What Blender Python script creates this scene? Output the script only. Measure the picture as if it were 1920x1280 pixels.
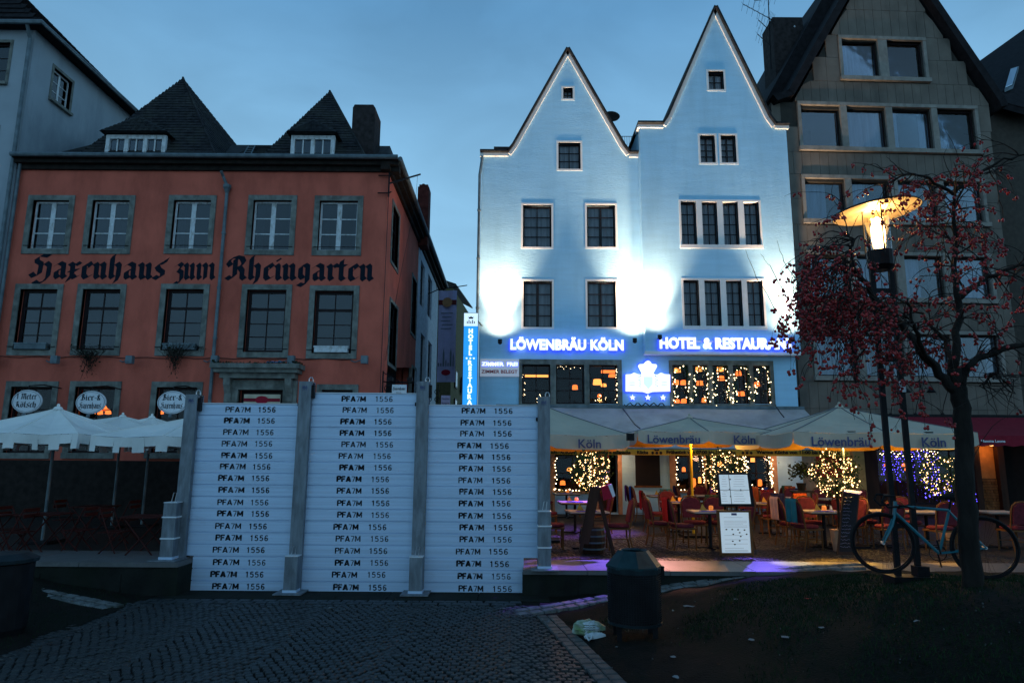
import bpy, math, random
from mathutils import Vector, Matrix
from mathutils.geometry import tessellate_polygon
R = math.radians
rnd = random.Random(7)
sc = bpy.context.scene
for o in list(bpy.data.objects): bpy.data.objects.remove(o)
COL = sc.collection
# ------------------------------------------------------------------ camera
EYE = Vector((0, 0, 2.17)); FPX = 1280.0; PITCH = R(9.88); ROLL = R(0.42)
FWD = Vector((0, math.cos(PITCH), math.sin(PITCH)))
U0 = Vector((0, -math.sin(PITCH), math.cos(PITCH))); R0 = Vector((1, 0, 0))
RT = R0 * math.cos(ROLL) + U0 * math.sin(ROLL)
UP = -R0 * math.sin(ROLL) + U0 * math.cos(ROLL)
cam = bpy.data.cameras.new('camera'); co = bpy.data.objects.new('camera', cam); COL.objects.link(co)
co.matrix_world = Matrix(((RT.x, UP.x, -FWD.x, EYE.x), (RT.y, UP.y, -FWD.y, EYE.y), (RT.z, UP.z, -FWD.z, EYE.z), (0, 0, 0, 1)))
cam.sensor_width = 36; cam.lens = 24; cam.clip_start = 0.1; cam.clip_end = 2000
sc.camera = co
# ------------------------------------------------------------------ world (dusk: afterglow low in the west, ahead; the east behind is darker)
w = bpy.data.worlds.new('World'); sc.world = w; w.use_nodes = True
nt = w.node_tree; nt.nodes.clear()
N = nt.nodes.new; L = nt.links.new
sky = N('ShaderNodeTexSky'); sky.sky_type = 'NISHITA'; sky.sun_disc = False
sky.sun_elevation = R(3.0); sky.sun_rotation = R(8); sky.air_density = 1.0; sky.dust_density = 0.3; sky.ozone_density = 4.0
tc = N('ShaderNodeTexCoord'); sep = N('ShaderNodeSeparateXYZ'); L(tc.outputs['Generated'], sep.inputs[0])
# broad dusk gradient: elevation
rz = N('ShaderNodeValToRGB'); L(sep.outputs['Z'], rz.inputs[0])
cr = rz.color_ramp; cr.elements[0].position = 0.0; cr.elements[0].color = (0.34, 0.61, 0.83, 1)
cr.elements[1].position = 1.0; cr.elements[1].color = (0.05, 0.12, 0.22, 1)
e = cr.elements.new(0.2); e.color = (0.31, 0.59, 0.82, 1)
e = cr.elements.new(0.40); e.color = (0.235, 0.485, 0.72, 1)
e = cr.elements.new(0.58); e.color = (0.12, 0.31, 0.54, 1)
# azimuth: brightest over the alley, dimmer to the sides and in the east behind
dp = N('ShaderNodeVectorMath'); dp.operation = 'DOT_PRODUCT'; L(tc.outputs['Generated'], dp.inputs[0]); dp.inputs[1].default_value = (0.02, 1.0, 0.0)
ra = N('ShaderNodeMapRange'); ra.interpolation_type = 'SMOOTHSTEP'; L(dp.outputs['Value'], ra.inputs['Value'])
ra.inputs['From Min'].default_value = -0.6; ra.inputs['From Max'].default_value = 1.0
ra.inputs['To Min'].default_value = 1.0; ra.inputs['To Max'].default_value = 1.08
# soft cloud veil
mp = N('ShaderNodeMapping'); mp.inputs['Scale'].default_value = (1.0, 1.0, 2.6); L(tc.outputs['Generated'], mp.inputs[0])
nz = N('ShaderNodeTexNoise'); nz.inputs['Scale'].default_value = 3.0; nz.inputs['Detail'].default_value = 7; nz.inputs['Distortion'].default_value = .6; L(mp.outputs[0], nz.inputs['Vector'])
rn = N('ShaderNodeMapRange'); L(nz.outputs['Fac'], rn.inputs['Value']); rn.inputs['From Min'].default_value = .3; rn.inputs['From Max'].default_value = .7
rn.inputs['To Min'].default_value = .84; rn.inputs['To Max'].default_value = 1.10
m1 = N('ShaderNodeMath'); m1.operation = 'MULTIPLY'; L(ra.outputs[0], m1.inputs[0]); L(rn.outputs[0], m1.inputs[1])
sk = N('ShaderNodeVectorMath'); sk.operation = 'SCALE'; L(sky.outputs[0], sk.inputs[0]); sk.inputs['Scale'].default_value = 0.02
gs = N('ShaderNodeVectorMath'); gs.operation = 'SCALE'; L(rz.outputs[0], gs.inputs[0]); L(m1.outputs[0], gs.inputs['Scale'])
ad = N('ShaderNodeVectorMath'); ad.operation = 'ADD'; L(gs.outputs[0], ad.inputs[0]); L(sk.outputs[0], ad.inputs[1])
bg = N('ShaderNodeBackground'); bg.inputs['Strength'].default_value = 1.0; L(ad.outputs[0], bg.inputs[0])
ow = N('ShaderNodeOutputWorld'); L(bg.outputs[0], ow.inputs[0])
# the last diffuse light of the set sun
sl = bpy.data.lights.new('sun', 'SUN'); sl.energy = 0.05; sl.angle = R(40); sl.color = (0.75, 0.85, 1.0)
so = bpy.data.objects.new('sun', sl); COL.objects.link(so); so.rotation_euler = (R(50), 0, R(20))
sc.view_settings.view_transform = 'Standard'; sc.view_settings.look = 'None'; sc.view_settings.exposure = 0; sc.view_settings.gamma = 1
sc.render.engine = 'CYCLES'; sc.cycles.use_light_tree = True
try:
    sc.cycles.max_bounces = 6; sc.cycles.transparent_max_bounces = 12; sc.cycles.sample_clamp_indirect = 3.0
except Exception: pass

# ------------------------------------------------------------------ measuring helpers
def ray(px, py): return FWD + RT * ((px - 960) / FPX) + UP * ((640 - py) / FPX)
def atY(px, py, Y):
    d = ray(px, py); return EYE + d * ((Y - EYE.y) / d.y)
def atZ(px, py, z):
    d = ray(px, py); return EYE + d * ((z - EYE.z) / d.z)
def atX(px, py, X):
    d = ray(px, py); return EYE + d * ((X - EYE.x) / d.x)
class Fr:                       # a vertical facade: u runs along it, d goes inward
    def __init__(s, o, ang):
        s.o = Vector(o); s.a = ang; s.u = Vector((math.cos(ang), math.sin(ang), 0)); s.n = Vector((-math.sin(ang), math.cos(ang), 0))
    def P(s, u, d, z): return s.o + s.u * u + s.n * d + Vector((0, 0, z - s.o.z))
    def hit(s, px, py):
        r = ray(px, py); t = (s.o - EYE).dot(s.n) / r.dot(s.n); q = EYE + r * t
        return (q - s.o).dot(s.u), q.z
    def rect(s, x0, x1, y0, y1):
        ym = (y0 + y1) / 2; xm = (x0 + x1) / 2
        return s.hit(x0, ym)[0], s.hit(x1, ym)[0], s.hit(xm, y1)[1], s.hit(xm, y0)[1]

# ------------------------------------------------------------------ object helpers
WP = {}
def tag(o, label=None, cat=None, group=None, kind=None):
    if label: o['label'] = label
    if cat: o['category'] = cat
    if group: o['group'] = group
    if kind: o['kind'] = kind
    return o
def thing(name, label, cat, loc=(0, 0, 0), group=None):
    o = bpy.data.objects.new(name, None); COL.objects.link(o); o.location = loc; o.empty_display_size = .2
    WP[o.name] = Vector(loc); return tag(o, label, cat, group)
def origin(p): return WP.get(p.name, Vector((0, 0, 0))) if p else Vector((0, 0, 0))
def link(name, me, parent=None, loc=None, rot=0.0, scale=None):
    o = bpy.data.objects.new(name, me); COL.objects.link(o)
    if parent: o.parent = parent
    if loc is not None: o.location = Vector(loc) - origin(parent)
    if rot: o.rotation_euler = rot if isinstance(rot, tuple) else (0, 0, rot)
    if scale: o.scale = scale
    WP[o.name] = origin(parent) + (Vector(o.location) if loc is not None else Vector((0, 0, 0)))
    return o
class MB:
    def __init__(s): s.v = []; s.f = []
    def add(s, vs, fs):
        b = len(s.v); s.v += [tuple(v) for v in vs]; s.f += [tuple(b + i for i in f) for f in fs]; return s
    def hexa(s, p):      # 8 corners: bottom 4 then top 4
        return s.add(p, [(3, 2, 1, 0), (4, 5, 6, 7), (0, 1, 5, 4), (1, 2, 6, 5), (2, 3, 7, 6), (3, 0, 4, 7)])
    def box(s, x0, x1, y0, y1, z0, z1):
        return s.hexa([(x0, y0, z0), (x1, y0, z0), (x1, y1, z0), (x0, y1, z0), (x0, y0, z1), (x1, y0, z1), (x1, y1, z1), (x0, y1, z1)])
    def fbox(s, fr, u0, u1, d0, d1, z0, z1):
        return s.hexa([fr.P(u, d, z) for z in (z0, z1) for u, d in ((u0, d0), (u1, d0), (u1, d1), (u0, d1))])
    def quad(s, a, b, c, d): return s.add([a, b, c, d], [(0, 1, 2, 3)])
    def poly(s, pts): return s.add(pts, [tuple(range(len(pts)))])
    def slab(s, pts, off):   # polygon extruded by a vector
        n = len(pts); off = Vector(off); q = [Vector(p) for p in pts]
        return s.add(q + [p + off for p in q], [tuple(range(n)), tuple(range(2 * n - 1, n - 1, -1))] + [(i, i + n, (i + 1) % n + n, (i + 1) % n) for i in range(n)])
    def tube(s, pts, r, n=6, cap=True):
        pts = [Vector(p) for p in pts]; rs = r if isinstance(r, (list, tuple)) else [r] * len(pts)
        b = len(s.v); up = None
        for i, p in enumerate(pts):
            t = (pts[min(i + 1, len(pts) - 1)] - pts[max(i - 1, 0)])
            t = t.normalized() if t.length > 1e-9 else Vector((0, 0, 1))
            if up is None: up = t.orthogonal().normalized()
            else:
                up = up - t * up.dot(t); up = up.normalized() if up.length > 1e-6 else t.orthogonal().normalized()
            w_ = t.cross(up)
            for k in range(n):
                a = 2 * math.pi * k / n; s.v.append(tuple(p + (up * math.cos(a) + w_ * math.sin(a)) * rs[i]))
        for i in range(len(pts) - 1):
            for k in range(n): s.f.append((b + i * n + k, b + i * n + (k + 1) % n, b + (i + 1) * n + (k + 1) % n, b + (i + 1) * n + k))
        if cap:
            s.f.append(tuple(b + k for k in range(n - 1, -1, -1))); e_ = b + (len(pts) - 1) * n; s.f.append(tuple(e_ + k for k in range(n)))
        return s
    def lathe(s, c, prof, n=16, ax=None):  # prof: (r,z) list
        c = Vector(c); b = len(s.v); m = len(prof)
        for r, z in prof:
            for k in range(n):
                a = 2 * math.pi * k / n; s.v.append(tuple(c + Vector((r * math.cos(a), r * math.sin(a), z))))
        for i in range(m - 1):
            for k in range(n): s.f.append((b + i * n + k, b + i * n + (k + 1) % n, b + (i + 1) * n + (k + 1) % n, b + (i + 1) * n + k))
        if prof[0][0] > 1e-4: s.f.append(tuple(b + k for k in range(n - 1, -1, -1)))
        if prof[-1][0] > 1e-4: e_ = b + (m - 1) * n; s.f.append(tuple(e_ + k for k in range(n)))
        return s
    def octa(s, c, r):
        c = Vector(c); vs = [c + Vector(d) * r for d in ((1, 0, 0), (0, 1, 0), (-1, 0, 0), (0, -1, 0), (0, 0, 1), (0, 0, -1))]
        return s.add(vs, [(0, 1, 4), (1, 2, 4), (2, 3, 4), (3, 0, 4), (1, 0, 5), (2, 1, 5), (3, 2, 5), (0, 3, 5)])
    def ico(s, c, r, sq=1.0):
        t = 1.618; k = r / math.sqrt(1 + t * t); c = Vector(c)
        vs = [c + Vector((a, b_, d * sq)) * k for a, b_, d in ((-1, t, 0), (1, t, 0), (-1, -t, 0), (1, -t, 0), (0, -1, t), (0, 1, t), (0, -1, -t), (0, 1, -t), (t, 0, -1), (t, 0, 1), (-t, 0, -1), (-t, 0, 1))]
        return s.add(vs, [(0, 11, 5), (0, 5, 1), (0, 1, 7), (0, 7, 10), (0, 10, 11), (1, 5, 9), (5, 11, 4), (11, 10, 2), (10, 7, 6), (7, 1, 8), (3, 9, 4), (3, 4, 2), (3, 2, 6), (3, 6, 8), (3, 8, 9), (4, 9, 5), (2, 4, 11), (6, 2, 10), (8, 6, 7), (9, 8, 1)])
    def mesh(s, name, mat, smooth=False, off=(0, 0, 0)):
        me = bpy.data.meshes.new(name); o = Vector(off)
        me.from_pydata([tuple(Vector(v) - o) for v in s.v], [], s.f)
        if mat: me.materials.append(mat)
        if smooth: me.polygons.foreach_set('use_smooth', [True] * len(me.polygons))
        me.update(); return me
    def build(s, name, mat, parent=None, smooth=False, **kw):
        if not s.v: return None
        return tag(link(name, s.mesh(name, mat, smooth, origin(parent)), parent), **kw)
def kids(o): return [c for c in ALL if c.parent == o]
def copy_tree(o, parent=None, loc=None, rot=None, name=None, ch=None):
    c = o.copy(); COL.objects.link(c); c.parent = parent
    if loc is not None: c.location = loc
    if rot is not None: c.rotation_euler = (0, 0, rot)
    for k in CH(o): copy_tree(k, c)
    return c
def CH(o): return list(o.children)

# ------------------------------------------------------------------ materials
def mat(name, col, rough=.7, metal=0.0, var=.15, scale=6.0, bump=0.0, bscale=None, spec=.15, stretch=(1, 1, 1), col2=None, coat=0.0, det=6.0):
    m = bpy.data.materials.new(name); m.use_nodes = True; t = m.node_tree; b = t.nodes['Principled BSDF']
    b.inputs['Roughness'].default_value = rough; b.inputs['Metallic'].default_value = metal
    b.inputs['Specular IOR Level'].default_value = spec
    if coat: b.inputs['Coat Weight'].default_value = coat; b.inputs['Coat Roughness'].default_value = .15
    tcn = t.nodes.new('ShaderNodeTexCoord'); mpn = t.nodes.new('ShaderNodeMapping'); mpn.inputs['Scale'].default_value = stretch
    geo = t.nodes.new('ShaderNodeNewGeometry'); t.links.new(geo.outputs['Position'], mpn.inputs[0])
    nz_ = t.nodes.new('ShaderNodeTexNoise'); nz_.inputs['Scale'].default_value = scale; nz_.inputs['Detail'].default_value = det; t.links.new(mpn.outputs[0], nz_.inputs['Vector'])
    rp = t.nodes.new('ShaderNodeValToRGB'); t.links.new(nz_.outputs['Fac'], rp.inputs[0])
    c2 = col2 or tuple(min(1, c * (1 + var)) for c in col); c1 = tuple(c * (1 - var) for c in col)
    rp.color_ramp.elements[0].position = .3; rp.color_ramp.elements[0].color = (*c1, 1); rp.color_ramp.elements[1].position = .7; rp.color_ramp.elements[1].color = (*c2, 1)
    t.links.new(rp.outputs[0], b.inputs['Base Color'])
    if bump:
        n2 = t.nodes.new('ShaderNodeTexNoise'); n2.inputs['Scale'].default_value = bscale or scale * 8; n2.inputs['Detail'].default_value = 4; t.links.new(mpn.outputs[0], n2.inputs['Vector'])
        bp = t.nodes.new('ShaderNodeBump'); bp.inputs['Strength'].default_value = bump; bp.inputs['Distance'].default_value = .02
        t.links.new(n2.outputs['Fac'], bp.inputs['Height']); t.links.new(bp.outputs[0], b.inputs['Normal'])
    return m
def grime(m, col=(.03, .03, .03), amt=.5, scale=1.2, stretch=(1, 1, .35), lo=.45, hi=.75):   # rain streaks and dirt blotches
    t = m.node_tree; b = t.nodes['Principled BSDF']; src = b.inputs['Base Color'].links[0].from_socket
    geo = t.nodes.new('ShaderNodeNewGeometry'); mp_ = t.nodes.new('ShaderNodeMapping'); mp_.inputs['Scale'].default_value = stretch; t.links.new(geo.outputs['Position'], mp_.inputs[0])
    n_ = t.nodes.new('ShaderNodeTexNoise'); n_.inputs['Scale'].default_value = scale; n_.inputs['Detail'].default_value = 8; n_.inputs['Roughness'].default_value = .65; t.links.new(mp_.outputs[0], n_.inputs['Vector'])
    r_ = t.nodes.new('ShaderNodeMapRange'); t.links.new(n_.outputs['Fac'], r_.inputs['Value']); r_.inputs['From Min'].default_value = lo; r_.inputs['From Max'].default_value = hi; r_.inputs['To Max'].default_value = amt
    mx = t.nodes.new('ShaderNodeMix'); mx.data_type = 'RGBA'; t.links.new(r_.outputs[0], mx.inputs[0]); t.links.new(src, mx.inputs[6]); mx.inputs[7].default_value = (*col, 1)
    t.links.new(mx.outputs[2], b.inputs['Base Color']); return m
def emis(name, col, st, base=None):
    m = bpy.data.materials.new(name); m.use_nodes = True; b = m.node_tree.nodes['Principled BSDF']
    b.inputs['Base Color'].default_value = (*(base or col), 1); b.inputs['Emission Color'].default_value = (*col, 1); b.inputs['Emission Strength'].default_value = st; b.inputs['Roughness'].default_value = .6
    return m
def glass(name, tint=(.9, .95, 1), refl=.22, rough=.03, gc=1.0):
    m = bpy.data.materials.new(name); m.use_nodes = True; t = m.node_tree; t.nodes.clear()
    o = t.nodes.new('ShaderNodeOutputMaterial'); tr = t.nodes.new('ShaderNodeBsdfTransparent'); tr.inputs[0].default_value = (*tint, 1)
    g = t.nodes.new('ShaderNodeBsdfGlossy'); g.inputs['Roughness'].default_value = rough; g.inputs[0].default_value = (gc * .9, gc * .95, gc, 1)
    nz_ = t.nodes.new('ShaderNodeTexNoise'); nz_.inputs['Scale'].default_value = 1.3; bp = t.nodes.new('ShaderNodeBump'); bp.inputs['Strength'].default_value = .05; bp.inputs['Distance'].default_value = .03
    geo = t.nodes.new('ShaderNodeNewGeometry'); t.links.new(geo.outputs['Position'], nz_.inputs['Vector']); t.links.new(nz_.outputs['Fac'], bp.inputs['Height']); t.links.new(bp.outputs[0], g.inputs['Normal'])
    f = t.nodes.new('ShaderNodeFresnel'); f.inputs[0].default_value = 1.5; a = t.nodes.new('ShaderNodeMath'); a.operation = 'ADD'; a.inputs[1].default_value = refl; t.links.new(f.outputs[0], a.inputs[0]); a.use_clamp = True
    mx = t.nodes.new('ShaderNodeMixShader'); t.links.new(a.outputs[0], mx.inputs[0]); t.links.new(tr.outputs[0], mx.inputs[1]); t.links.new(g.outputs[0], mx.inputs[2]); t.links.new(mx.outputs[0], o.inputs[0])
    return m
M = {}
M['red_wall'] = grime(mat('red_stucco', (.58, .135, .09), .9, var=.10, scale=1.5, bump=.5, bscale=45), (.22, .05, .035), .6, 1.1)
M['surround'] = grime(mat('trachyte_surround', (.19, .20, .18), .9, var=.35, scale=5, bump=.5, bscale=40), (.04, .045, .04), .7, 2.5)
M['white_wall'] = grime(mat('white_render', (.33, .38, .42), .9, var=.1, scale=.8, bump=.2, bscale=40), (.13, .17, .2), .7, .7, (1, 1, .3))
M['blue_wall'] = grime(mat('pale_blue_render', (.39, .69, .90), .85, var=.05, scale=.9, bump=.35, bscale=9, stretch=(1, 1, 7)), (.22, .42, .55), .35, 1.0, (1.5, 1.5, .25))
M['trim'] = mat('white_trim_paint', (.80, .78, .76), .7, var=.05, bump=.1)
M['dark_frame'] = mat('dark_brown_frame', (.018, .011, .012), .5, var=.3)
M['white_paint'] = grime(mat('flaking_white_paint', (.62, .66, .68), .7, var=.12, scale=8, bump=.3), (.25, .24, .2), .8, 9, (1, 1, .4), .5, .7)
M['slate'] = grime(mat('slate', (.022, .023, .026), .75, var=.6, scale=7, bump=.5, bscale=30), (.07, .075, .06), .6, 1.5, (1, 1, 1))
M['tile'] = mat('dark_roof_tile', (.014, .013, .015), .8, var=.4, scale=5, bump=.4)
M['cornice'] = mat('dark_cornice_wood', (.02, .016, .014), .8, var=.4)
M['zinc'] = mat('weathered_zinc', (.13, .17, .19), .55, .3, var=.3, scale=4, bump=.1)
M['chimney'] = mat('soot_render', (.035, .03, .03), .95, var=.4, bump=.4)
M['brick_red'] = mat('dark_red_brick', (.10, .025, .02), .9, var=.4, bump=.4)
M['mortar'] = mat('mortar', (.10, .07, .06), .95)
M['letter_dark'] = mat('blue_black_lettering', (.006, .012, .022), .9, var=.2)
M['glass_up'] = glass('old_window_glass', (.40, .45, .5), .03, gc=.8)
M['glass'] = glass('window_glass', (.9, .9, .9), .0, gc=.4)
M['glass_w'] = glass('wide_window_glass', (.75, .8, .85), .04, gc=.9)
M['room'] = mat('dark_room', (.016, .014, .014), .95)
M['curtain'] = mat('net_curtain', (.42, .46, .52), .9, var=.25, scale=9, stretch=(1, 1, .04))
M['curtain_dim'] = mat('grey_curtain', (.16, .19, .23), .9, var=.3, scale=7, stretch=(1, 1, .04))
M['grey_panel'] = grime(mat('beige_stone_panel', (.17, .145, .12), .85, var=.16, scale=1.5, bump=.25, bscale=30), (.05, .045, .04), .65, .9)
M['grey_joint'] = mat('dark_joint', (.05, .045, .038), .95)
M['grey_trim'] = grime(mat('pale_stone_trim', (.27, .25, .22), .85, var=.15, bump=.2), (.09, .08, .07), .6, 2)
M['alu'] = grime(mat('brushed_aluminium_board', (.54, .68, .86), .42, .2, var=.10, scale=2.5, bump=.10, bscale=30, stretch=(.12, 1, 12)), (.3, .35, .42), .45, 3.5, (.6, 1, 2.5), .58, .85)
M['alu_post'] = grime(mat('scuffed_aluminium_post', (.21, .24, .27), .5, .4, var=.25, scale=5, bump=.2, stretch=(3, 3, .5)), (.08, .09, .1), .7, 5, (1.5, 1, .5))
M['stencil'] = grime(mat('black_stencil_paint', (.01, .01, .014), .8, var=.5, scale=30), (.3, .36, .43), .85, 14, (1, 1, 1), .55, .68)
M['concrete'] = grime(mat('mossy_concrete', (.016, .018, .016), .92, var=.35, scale=3, bump=.6, bscale=25), (.012, .02, .01), .8, 1.6)
M['sett'] = mat('basalt_sett', (.015, .021, .023), .5, var=.45, scale=5, bump=.6, bscale=60, spec=.5)
M['sett2'] = mat('pale_granite_sett', (.075, .085, .085), .55, var=.3, scale=9, bump=.5, bscale=60)
M['joint_earth'] = mat('joint_earth', (.010, .010, .009), .95, var=.4, scale=20, bump=.5)
M['slab'] = grime(mat('wet_paving_slab', (.15, .15, .15), .42, var=.3, scale=3, bump=.25, bscale=50), (.03, .03, .03), .8, 3, (1, 1, 1))
M['soil'] = grime(mat('trodden_soil', (.008, .0065, .005), .95, var=.5, scale=6, bump=.8, bscale=40), (.003, .006, .003), .9, 1.0, (1, 1, 1), .4, .6)
M['grass'] = mat('winter_grass', (.010, .028, .009), .8, var=.5, scale=3)
M['canvas'] = grime(mat('off_white_canvas', (.48, .46, .37), .85, var=.08, scale=3, bump=.3, bscale=8), (.2, .2, .17), .5, 1.5, (1, 1, 1))
M['canvas_w'] = grime(mat('cream_canvas', (.82, .83, .80), .85, var=.06, scale=3, bump=.3, bscale=8), (.45, .45, .40), .5, 1.5, (1, 1, 1))
M['awning'] = grime(mat('grey_awning_canvas', (.40, .39, .38), .85, var=.1, scale=2, bump=.3, bscale=6), (.2, .2, .18), .6, 1.2, (1, 1, 1))
M['yellow'] = mat('yellow_canvas', (.55, .27, .03), .8, var=.12, scale=4)
M['pole_yellow'] = mat('yellow_pole_paint', (.75, .48, .02), .45, var=.08)
M['wine'] = mat('wine_red_canvas', (.22, .015, .03), .85, var=.15, bump=.2)
M['print_blue'] = mat('faded_blue_print', (.07, .09, .20), .85, var=.2)
M['print_dark'] = mat('dark_brown_print', (.02, .012, .01), .85)
M['print_grey'] = mat('grey_print', (.16, .18, .2), .85)
M['iron'] = mat('black_iron', (.012, .012, .014), .5, .3, var=.3)
M['steel'] = mat('steel_wire', (.5, .52, .55), .3, .9)
M['wood'] = mat('honey_wood', (.14, .06, .02), .5, var=.3, scale=5, stretch=(1, 1, .2))
M['wood_dark'] = mat('dark_stained_wood', (.04, .018, .010), .5, var=.4, scale=5, stretch=(1, 1, .2))
M['pad'] = mat('wine_red_upholstery', (.13, .02, .03), .8, var=.25, scale=14)
M['tabletop'] = mat('pale_tabletop', (.42, .34, .28), .4, var=.15)
M['bark'] = mat('wet_dark_bark', (.016, .013, .011), .8, var=.5, scale=9, bump=.9, bscale=30, stretch=(1, 1, .3))
M['twig'] = mat('twig_bark', (.018, .012, .010), .7, var=.4)
M['berry'] = mat('red_crab_apple', (.33, .022, .022), .22, var=.45, scale=8, coat=.5)
M['teal'] = mat('teal_bike_paint', (.02, .15, .19), .35, var=.08, coat=.5)
M['rubber'] = mat('black_rubber', (.010, .010, .011), .7)
M['leaf'] = mat('box_leaf', (.02, .055, .012), .6, var=.5, scale=12)
M['leaf_dark'] = mat('ivy_leaf', (.015, .025, .012), .7, var=.5, scale=12)
M['bulb'] = emis('warm_bulb', (1.0, .60, .24), 7.0)
M['bulb_w'] = emis('warm_white_bulb', (1.0, .74, .42), 9.0)
M['bulb_b'] = emis('blue_bulb', (.12, .08, 1.0), 5.0)
M['sign_white'] = emis('lit_white_acrylic', (.80, .90, 1.0), 1.35)
M['sign_halo'] = emis('blue_halo_acrylic', (.04, .07, 1.0), 1.6)
M['sign_blue'] = emis('lit_blue_acrylic', (.02, .30, .85), .95)
M['sign_cool'] = emis('lit_pale_acrylic', (.62, .80, .95), 1.0)
M['sign_dim'] = emis('dim_pale_acrylic', (.45, .52, .62), .35)
M['red_print'] = mat('red_print', (.32, .01, .03), .6)
M['plate'] = mat('white_enamel', (.70, .74, .78), .35, var=.05)
M['paper'] = emis('lit_menu_paper', (.62, .78, .88), .5, (.4, .45, .5))
M['paper_dim'] = mat('white_paper', (.7, .72, .72), .7)
M['chalk'] = mat('chalkboard', (.012, .012, .016), .6)
M['chalkline'] = mat('chalk_writing', (.25, .25, .38), .8)
M['green_bin'] = mat('dark_blue_green_steel', (.012, .022, .027), .4, .2, var=.3, scale=6)
M['orange_wall'] = mat('orange_plaster', (.50, .22, .07), .8, var=.15, bump=.2)
M['yellow_wall'] = mat('ochre_render', (.16, .14, .07), .9, var=.2, bump=.2)
M['terra'] = mat('ochre_jamb', (.42, .25, .15), .8, var=.2)
M['lampglow'] = emis('orange_lampshade', (1.0, .20, .03), 2.2)
M['lampglow2'] = emis('amber_light', (1.0, .36, .07), 2.6)
M['purple_banner'] = mat('lilac_banner_cloth', (.50, .44, .62), .8, var=.06)
# ------------------------------------------------------------------ lettering
_tc = {}
def text_mesh(s, size=1.0, bold=0.0, ext=.005, m=None, sp=1.0, xs=1.0):
    key = (s, round(size, 4), bold, ext, m.name if m else '', sp, xs)
    if key in _tc: return _tc[key]
    c = bpy.data.curves.new('t', 'FONT'); c.body = s; c.size = size; c.extrude = ext; c.offset = bold; c.align_x = 'CENTER'; c.align_y = 'BOTTOM_BASELINE'; c.resolution_u = 3; c.space_character = sp
    o = bpy.data.objects.new('t', c); COL.objects.link(o); bpy.context.view_layer.update()
    me = bpy.data.meshes.new_from_object(o.evaluated_get(bpy.context.evaluated_depsgraph_get()))
    bpy.data.objects.remove(o); bpy.data.curves.remove(c)
    me.name = 'lettering'; me.materials.clear()
    if m: me.materials.append(m)
    # stand it upright, facing -Y, width scale
    xsn = [v.co.x for v in me.vertices]; cx = (max(xsn) + min(xsn)) / 2 if xsn else 0
    for v in me.vertices: v.co = Vector(((v.co.x - cx) * xs, -v.co.z, v.co.y))
    me.update(); me['w'] = (max(xsn) - min(xsn)) * xs if xsn else 0
    _tc[key] = me; return me
CAPH = .71
def text_in(s, fr, u0, u1, zb, cap, d, m, parent, bold=0.0, ext=.01, sp=1.0, name='lettering', **kw):   # fit text to a width and a cap height
    size = cap / CAPH
    w0 = text_mesh(s, size, bold, ext, m, sp)['w']; me = text_mesh(s, size, bold, ext, m, sp, round((u1 - u0) / w0, 3))
    return tag(link(name, me, parent, fr.P((u0 + u1) / 2, d, zb), fr.a), **kw)
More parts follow.
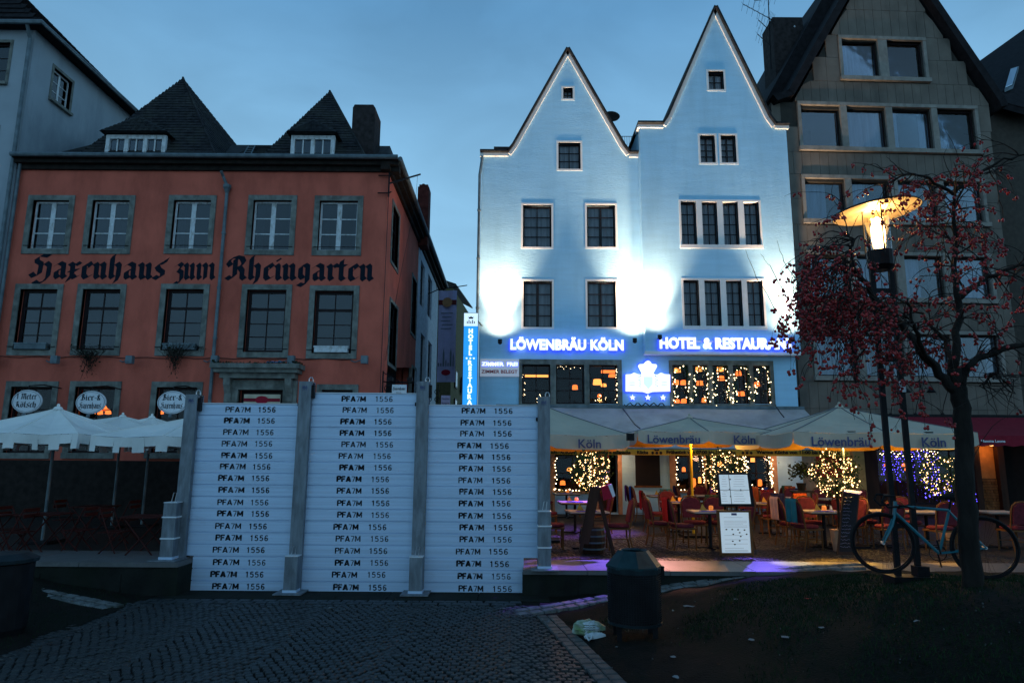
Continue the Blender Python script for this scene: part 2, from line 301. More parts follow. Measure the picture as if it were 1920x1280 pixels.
# blackletter drawn with a broad nib
def mn(x): return [(x - .1, .95), (x, .83), (x, .17), (x + .12, .03)]
GL = {
 'i': (.42, [mn(.12), [(.1, 1.28), (.16, 1.22)]]), 'n': (.82, [mn(.12), [(.14, .75), (.38, .97), (.5, .83), (.5, .17), (.62, .03)]]),
 'u': (.82, [[(0, .95), (.12, .83), (.12, .17), (.24, .03), (.46, .17)], mn(.5)]),
 'm': (1.36, [mn(.12), [(.14, .72), (.42, .97), (.56, .83), (.56, .05)], [(.58, .72), (.86, .97), (1.0, .83), (1.0, .17), (1.12, .03)]]),
 'h': (.82, [[(.22, 1.5), (.12, 1.32), (.12, .17), (.24, .05)], [(.14, .75), (.38, .97), (.52, .8), (.5, .1), (.38, -.2), (.18, -.36)]]),
 'e': (.66, [[(.12, .82), (.12, .2), (.26, .03), (.5, .17)], [(.12, .83), (.32, .98), (.46, .8), (.14, .5)]]),
 'a': (.82, [[(.06, .82), (.24, .98), (.48, .85), (.48, .17), (.6, .03)], [(.46, .62), (.12, .46), (.12, .17), (.24, .03), (.46, .18)]]),
 'x': (.68, [[(0, .95), (.16, .83), (.16, .25), (-.04, -.16)], [(.16, .78), (.38, .98), (.52, .86)], [(.0, .46), (.44, .52)], [(.17, .2), (.32, .03), (.5, .13)]]),
 's': (.64, [[(.62, 1.25), (.5, .98), (.28, .98), (.12, .8), (.22, .6), (.44, .44), (.44, .2), (.24, .03), (0, .15)]]),
 'z': (.62, [[(.05, .85), (.22, .98), (.42, .85), (.2, .55), (.42, .42), (.44, 0), (.2, -.3), (0, -.22)]]),
 'g': (.80, [[(.12, .8), (.12, .27), (.26, .1), (.46, .22)], [(.12, .85), (.32, .98), (.5, .85), (.5, -.05), (.3, -.34), (.04, -.24)]]),
 'r': (.60, [mn(.12), [(.14, .75), (.34, .98), (.5, .85)]]), 't': (.52, [[(.16, 1.25), (.12, 1.1), (.12, .17), (.26, .03), (.42, .14)], [(-.06, .9), (.36, .9)]]),
 'c': (.56, [[(.12, .82), (.12, .2), (.26, .03), (.46, .15)], [(.12, .83), (.3, .98), (.44, .86)]]), 'l': (.42, [[(.2, 1.5), (.12, 1.35), (.12, .17), (.24, .03)]]),
 'H': (1.15, [[(-.1, .3), (.08, .1), (.36, .25), (.4, .9), (.16, 1.05), (.14, 1.25), (.4, 1.45), (.8, 1.38)], [(.4, .7), (.66, .98), (.86, .8), (.84, .1), (.6, -.24), (.3, -.34)], [(.3, -.34), (.12, -.2)]]),
 'R': (1.12, [[(.36, 1.3), (.36, .25), (.16, .03), (-.06, .17)], [(.12, .85), (-.02, 1.05), (.12, 1.3), (.4, 1.42), (.7, 1.35), (.82, 1.1), (.66, .82), (.42, .74)], [(.6, .78), (.76, .55), (.76, .17), (.92, .03)]]),
 'B': (.95, [[(.3, 1.3), (.3, .1)], [(0, 1.2), (.3, 1.42), (.62, 1.25), (.4, .85), (.7, .65), (.7, .2), (.35, .03), (0, .15)]]),
 'M': (1.3, [[(0, .2), (.2, .1), (.2, 1.2), (.05, 1.35)], [(.24, 1.1), (.5, 1.4), (.62, 1.2), (.62, .1)], [(.66, 1.1), (.9, 1.4), (1.02, 1.2), (1.02, .15), (1.16, .03)]]),
 'K': (.95, [[(.3, 1.4), (.3, .2), (.1, .03)], [(0, 1.2), (.3, 1.4), (.6, 1.3)], [(.3, .75), (.62, .9), (.5, .65), (.66, .17), (.82, .03)]]),
 'o': (.72, [[(.12, .82), (.12, .2), (.3, .03), (.5, .2), (.5, .8), (.34, .98), (.12, .82)]]),
 'ö': (.72, [[(.12, .82), (.12, .2), (.3, .03), (.5, .2), (.5, .8), (.34, .98), (.12, .82)], [(.12, 1.28), (.18, 1.22)], [(.42, 1.28), (.48, 1.22)]]),
 '1': (.45, [[(0, 1.1), (.16, 1.35), (.16, .05)]]), '-': (.5, [[(.05, .5), (.4, .56)]]), '&': (.8, [[(.6, .5), (.3, .05), (.05, .3), (.45, .95), (.28, 1.3), (.1, 1.0), (.62, .05)]]), ' ': (.55, [])}
def blackletter(s, fr, u0, u1, zb, xh, d, m, parent, nib=.25, th=.012, name='lettering', **kw):
    W = sum(GL[c][0] for c in s); k = (u1 - u0) / (W * xh); mb = MB(); x = 0; j = 0
    na = R(38); nv = (math.cos(na) * nib / 2, math.sin(na) * nib / 2)
    for c in s:
        wd, sts = GL[c]
        for st in sts:
            for a, b in zip(st, st[1:]):
                j += 1; q = [(a[0] - nv[0], a[1] - nv[1]), (a[0] + nv[0], a[1] + nv[1]), (b[0] + nv[0], b[1] + nv[1]), (b[0] - nv[0], b[1] - nv[1])]
                dd = d - .0005 * (j % 7)
                pts = [fr.P(u0 + (x + X) * k * xh, dd, zb + Z * xh) for X, Z in q]
                mb.slab(pts, fr.n * th)
        x += wd
    return mb.build(name, m, parent, **kw)

# ------------------------------------------------------------------ building helpers
def holed_wall(fr, outline, holes, thick=.3, d0=0.0, reveal=None):
    """outline, holes in (u,z); front skin with real openings and their reveals, plus the outer edge"""
    mb = MB(); loops = [[Vector((u, z, 0)) for u, z in outline]]
    for (u0, u1, z0, z1) in holes: loops.append([Vector(p) for p in ((u0, z0, 0), (u0, z1, 0), (u1, z1, 0), (u1, z0, 0))])
    tris = tessellate_polygon(loops); flat = [v for l in loops for v in l]
    for dd, flip in ((d0, False), (d0 + thick, True)):
        b = len(mb.v); mb.v += [tuple(fr.P(v.x, dd, v.y)) for v in flat]
        for t in tris: mb.f.append(tuple(b + i for i in t))
    k = 0
    for l in loops:
        n = len(l)
        for i in range(n):
            a, b_ = l[i], l[(i + 1) % n]
            mb.quad(fr.P(a.x, d0, a.y), fr.P(b_.x, d0, b_.y), fr.P(b_.x, d0 + thick, b_.y), fr.P(a.x, d0 + thick, a.y))
    return mb
def surround(fr, r, w, out=.04, inn=.12, sill=None, mb=None, wt=None, wb=None):
    """stone or plaster surround: four butted bars around opening r=(u0,u1,z0,z1)"""
    mb = mb or MB(); u0, u1, z0, z1 = r; wt = wt or w; wb = wb or w
    mb.fbox(fr, u0 - w, u0, -out, inn, z0, z1); mb.fbox(fr, u1, u1 + w, -out, inn, z0, z1)
    mb.fbox(fr, u0 - w, u1 + w, -out, inn, z1, z1 + wt); mb.fbox(fr, u0 - w, u1 + w, -out - (sill or 0), inn, z0 - wb, z0)
    return mb
_pane = {}
def pane_mesh(w_, h_, m):
    key = (round(w_, 3), round(h_, 3), m.name)
    if key not in _pane: _pane[key] = MB().box(-w_ / 2, w_ / 2, -.003, .003, -h_ / 2, h_ / 2).mesh('pane', m)
    return _pane[key]
def window(fr, root, r, nx, nz, fm, gm, d=.16, fw=.05, bw=.025, mull=0.0, cur=None, zs=None, name='window', transom=None, kw=None, curd=.12):
    """casement part with its bars, each pane an object, optional curtain"""
    u0, u1, z0, z1 = r; mb = MB(); t = .05
    mb.fbox(fr, u0, u0 + fw, d, d + t, z0, z1); mb.fbox(fr, u1 - fw, u1, d, d + t, z0, z1)
    mb.fbox(fr, u0 + fw, u1 - fw, d, d + t, z0, z0 + fw); mb.fbox(fr, u0 + fw, u1 - fw, d, d + t, z1 - fw, z1)
    wn = mb.build(name, fm, root, **(kw or {}))
    ia, ib, ja, jb = u0 + fw, u1 - fw, z0 + fw, z1 - fw
    us = [ia + (ib - ia) * i / nx for i in range(nx + 1)]
    zz = [ja + (jb - ja) * f for f in (zs or [i / nz for i in range(nz + 1)])]
    b = MB()
    for i in range(1, nx):
        h = (mull if (mull and i == nx // 2) else bw) / 2; b.fbox(fr, us[i] - h, us[i] + h, d + .004, d + t - .006, ja, jb)
    for j in range(1, len(zz) - 1):
        h = (transom[1] if (transom and transom[0] == j) else bw) / 2; b.fbox(fr, ia, ib, d + .008, d + t - .010, zz[j] - h, zz[j] + h)
    b.build('glazing_bar', fm, wn)
    for i in range(nx):
        for j in range(len(zz) - 1):
            w_, h_ = us[i + 1] - us[i] - .002, zz[j + 1] - zz[j] - .002
            link('pane', pane_mesh(w_, h_, gm), wn, fr.P((us[i] + us[i + 1]) / 2, d + t * .5, (zz[j] + zz[j + 1]) / 2), fr.a)
    if cur:
        m_, parts = cur
        for a, b_, lo in parts:      # fractions of width, bottom fraction
            c = MB(); n = max(4, int((b_ - a) * 16)); pts = []
            for i in range(n + 1):
                f = a + (b_ - a) * i / n; pts.append((u0 + (u1 - u0) * f, d + curd + .03 * math.sin(i * 2.1 + a * 9) + rnd.uniform(-.008, .008)))
            for (ua, da), (ub, db) in zip(pts, pts[1:]):
                c.quad(fr.P(ua, da, z0 + (z1 - z0) * lo), fr.P(ub, db, z0 + (z1 - z0) * lo), fr.P(ub, db, z1), fr.P(ua, da, z1))
            c.build('curtain', m_, wn, smooth=True)
    return wn
def room(fr, root, u0, u1, z0, z1, d0, d1, m, name='room'):
    mb = MB(); P = fr.P
    mb.quad(P(u0, d1, z0), P(u1, d1, z0), P(u1, d1, z1), P(u0, d1, z1)); mb.quad(P(u0, d0, z0), P(u1, d0, z0), P(u1, d1, z0), P(u0, d1, z0))
    mb.quad(P(u0, d0, z1), P(u1, d0, z1), P(u1, d1, z1), P(u0, d1, z1)); mb.quad(P(u0, d0, z0), P(u0, d1, z0), P(u0, d1, z1), P(u0, d0, z1)); mb.quad(P(u1, d0, z0), P(u1, d1, z0), P(u1, d1, z1), P(u1, d0, z1))
    return mb.build(name, m, root)
def shingles(poly, m, parent, row=.16, wd=.22, lift=.012, name='slate', fish=False):
    """overlapping slates over a planar polygon (3D points), first edge = eave"""
    P = [Vector(p) for p in poly]; u = (P[1] - P[0]).normalized(); nrm = (P[1] - P[0]).cross(P[-1] - P[0]).normalized(); v = nrm.cross(u).normalized()
    if nrm.z < 0: nrm = -nrm
    if v.z < 0: v = -v
    q = [((p - P[0]).dot(u), (p - P[0]).dot(v)) for p in P]; vmax = max(b for a, b in q); mb = MB(); k = 0; y = 0
    while y < vmax - .02:
        ym = y + row * .5; xs = []
        for (x1, y1), (x2, y2) in zip(q, q[1:] + q[:1]):
            if (y1 <= ym < y2) or (y2 <= ym < y1): xs.append(x1 + (x2 - x1) * (ym - y1) / (y2 - y1))
        xs.sort()
        for a, b in zip(xs[::2], xs[1::2]):
            x = a - (wd / 2 if k % 2 else 0)
            while x < b:
                xa, xb = max(x + .006, a), min(x + wd - .006, b)
                if xb - xa > .03:
                    j = rnd.uniform(-.006, .006); l = lift + rnd.uniform(0, .008); yt = min(y + row * 1.08, vmax)
                    A = P[0] + u * xa + v * (y + j) + nrm * (l + .01); B = P[0] + u * xb + v * (y + j) + nrm * (l + .01)
                    Cc = P[0] + u * xb + v * yt + nrm * .004; D = P[0] + u * xa + v * yt + nrm * .004
                    mid = P[0] + u * (xa + xb) / 2 + v * (y + j - row * .18) + nrm * (l + .012)
                    A2 = A - nrm * (l + .008); B2 = B - nrm * (l + .008)
                    if fish: mb.add([A, mid, B, Cc, D], [(0, 1, 2, 3, 4)])
                    else: mb.add([A, B, Cc, D, A2, B2], [(0, 1, 2, 3), (4, 5, 1, 0)])
                x += wd
        y += row; k += 1
    return mb.build(name, m, parent, kind='stuff')
# ================================================================== RED RESTAURANT HOUSE
YR = 21.0; TZ = .42
FR = Fr((0, YR, TZ), 0)
XR = atY(728, 330, YR).x; XL = atY(33, 330, YR).x
ZE = atY(400, 302, YR).z                       # gutter line
red = thing('red_restaurant_house', 'terracotta red house with blackletter name across its front and two steep slate roofs', 'house', (-12, YR, TZ))
RW = {  # outer surround rectangles in the photo
 'up': [(47, 136, 368, 477), (159, 250, 368, 477), (312, 403, 368, 477), (462, 555, 368, 479), (587, 680, 369, 480)],
 'mid': [(21, 113, 534, 667), (139, 232, 534, 667), (296, 389, 534, 668), (449, 545, 535, 671), (577, 672, 537, 673)],
 'low': [(3, 103, 716, 860), (124, 222, 716, 860), (278, 376, 717, 860), (590, 670, 722, 860)]}
holes = []; Rr = {}
for k, lst in RW.items():
    Rr[k] = []
    for q in lst:
        u0, u1, z0, z1 = FR.rect(*q)
        w_ = .18
        Rr[k].append((u0 + w_, u1 - w_, z0 + w_, z1 - w_ * .8)); holes.append((u0 + w_, u1 - w_, z0 + w_, z1 - w_ * .8))
du0, du1 = FR.hit(447, 760)[0], FR.hit(531, 760)[0]; dz1 = FR.hit(490, 731)[1]
holes.append((du0, du1, TZ + .05, dz1))
zc = ZE - .35
holed_wall(FR, [(XL, TZ), (XR, TZ), (XR, zc), (XL, zc)], holes, .35).build('wall', M['red_wall'], red)
FRf = Fr((XR, YR, TZ), R(90))                   # flank along the alley (u = depth)
def xf(px, py, X=XR): return atX(px, py, X)
yB = xf(784, 500).y                            # where the white neighbour begins
fl = []
for q in ((734, 747, 390, 500), (729, 743, 570, 685), (771, 780, 522, 628), (770, 777, 690, 825)):
    a = xf(q[0], (q[2] + q[3]) / 2).y - YR; b = xf(q[1], (q[2] + q[3]) / 2).y - YR; xm = (q[0] + q[1]) / 2
    fl.append((max(a, .45), b, xf(xm, q[3]).z, xf(xm, q[2]).z))
holed_wall(FRf, [(0.352, TZ), (yB - YR, TZ), (yB - YR, zc), (0.352, zc)], fl, .35).build('wall', M['red_wall'], red)
MB().box(XL, XR - .4, YR + 6.5, YR + 6.8, TZ, ZE).build('wall', M['red_wall'], red)
MB().box(XL, XL + .2, YR + .36, YR + 6.4, TZ, ZE).build('wall', M['red_wall'], red)
MB().fbox(FR, XL, du0 - .43, -.05, .0, TZ, TZ + 1.66).build('shade_band', M['cornice'], red); MB().fbox(FR, du1 + .43, XR, -.05, .0, TZ, TZ + 1.66).build('shade_band', M['cornice'], red)  # shade under the umbrellas, put on the red wall as a dark band
for r in Rr['up']:
    surround(FR, r, .17).build('stone_frame', M['surround'], red)
    window(FR, red, r, 2, 3, M['white_paint'], M['glass_up'], d=.13, fw=.06, bw=.035, mull=.15, cur=(M['curtain_dim'], [(0, .2, 0), (.82, 1, 0)]), curd=.25)
    rail = MB(); z = r[2] + .10
    rail.tube([FR.P(r[0] - .12, -.05, z), FR.P(r[1] + .12, -.05, z)], .012, 5)
    for s_ in (r[0] - .1, r[1] + .1): rail.tube([FR.P(s_, -.05, z), FR.P(s_, .0, z)], .01, 5)
    rail.build('guard_rail', M['iron'], red)
for i, r in enumerate(Rr['mid']):
    surround(FR, r, .17).build('stone_frame', M['surround'], red)
    window(FR, red, r, 2, 4, M['dark_frame'], M['glass_up'], d=.15, fw=.09, bw=.03, zs=[0, .23, .46, .72, 1], transom=(3, .09))
    rail = MB(); rail.tube([FR.P(r[0] - .16, -.08, r[2] + .10), FR.P(r[1] + .16, -.08, r[2] + .10)], .012, 5); rail.build('guard_rail', M['iron'], red)
    if i in (0, 2, 4):
        mb = MB(); mb.fbox(FR, r[0] + .1, r[1] - .1, -.12, .10, r[2] + .02, r[2] + .20); mb.fbox(FR, r[0] + .08, r[1] - .08, -.135, .0, r[2] + .17, r[2] + .215)
        bx_ = mb.build('window_box', M['white_paint'] if i == 4 else M['zinc'], red)
for i, r in enumerate(Rr['low']):
    surround(FR, r, .17, sill=.05).build('stone_frame', M['surround'], red)
    window(FR, red, r, 2, 3, M['dark_frame'], M['glass'], d=.15, fw=.07, bw=.03)
for r in fl:
    surround(FRf, r, .12, .03, .1).build('stone_frame', M['surround'], red)
    window(FRf, red, r, 2, 3, M['dark_frame'], M['glass_up'], d=.1, fw=.06)
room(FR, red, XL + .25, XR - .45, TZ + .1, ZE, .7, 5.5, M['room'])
# lit lamp shades inside the ground floor
for (px, py, s_) in ((186, 770, 1), (196, 764, .8), (203, 771, .8), (301, 770, .9), (306, 765, .6), (35, 762, .6)):
    p = atY(px, py, YR + .95); MB().lathe(p, [(.02, .1 * s_), (.10 * s_, 0), (.12 * s_, -.10 * s_), (.03, -.12 * s_)], 8).build('lit_lamp_shade', M['lampglow'], red)
# doorway: stone lintel, canopy shelf and corbels
mb = MB()
mb.fbox(FR, du0 - .42, du0, -.12, .1, TZ, dz1); mb.fbox(FR, du1, du1 + .42, -.12, .1, TZ, dz1); mb.fbox(FR, du0 - .42, du1 + .42, -.12, .1, dz1, dz1 + .3)
mb.build('stone_frame', M['surround'], red)
MB().fbox(FR, du0, du1, .2, .26, TZ + .02, dz1).build('door', M['dark_frame'], red)
ca0, ca1, cz = FR.hit(409, 692)[0], FR.hit(572, 692)[0], FR.hit(490, 693)[1]
mb = MB(); mb.fbox(FR, ca0, ca1, -.62, .05, cz - .02, cz + .12); mb.fbox(FR, ca0 + .08, ca1 - .08, -.52, .05, cz - .14, cz - .02); mb.fbox(FR, ca0 + .2, ca1 - .2, -.35, .05, cz - .3, cz - .14)
can = mb.build('door_canopy', M['surround'], red)
for ux in (ca0 + .32, ca1 - .50):
    prof = [(0, cz - .3), (-.34, cz - .3), (-.32, cz - .5), (-.18, cz - .75), (-.14, cz - 1.0), (0, cz - 1.1)]
    MB().slab([FR.P(ux, d_, z_) for d_, z_ in prof], (.2, 0, 0)).build('corbel', M['surround'], can)
mb = MB()
for k in range(260):
    u = rnd.uniform(ca0, ca1); c = FR.P(u, rnd.uniform(-.6, 0), cz + .13 + rnd.uniform(0, .07)); s_ = rnd.uniform(.02, .05)
    a = Vector((rnd.uniform(-1, 1), rnd.uniform(-1, 1), rnd.uniform(-.2, 1))) * s_; b = Vector((rnd.uniform(-1, 1), rnd.uniform(-1, 1), rnd.uniform(-1, 1))) * s_
    mb.quad(c - a, c - b, c + a, c + b)
mb.build('moss', M['leaf_dark'], can, kind='stuff')
# painted name
tz = FR.hit(160, 522)[1]; xh = FR.hit(240, 492)[1] - tz
blackletter('Haxenhaus', FR, FR.hit(62, 508)[0], FR.hit(312, 508)[0], tz, xh * .98, -.006, M['letter_dark'], red, nib=.33, label='blackletter word Haxenhaus painted on the red wall')
blackletter('zum', FR, FR.hit(329, 508)[0], FR.hit(408, 508)[0], tz, xh * .98, -.006, M['letter_dark'], red, nib=.33, label='blackletter word zum painted on the red wall')
blackletter('Rheingarten', FR, FR.hit(428, 510)[0], FR.hit(704, 512)[0], tz + .0, xh * .98, -.006, M['letter_dark'], red, nib=.33, label='blackletter word Rheingarten painted on the red wall')
# cornice and gutter, front and flank
def cornice(fr, u0, u1, zt, root):
    mb = MB(); mb.fbox(fr, u0, u1, -.10, .2, zt - .36, zt - .2); mb.fbox(fr, u0, u1, -.26, .2, zt - .2, zt - .08); mb.fbox(fr, u0, u1, -.36, .2, zt - .08, zt + .0)
    mb.build('cornice', M['cornice'], root)
    g = MB(); g.tube([fr.P(u0, -.42, zt + .0), fr.P(u1, -.42, zt + .0)], .075, 8); g.build('gutter', M['zinc'], root)
cornice(FR, XL, XR + .36, ZE, red)
yE = xf(826, 500).y
cornice(FRf, -.30, yE - YR, ZE - .004, red)
# downpipe on the front with hopper
pz1 = FR.hit(428, 352)[1]; pu = FR.hit(425, 400)[0]
mb = MB(); mb.tube([FR.P(pu, -.10, TZ + .3), FR.P(pu, -.10, pz1 - .1)], .055, 8); mb.lathe(FR.P(pu, -.12, pz1 - .22), [(.055, 0), (.10, .12), (.13, .16), (.13, .26), (.06, .27)], 8)
mb.tube([FR.P(pu, -.12, pz1 + .0), FR.P(pu - .12, -.2, pz1 + .3), FR.P(pu - .14, -.34, pz1 + .42)], .05, 8)
for z_ in (pz1 - 1.6, pz1 - 3.4, pz1 - 5.0): mb.tube([FR.P(pu, -.10, z_), FR.P(pu, -.10, z_ + .06)], .072, 8)
mb.build('downpipe', M['zinc'], red)
# horizontal cable and small wall floodlights
zcab = FR.hit(300, 671)[1]
mb = MB(); pts = [FR.P(XL + (XR - XL) * i / 40, -.03, zcab + .02 * math.sin(i * 1.7)) for i in range(38)]; mb.tube(pts, .012, 4); mb.build('cable', M['iron'], red)
for px in (2, 117, 255, 412, 553, 688):
    u, z_ = FR.hit(px, 676)
    mb = MB(); mb.fbox(FR, u - .1, u + .1, -.42, -.26, z_ - .14, z_ + .1); mb.tube([FR.P(u - .05, -.3, z_), FR.P(u - .35, -.1, z_ - .06), FR.P(u - .5, 0, z_)], .02, 5); mb.box(*[0] * 6) if False else None
    mb.build('floodlight', M['zinc'], red)
mb = MB(); mb.fbox(FR, FR.hit(718, 0)[0], XR - .05, -.03, -.01, TZ + 3.2, zc - .2); 
mb = MB(); u_ = FR.hit(721, 560)[0]; mb.tube([FR.P(u_, -.02, zc - .1), FR.P(u_ - .02, -.02, TZ + 3)], .012, 4); mb.build('cable', M['iron'], red)
# steep pyramids
def pyramid(root, base, apex, m=M['slate']):
    A = Vector(apex); b = [Vector(p) for p in base]; mb = MB()
    for i in range(4): mb.poly([b[i], b[(i + 1) % 4], A])
    r_ = mb.build('roof', m, root)
    for i in (0, 1, 3): shingles([b[i], b[(i + 1) % 4], A], M['slate'], r_, row=.17, wd=.24, name='slates')
    for i in (0, 1):
        e_ = MB(); e_.tube([b[(i + 0) % 4] + Vector((0, 0, .02)) if i else b[1] + Vector((0, 0, .02)), A + Vector((0, 0, .03))], .045, 5); 
        if i == 0: e_.build('hip_ridge', M['slate'], r_)
    return r_
def bz(px, py, Y): p = atY(px, py, Y); return p
yF = YR + .1; yK = YR + 5.4
A1 = atY(343, 147, YR + 2.9); A2 = atY(618, 172, YR + 2.9)
pl = atY(131, 297, yF).x; prr = atY(410, 297, yF).x
p1 = pyramid(red, [(pl, yF, ZE), (prr, yF, ZE), (prr + .9, yK, ZE), (pl, yK, ZE)], A1)
pl2 = atY(478, 297, yF).x; pr2 = atY(692, 300, yF).x
p2 = pyramid(red, [(pl2, yF, ZE), (pr2, yF, ZE), (pr2, yK, ZE), (pl2, yK, ZE)], A2)
zr = atY(480, 272, YR + 3.2).z
mb = MB(); mb.poly([(XL, yF, ZE - .02), (XR, yF, ZE - .02), (XR - .6, YR + 3.2, zr), (XL + .3, YR + 3.2, zr)]); mb.poly([(XR, yF, ZE - .02), (XR, YR + 6.6, ZE - .02), (XR - .6, YR + 4.4, zr), (XR - .6, YR + 3.2, zr)])
mb.poly([(XL, YR + 6.6, ZE - .02), (XR, YR + 6.6, ZE - .02), (XR - .6, YR + 4.4, zr), (XL + .3, YR + 4.4, zr)]); mb.poly([(XL + .3, YR + 3.2, zr), (XR - .6, YR + 3.2, zr), (XR - .6, YR + 4.4, zr), (XL + .3, YR + 4.4, zr)])
mr = mb.build('roof', M['slate'], red)
shingles([(prr, yF, ZE - .01), (pl2 + .4, yF, ZE - .01), (pl2 + .4, YR + 3.2, zr), (prr, YR + 3.2, zr)], M['slate'], mr, name='slates')
# dormers
def dormer(px0, px1, py0, py1, apx, apy, n, root):
    Yd = YR + .35; u0, u1 = atY(px0, 275, Yd).x, atY(px1, 275, Yd).x; z0 = ZE + .02; z1 = atY((px0 + px1) / 2, py0, Yd).z
    FD = Fr((0, Yd, TZ), 0); dm = MB(); dm.box(u0, u1, Yd + .12, YR + 3.0, z0, z1 - .02); d_ = dm.build('dormer', M['slate'], root)
    fmb = MB(); wpost = .13; n_ = n; span = (u1 - u0 - wpost * (n_ + 1)) / n_
    fmb.fbox(FD, u0, u1, 0, .1, z1 - .14, z1); fmb.fbox(FD, u0, u1, -.05, .1, z0 - .02, z0 + .08)
    for i in range(n_ + 1): fmb.fbox(FD, u0 + i * (span + wpost), u0 + i * (span + wpost) + wpost, 0, .1, z0 + .08, z1 - .14)
    fmb.build('window_frame', M['white_paint'], d_)
    for i in range(n_):
        a = u0 + wpost + i * (span + wpost); c_ = MB(); r_ = (a, a + span, z0 + .08, z1 - .14)
        gb = MB(); gb.fbox(FD, (r_[0] + r_[1]) / 2 - .02, (r_[0] + r_[1]) / 2 + .02, .03, .06, r_[2], r_[3]); zq = r_[2] + (r_[3] - r_[2]) * .36; gb.fbox(FD, r_[0], r_[1], .035, .055, zq - .018, zq + .018); gb.build('glazing_bar', M['white_paint'], d_)
        for (ua, ub) in ((r_[0], (r_[0] + r_[1]) / 2), ((r_[0] + r_[1]) / 2, r_[1])):
            for (za, zb) in ((r_[2], zq), (zq, r_[3])): link('pane', pane_mesh(ub - ua - .04, zb - za - .03, M['glass_up']), d_, FD.P((ua + ub) / 2, .07, (za + zb) / 2))
        MB().quad(*[FD.P(*q) for q in ((r_[0], .10, r_[2]), (r_[1], .10, r_[2]), (r_[1], .10, r_[3]), (r_[0], .10, r_[3]))]).build('curtain', M['curtain'], d_)
    ap = atY(apx, apy, YR + 1.0); zo = z1 + .03; o = .12
    base = [Vector((u0 - o, Yd - .22, zo)), Vector((u1 + o, Yd - .22, zo)), Vector((u1 + o, YR + 2.8, zo)), Vector((u0 - o, YR + 2.8, zo))]
    B2 = Vector((ap.x, YR + 2.8, ap.z)); A_ = Vector((ap.x, YR + .95, ap.z)); rm = MB(); rm.poly([base[0], base[1], A_]); rm.poly([base[1], base[2], B2, A_]); rm.poly([base[0], A_, B2, base[3]]); rm.poly(base)
    rm.build('dormer_roof', M['slate'], d_)
    shingles([base[0], base[1], A_], M['slate'], d_, row=.13, wd=.2, name='slates', fish=True)
dormer(197, 310, 253, 298, 262, 219, 3, red); dormer(545, 627, 254, 298, 588, 226, 2, red)
# chimneys
cz1 = atY(685, 207, YR + 1.6).z; cu0, cu1 = atY(664, 260, YR + 1.6).x, atY(706, 260, YR + 1.6).x
mb = MB(); mb.box(cu0, cu1, YR + 1.2, YR + 2.2, ZE - .1, cz1 - .12); mb.slab([(cu0, YR + 1.2, cz1 - .12), (cu1, YR + 1.2, cz1 - .12), (cu1 - .08, YR + 1.2, cz1), (cu0 + .06, YR + 1.2, cz1)], (0, 1.0, 0)); mb.build('chimney', M['chimney'], red)
mb = MB(); q0 = atY(782, 400, YR + 7.2); q1 = atY(803, 400, YR + 7.2); qt = atY(792, 350, YR + 7.2).z
mb.box(q0.x, q1.x, YR + 7.2, YR + 7.9, ZE - .5, qt); mb.box(q0.x + .05, q1.x - .05, YR + 7.25, YR + 7.85, qt, qt + .12); mb.lathe((q0.x + .2, YR + 7.5, qt + .12), [(.06, 0), (.06, .12)], 8); mb.build('chimney', M['brick_red'], red)
mb = MB(); ld = [atY(453, 296, YR + .6), atY(466, 274, YR + 2.5), atY(467, 296, YR + .6), atY(478, 274, YR + 2.5)]
mb.tube([ld[0], ld[1]], .02, 4); mb.tube([ld[2], ld[3]], .02, 4)
for i in range(1, 6): mb.tube([ld[0].lerp(ld[1], i / 6), ld[2].lerp(ld[3], i / 6)], .014, 4)
mb.build('roof_ladder', M['zinc'], red)
# flag pole bracket at the corner
mb = MB(); b0 = atY(729, 350, YR - .1); mb.tube([b0 + Vector((0, 0, .5)), b0 + Vector((0, 0, -.35))], .03, 5)
for dz in (.38, -.22): mb.tube([b0 + Vector((-.35, 0, dz)), b0 + Vector((0, 0, dz)), b0 + Vector((.1, -.1, dz))], .022, 5)
mb.tube([b0 + Vector((0, -.02, .1)), atY(788, 327, YR + 1.0)], .03, 6); mb.tube([atY(783, 330, YR + 1.0), atY(779, 378, YR + .9), atY(750, 520, YR + .4), atY(722, 676, YR - .1)], .006, 4)
mb.build('flagpole_bracket', M['iron'], red)
# wrought-iron hanging sign at the corner
hs = thing('hanging_sign', 'small white sign in a black scrolled wrought-iron bracket on the corner of the red house', 'sign', FR.P(FR.hit(716, 720)[0], 0, FR.hit(716, 740)[1]))
FH = Fr((0, YR - .3, TZ), 0); mb = MB(); hx = FH.hit(716, 700)[0]; hz = FH.hit(716, 715)[1]
mb.tube([(hx, YR - .1, hz + .35), (hx, YR - .1, hz - .8)], .025, 5); mb.tube([(hx, YR - .1, hz + .02), (hx + 1.0, YR - .3, hz - .03)], .022, 5); mb.tube([(hx, YR - .1, hz + .3), (hx + .55, YR - .2, hz)], .014, 5)
for cx_, cz_, r_ in ((.16, -.2, .12), (.14, -.5, .1), (.3, -.1, .07)):
    mb.tube([(hx + cx_ + r_ * (1 - t / 26) * math.cos(t * .5), YR - .15, hz + cz_ + r_ * (1 - t / 26) * math.sin(t * .5)) for t in range(22)], .012, 4)
for dx in (.25, .85): mb.box(hx + dx - .06, hx + dx + .1, YR - .42, YR - .26, hz + .02, hz + .12)
mb.build('bracket', M['iron'], hs)
s0, s1 = FH.hit(735, 735)[0], FH.hit(762, 735)[0]; sz1 = FH.hit(748, 721)[1]
pb = MB().fbox(FH, s0, s1, -.02, .02, sz1 - .5, sz1).build('sign_board', M['plate'], hs)
blackletter('Haxenhaus', FH, s0 + .03, s1 - .03, sz1 - .16, .06, -.028, M['letter_dark'], pb, th=.004)
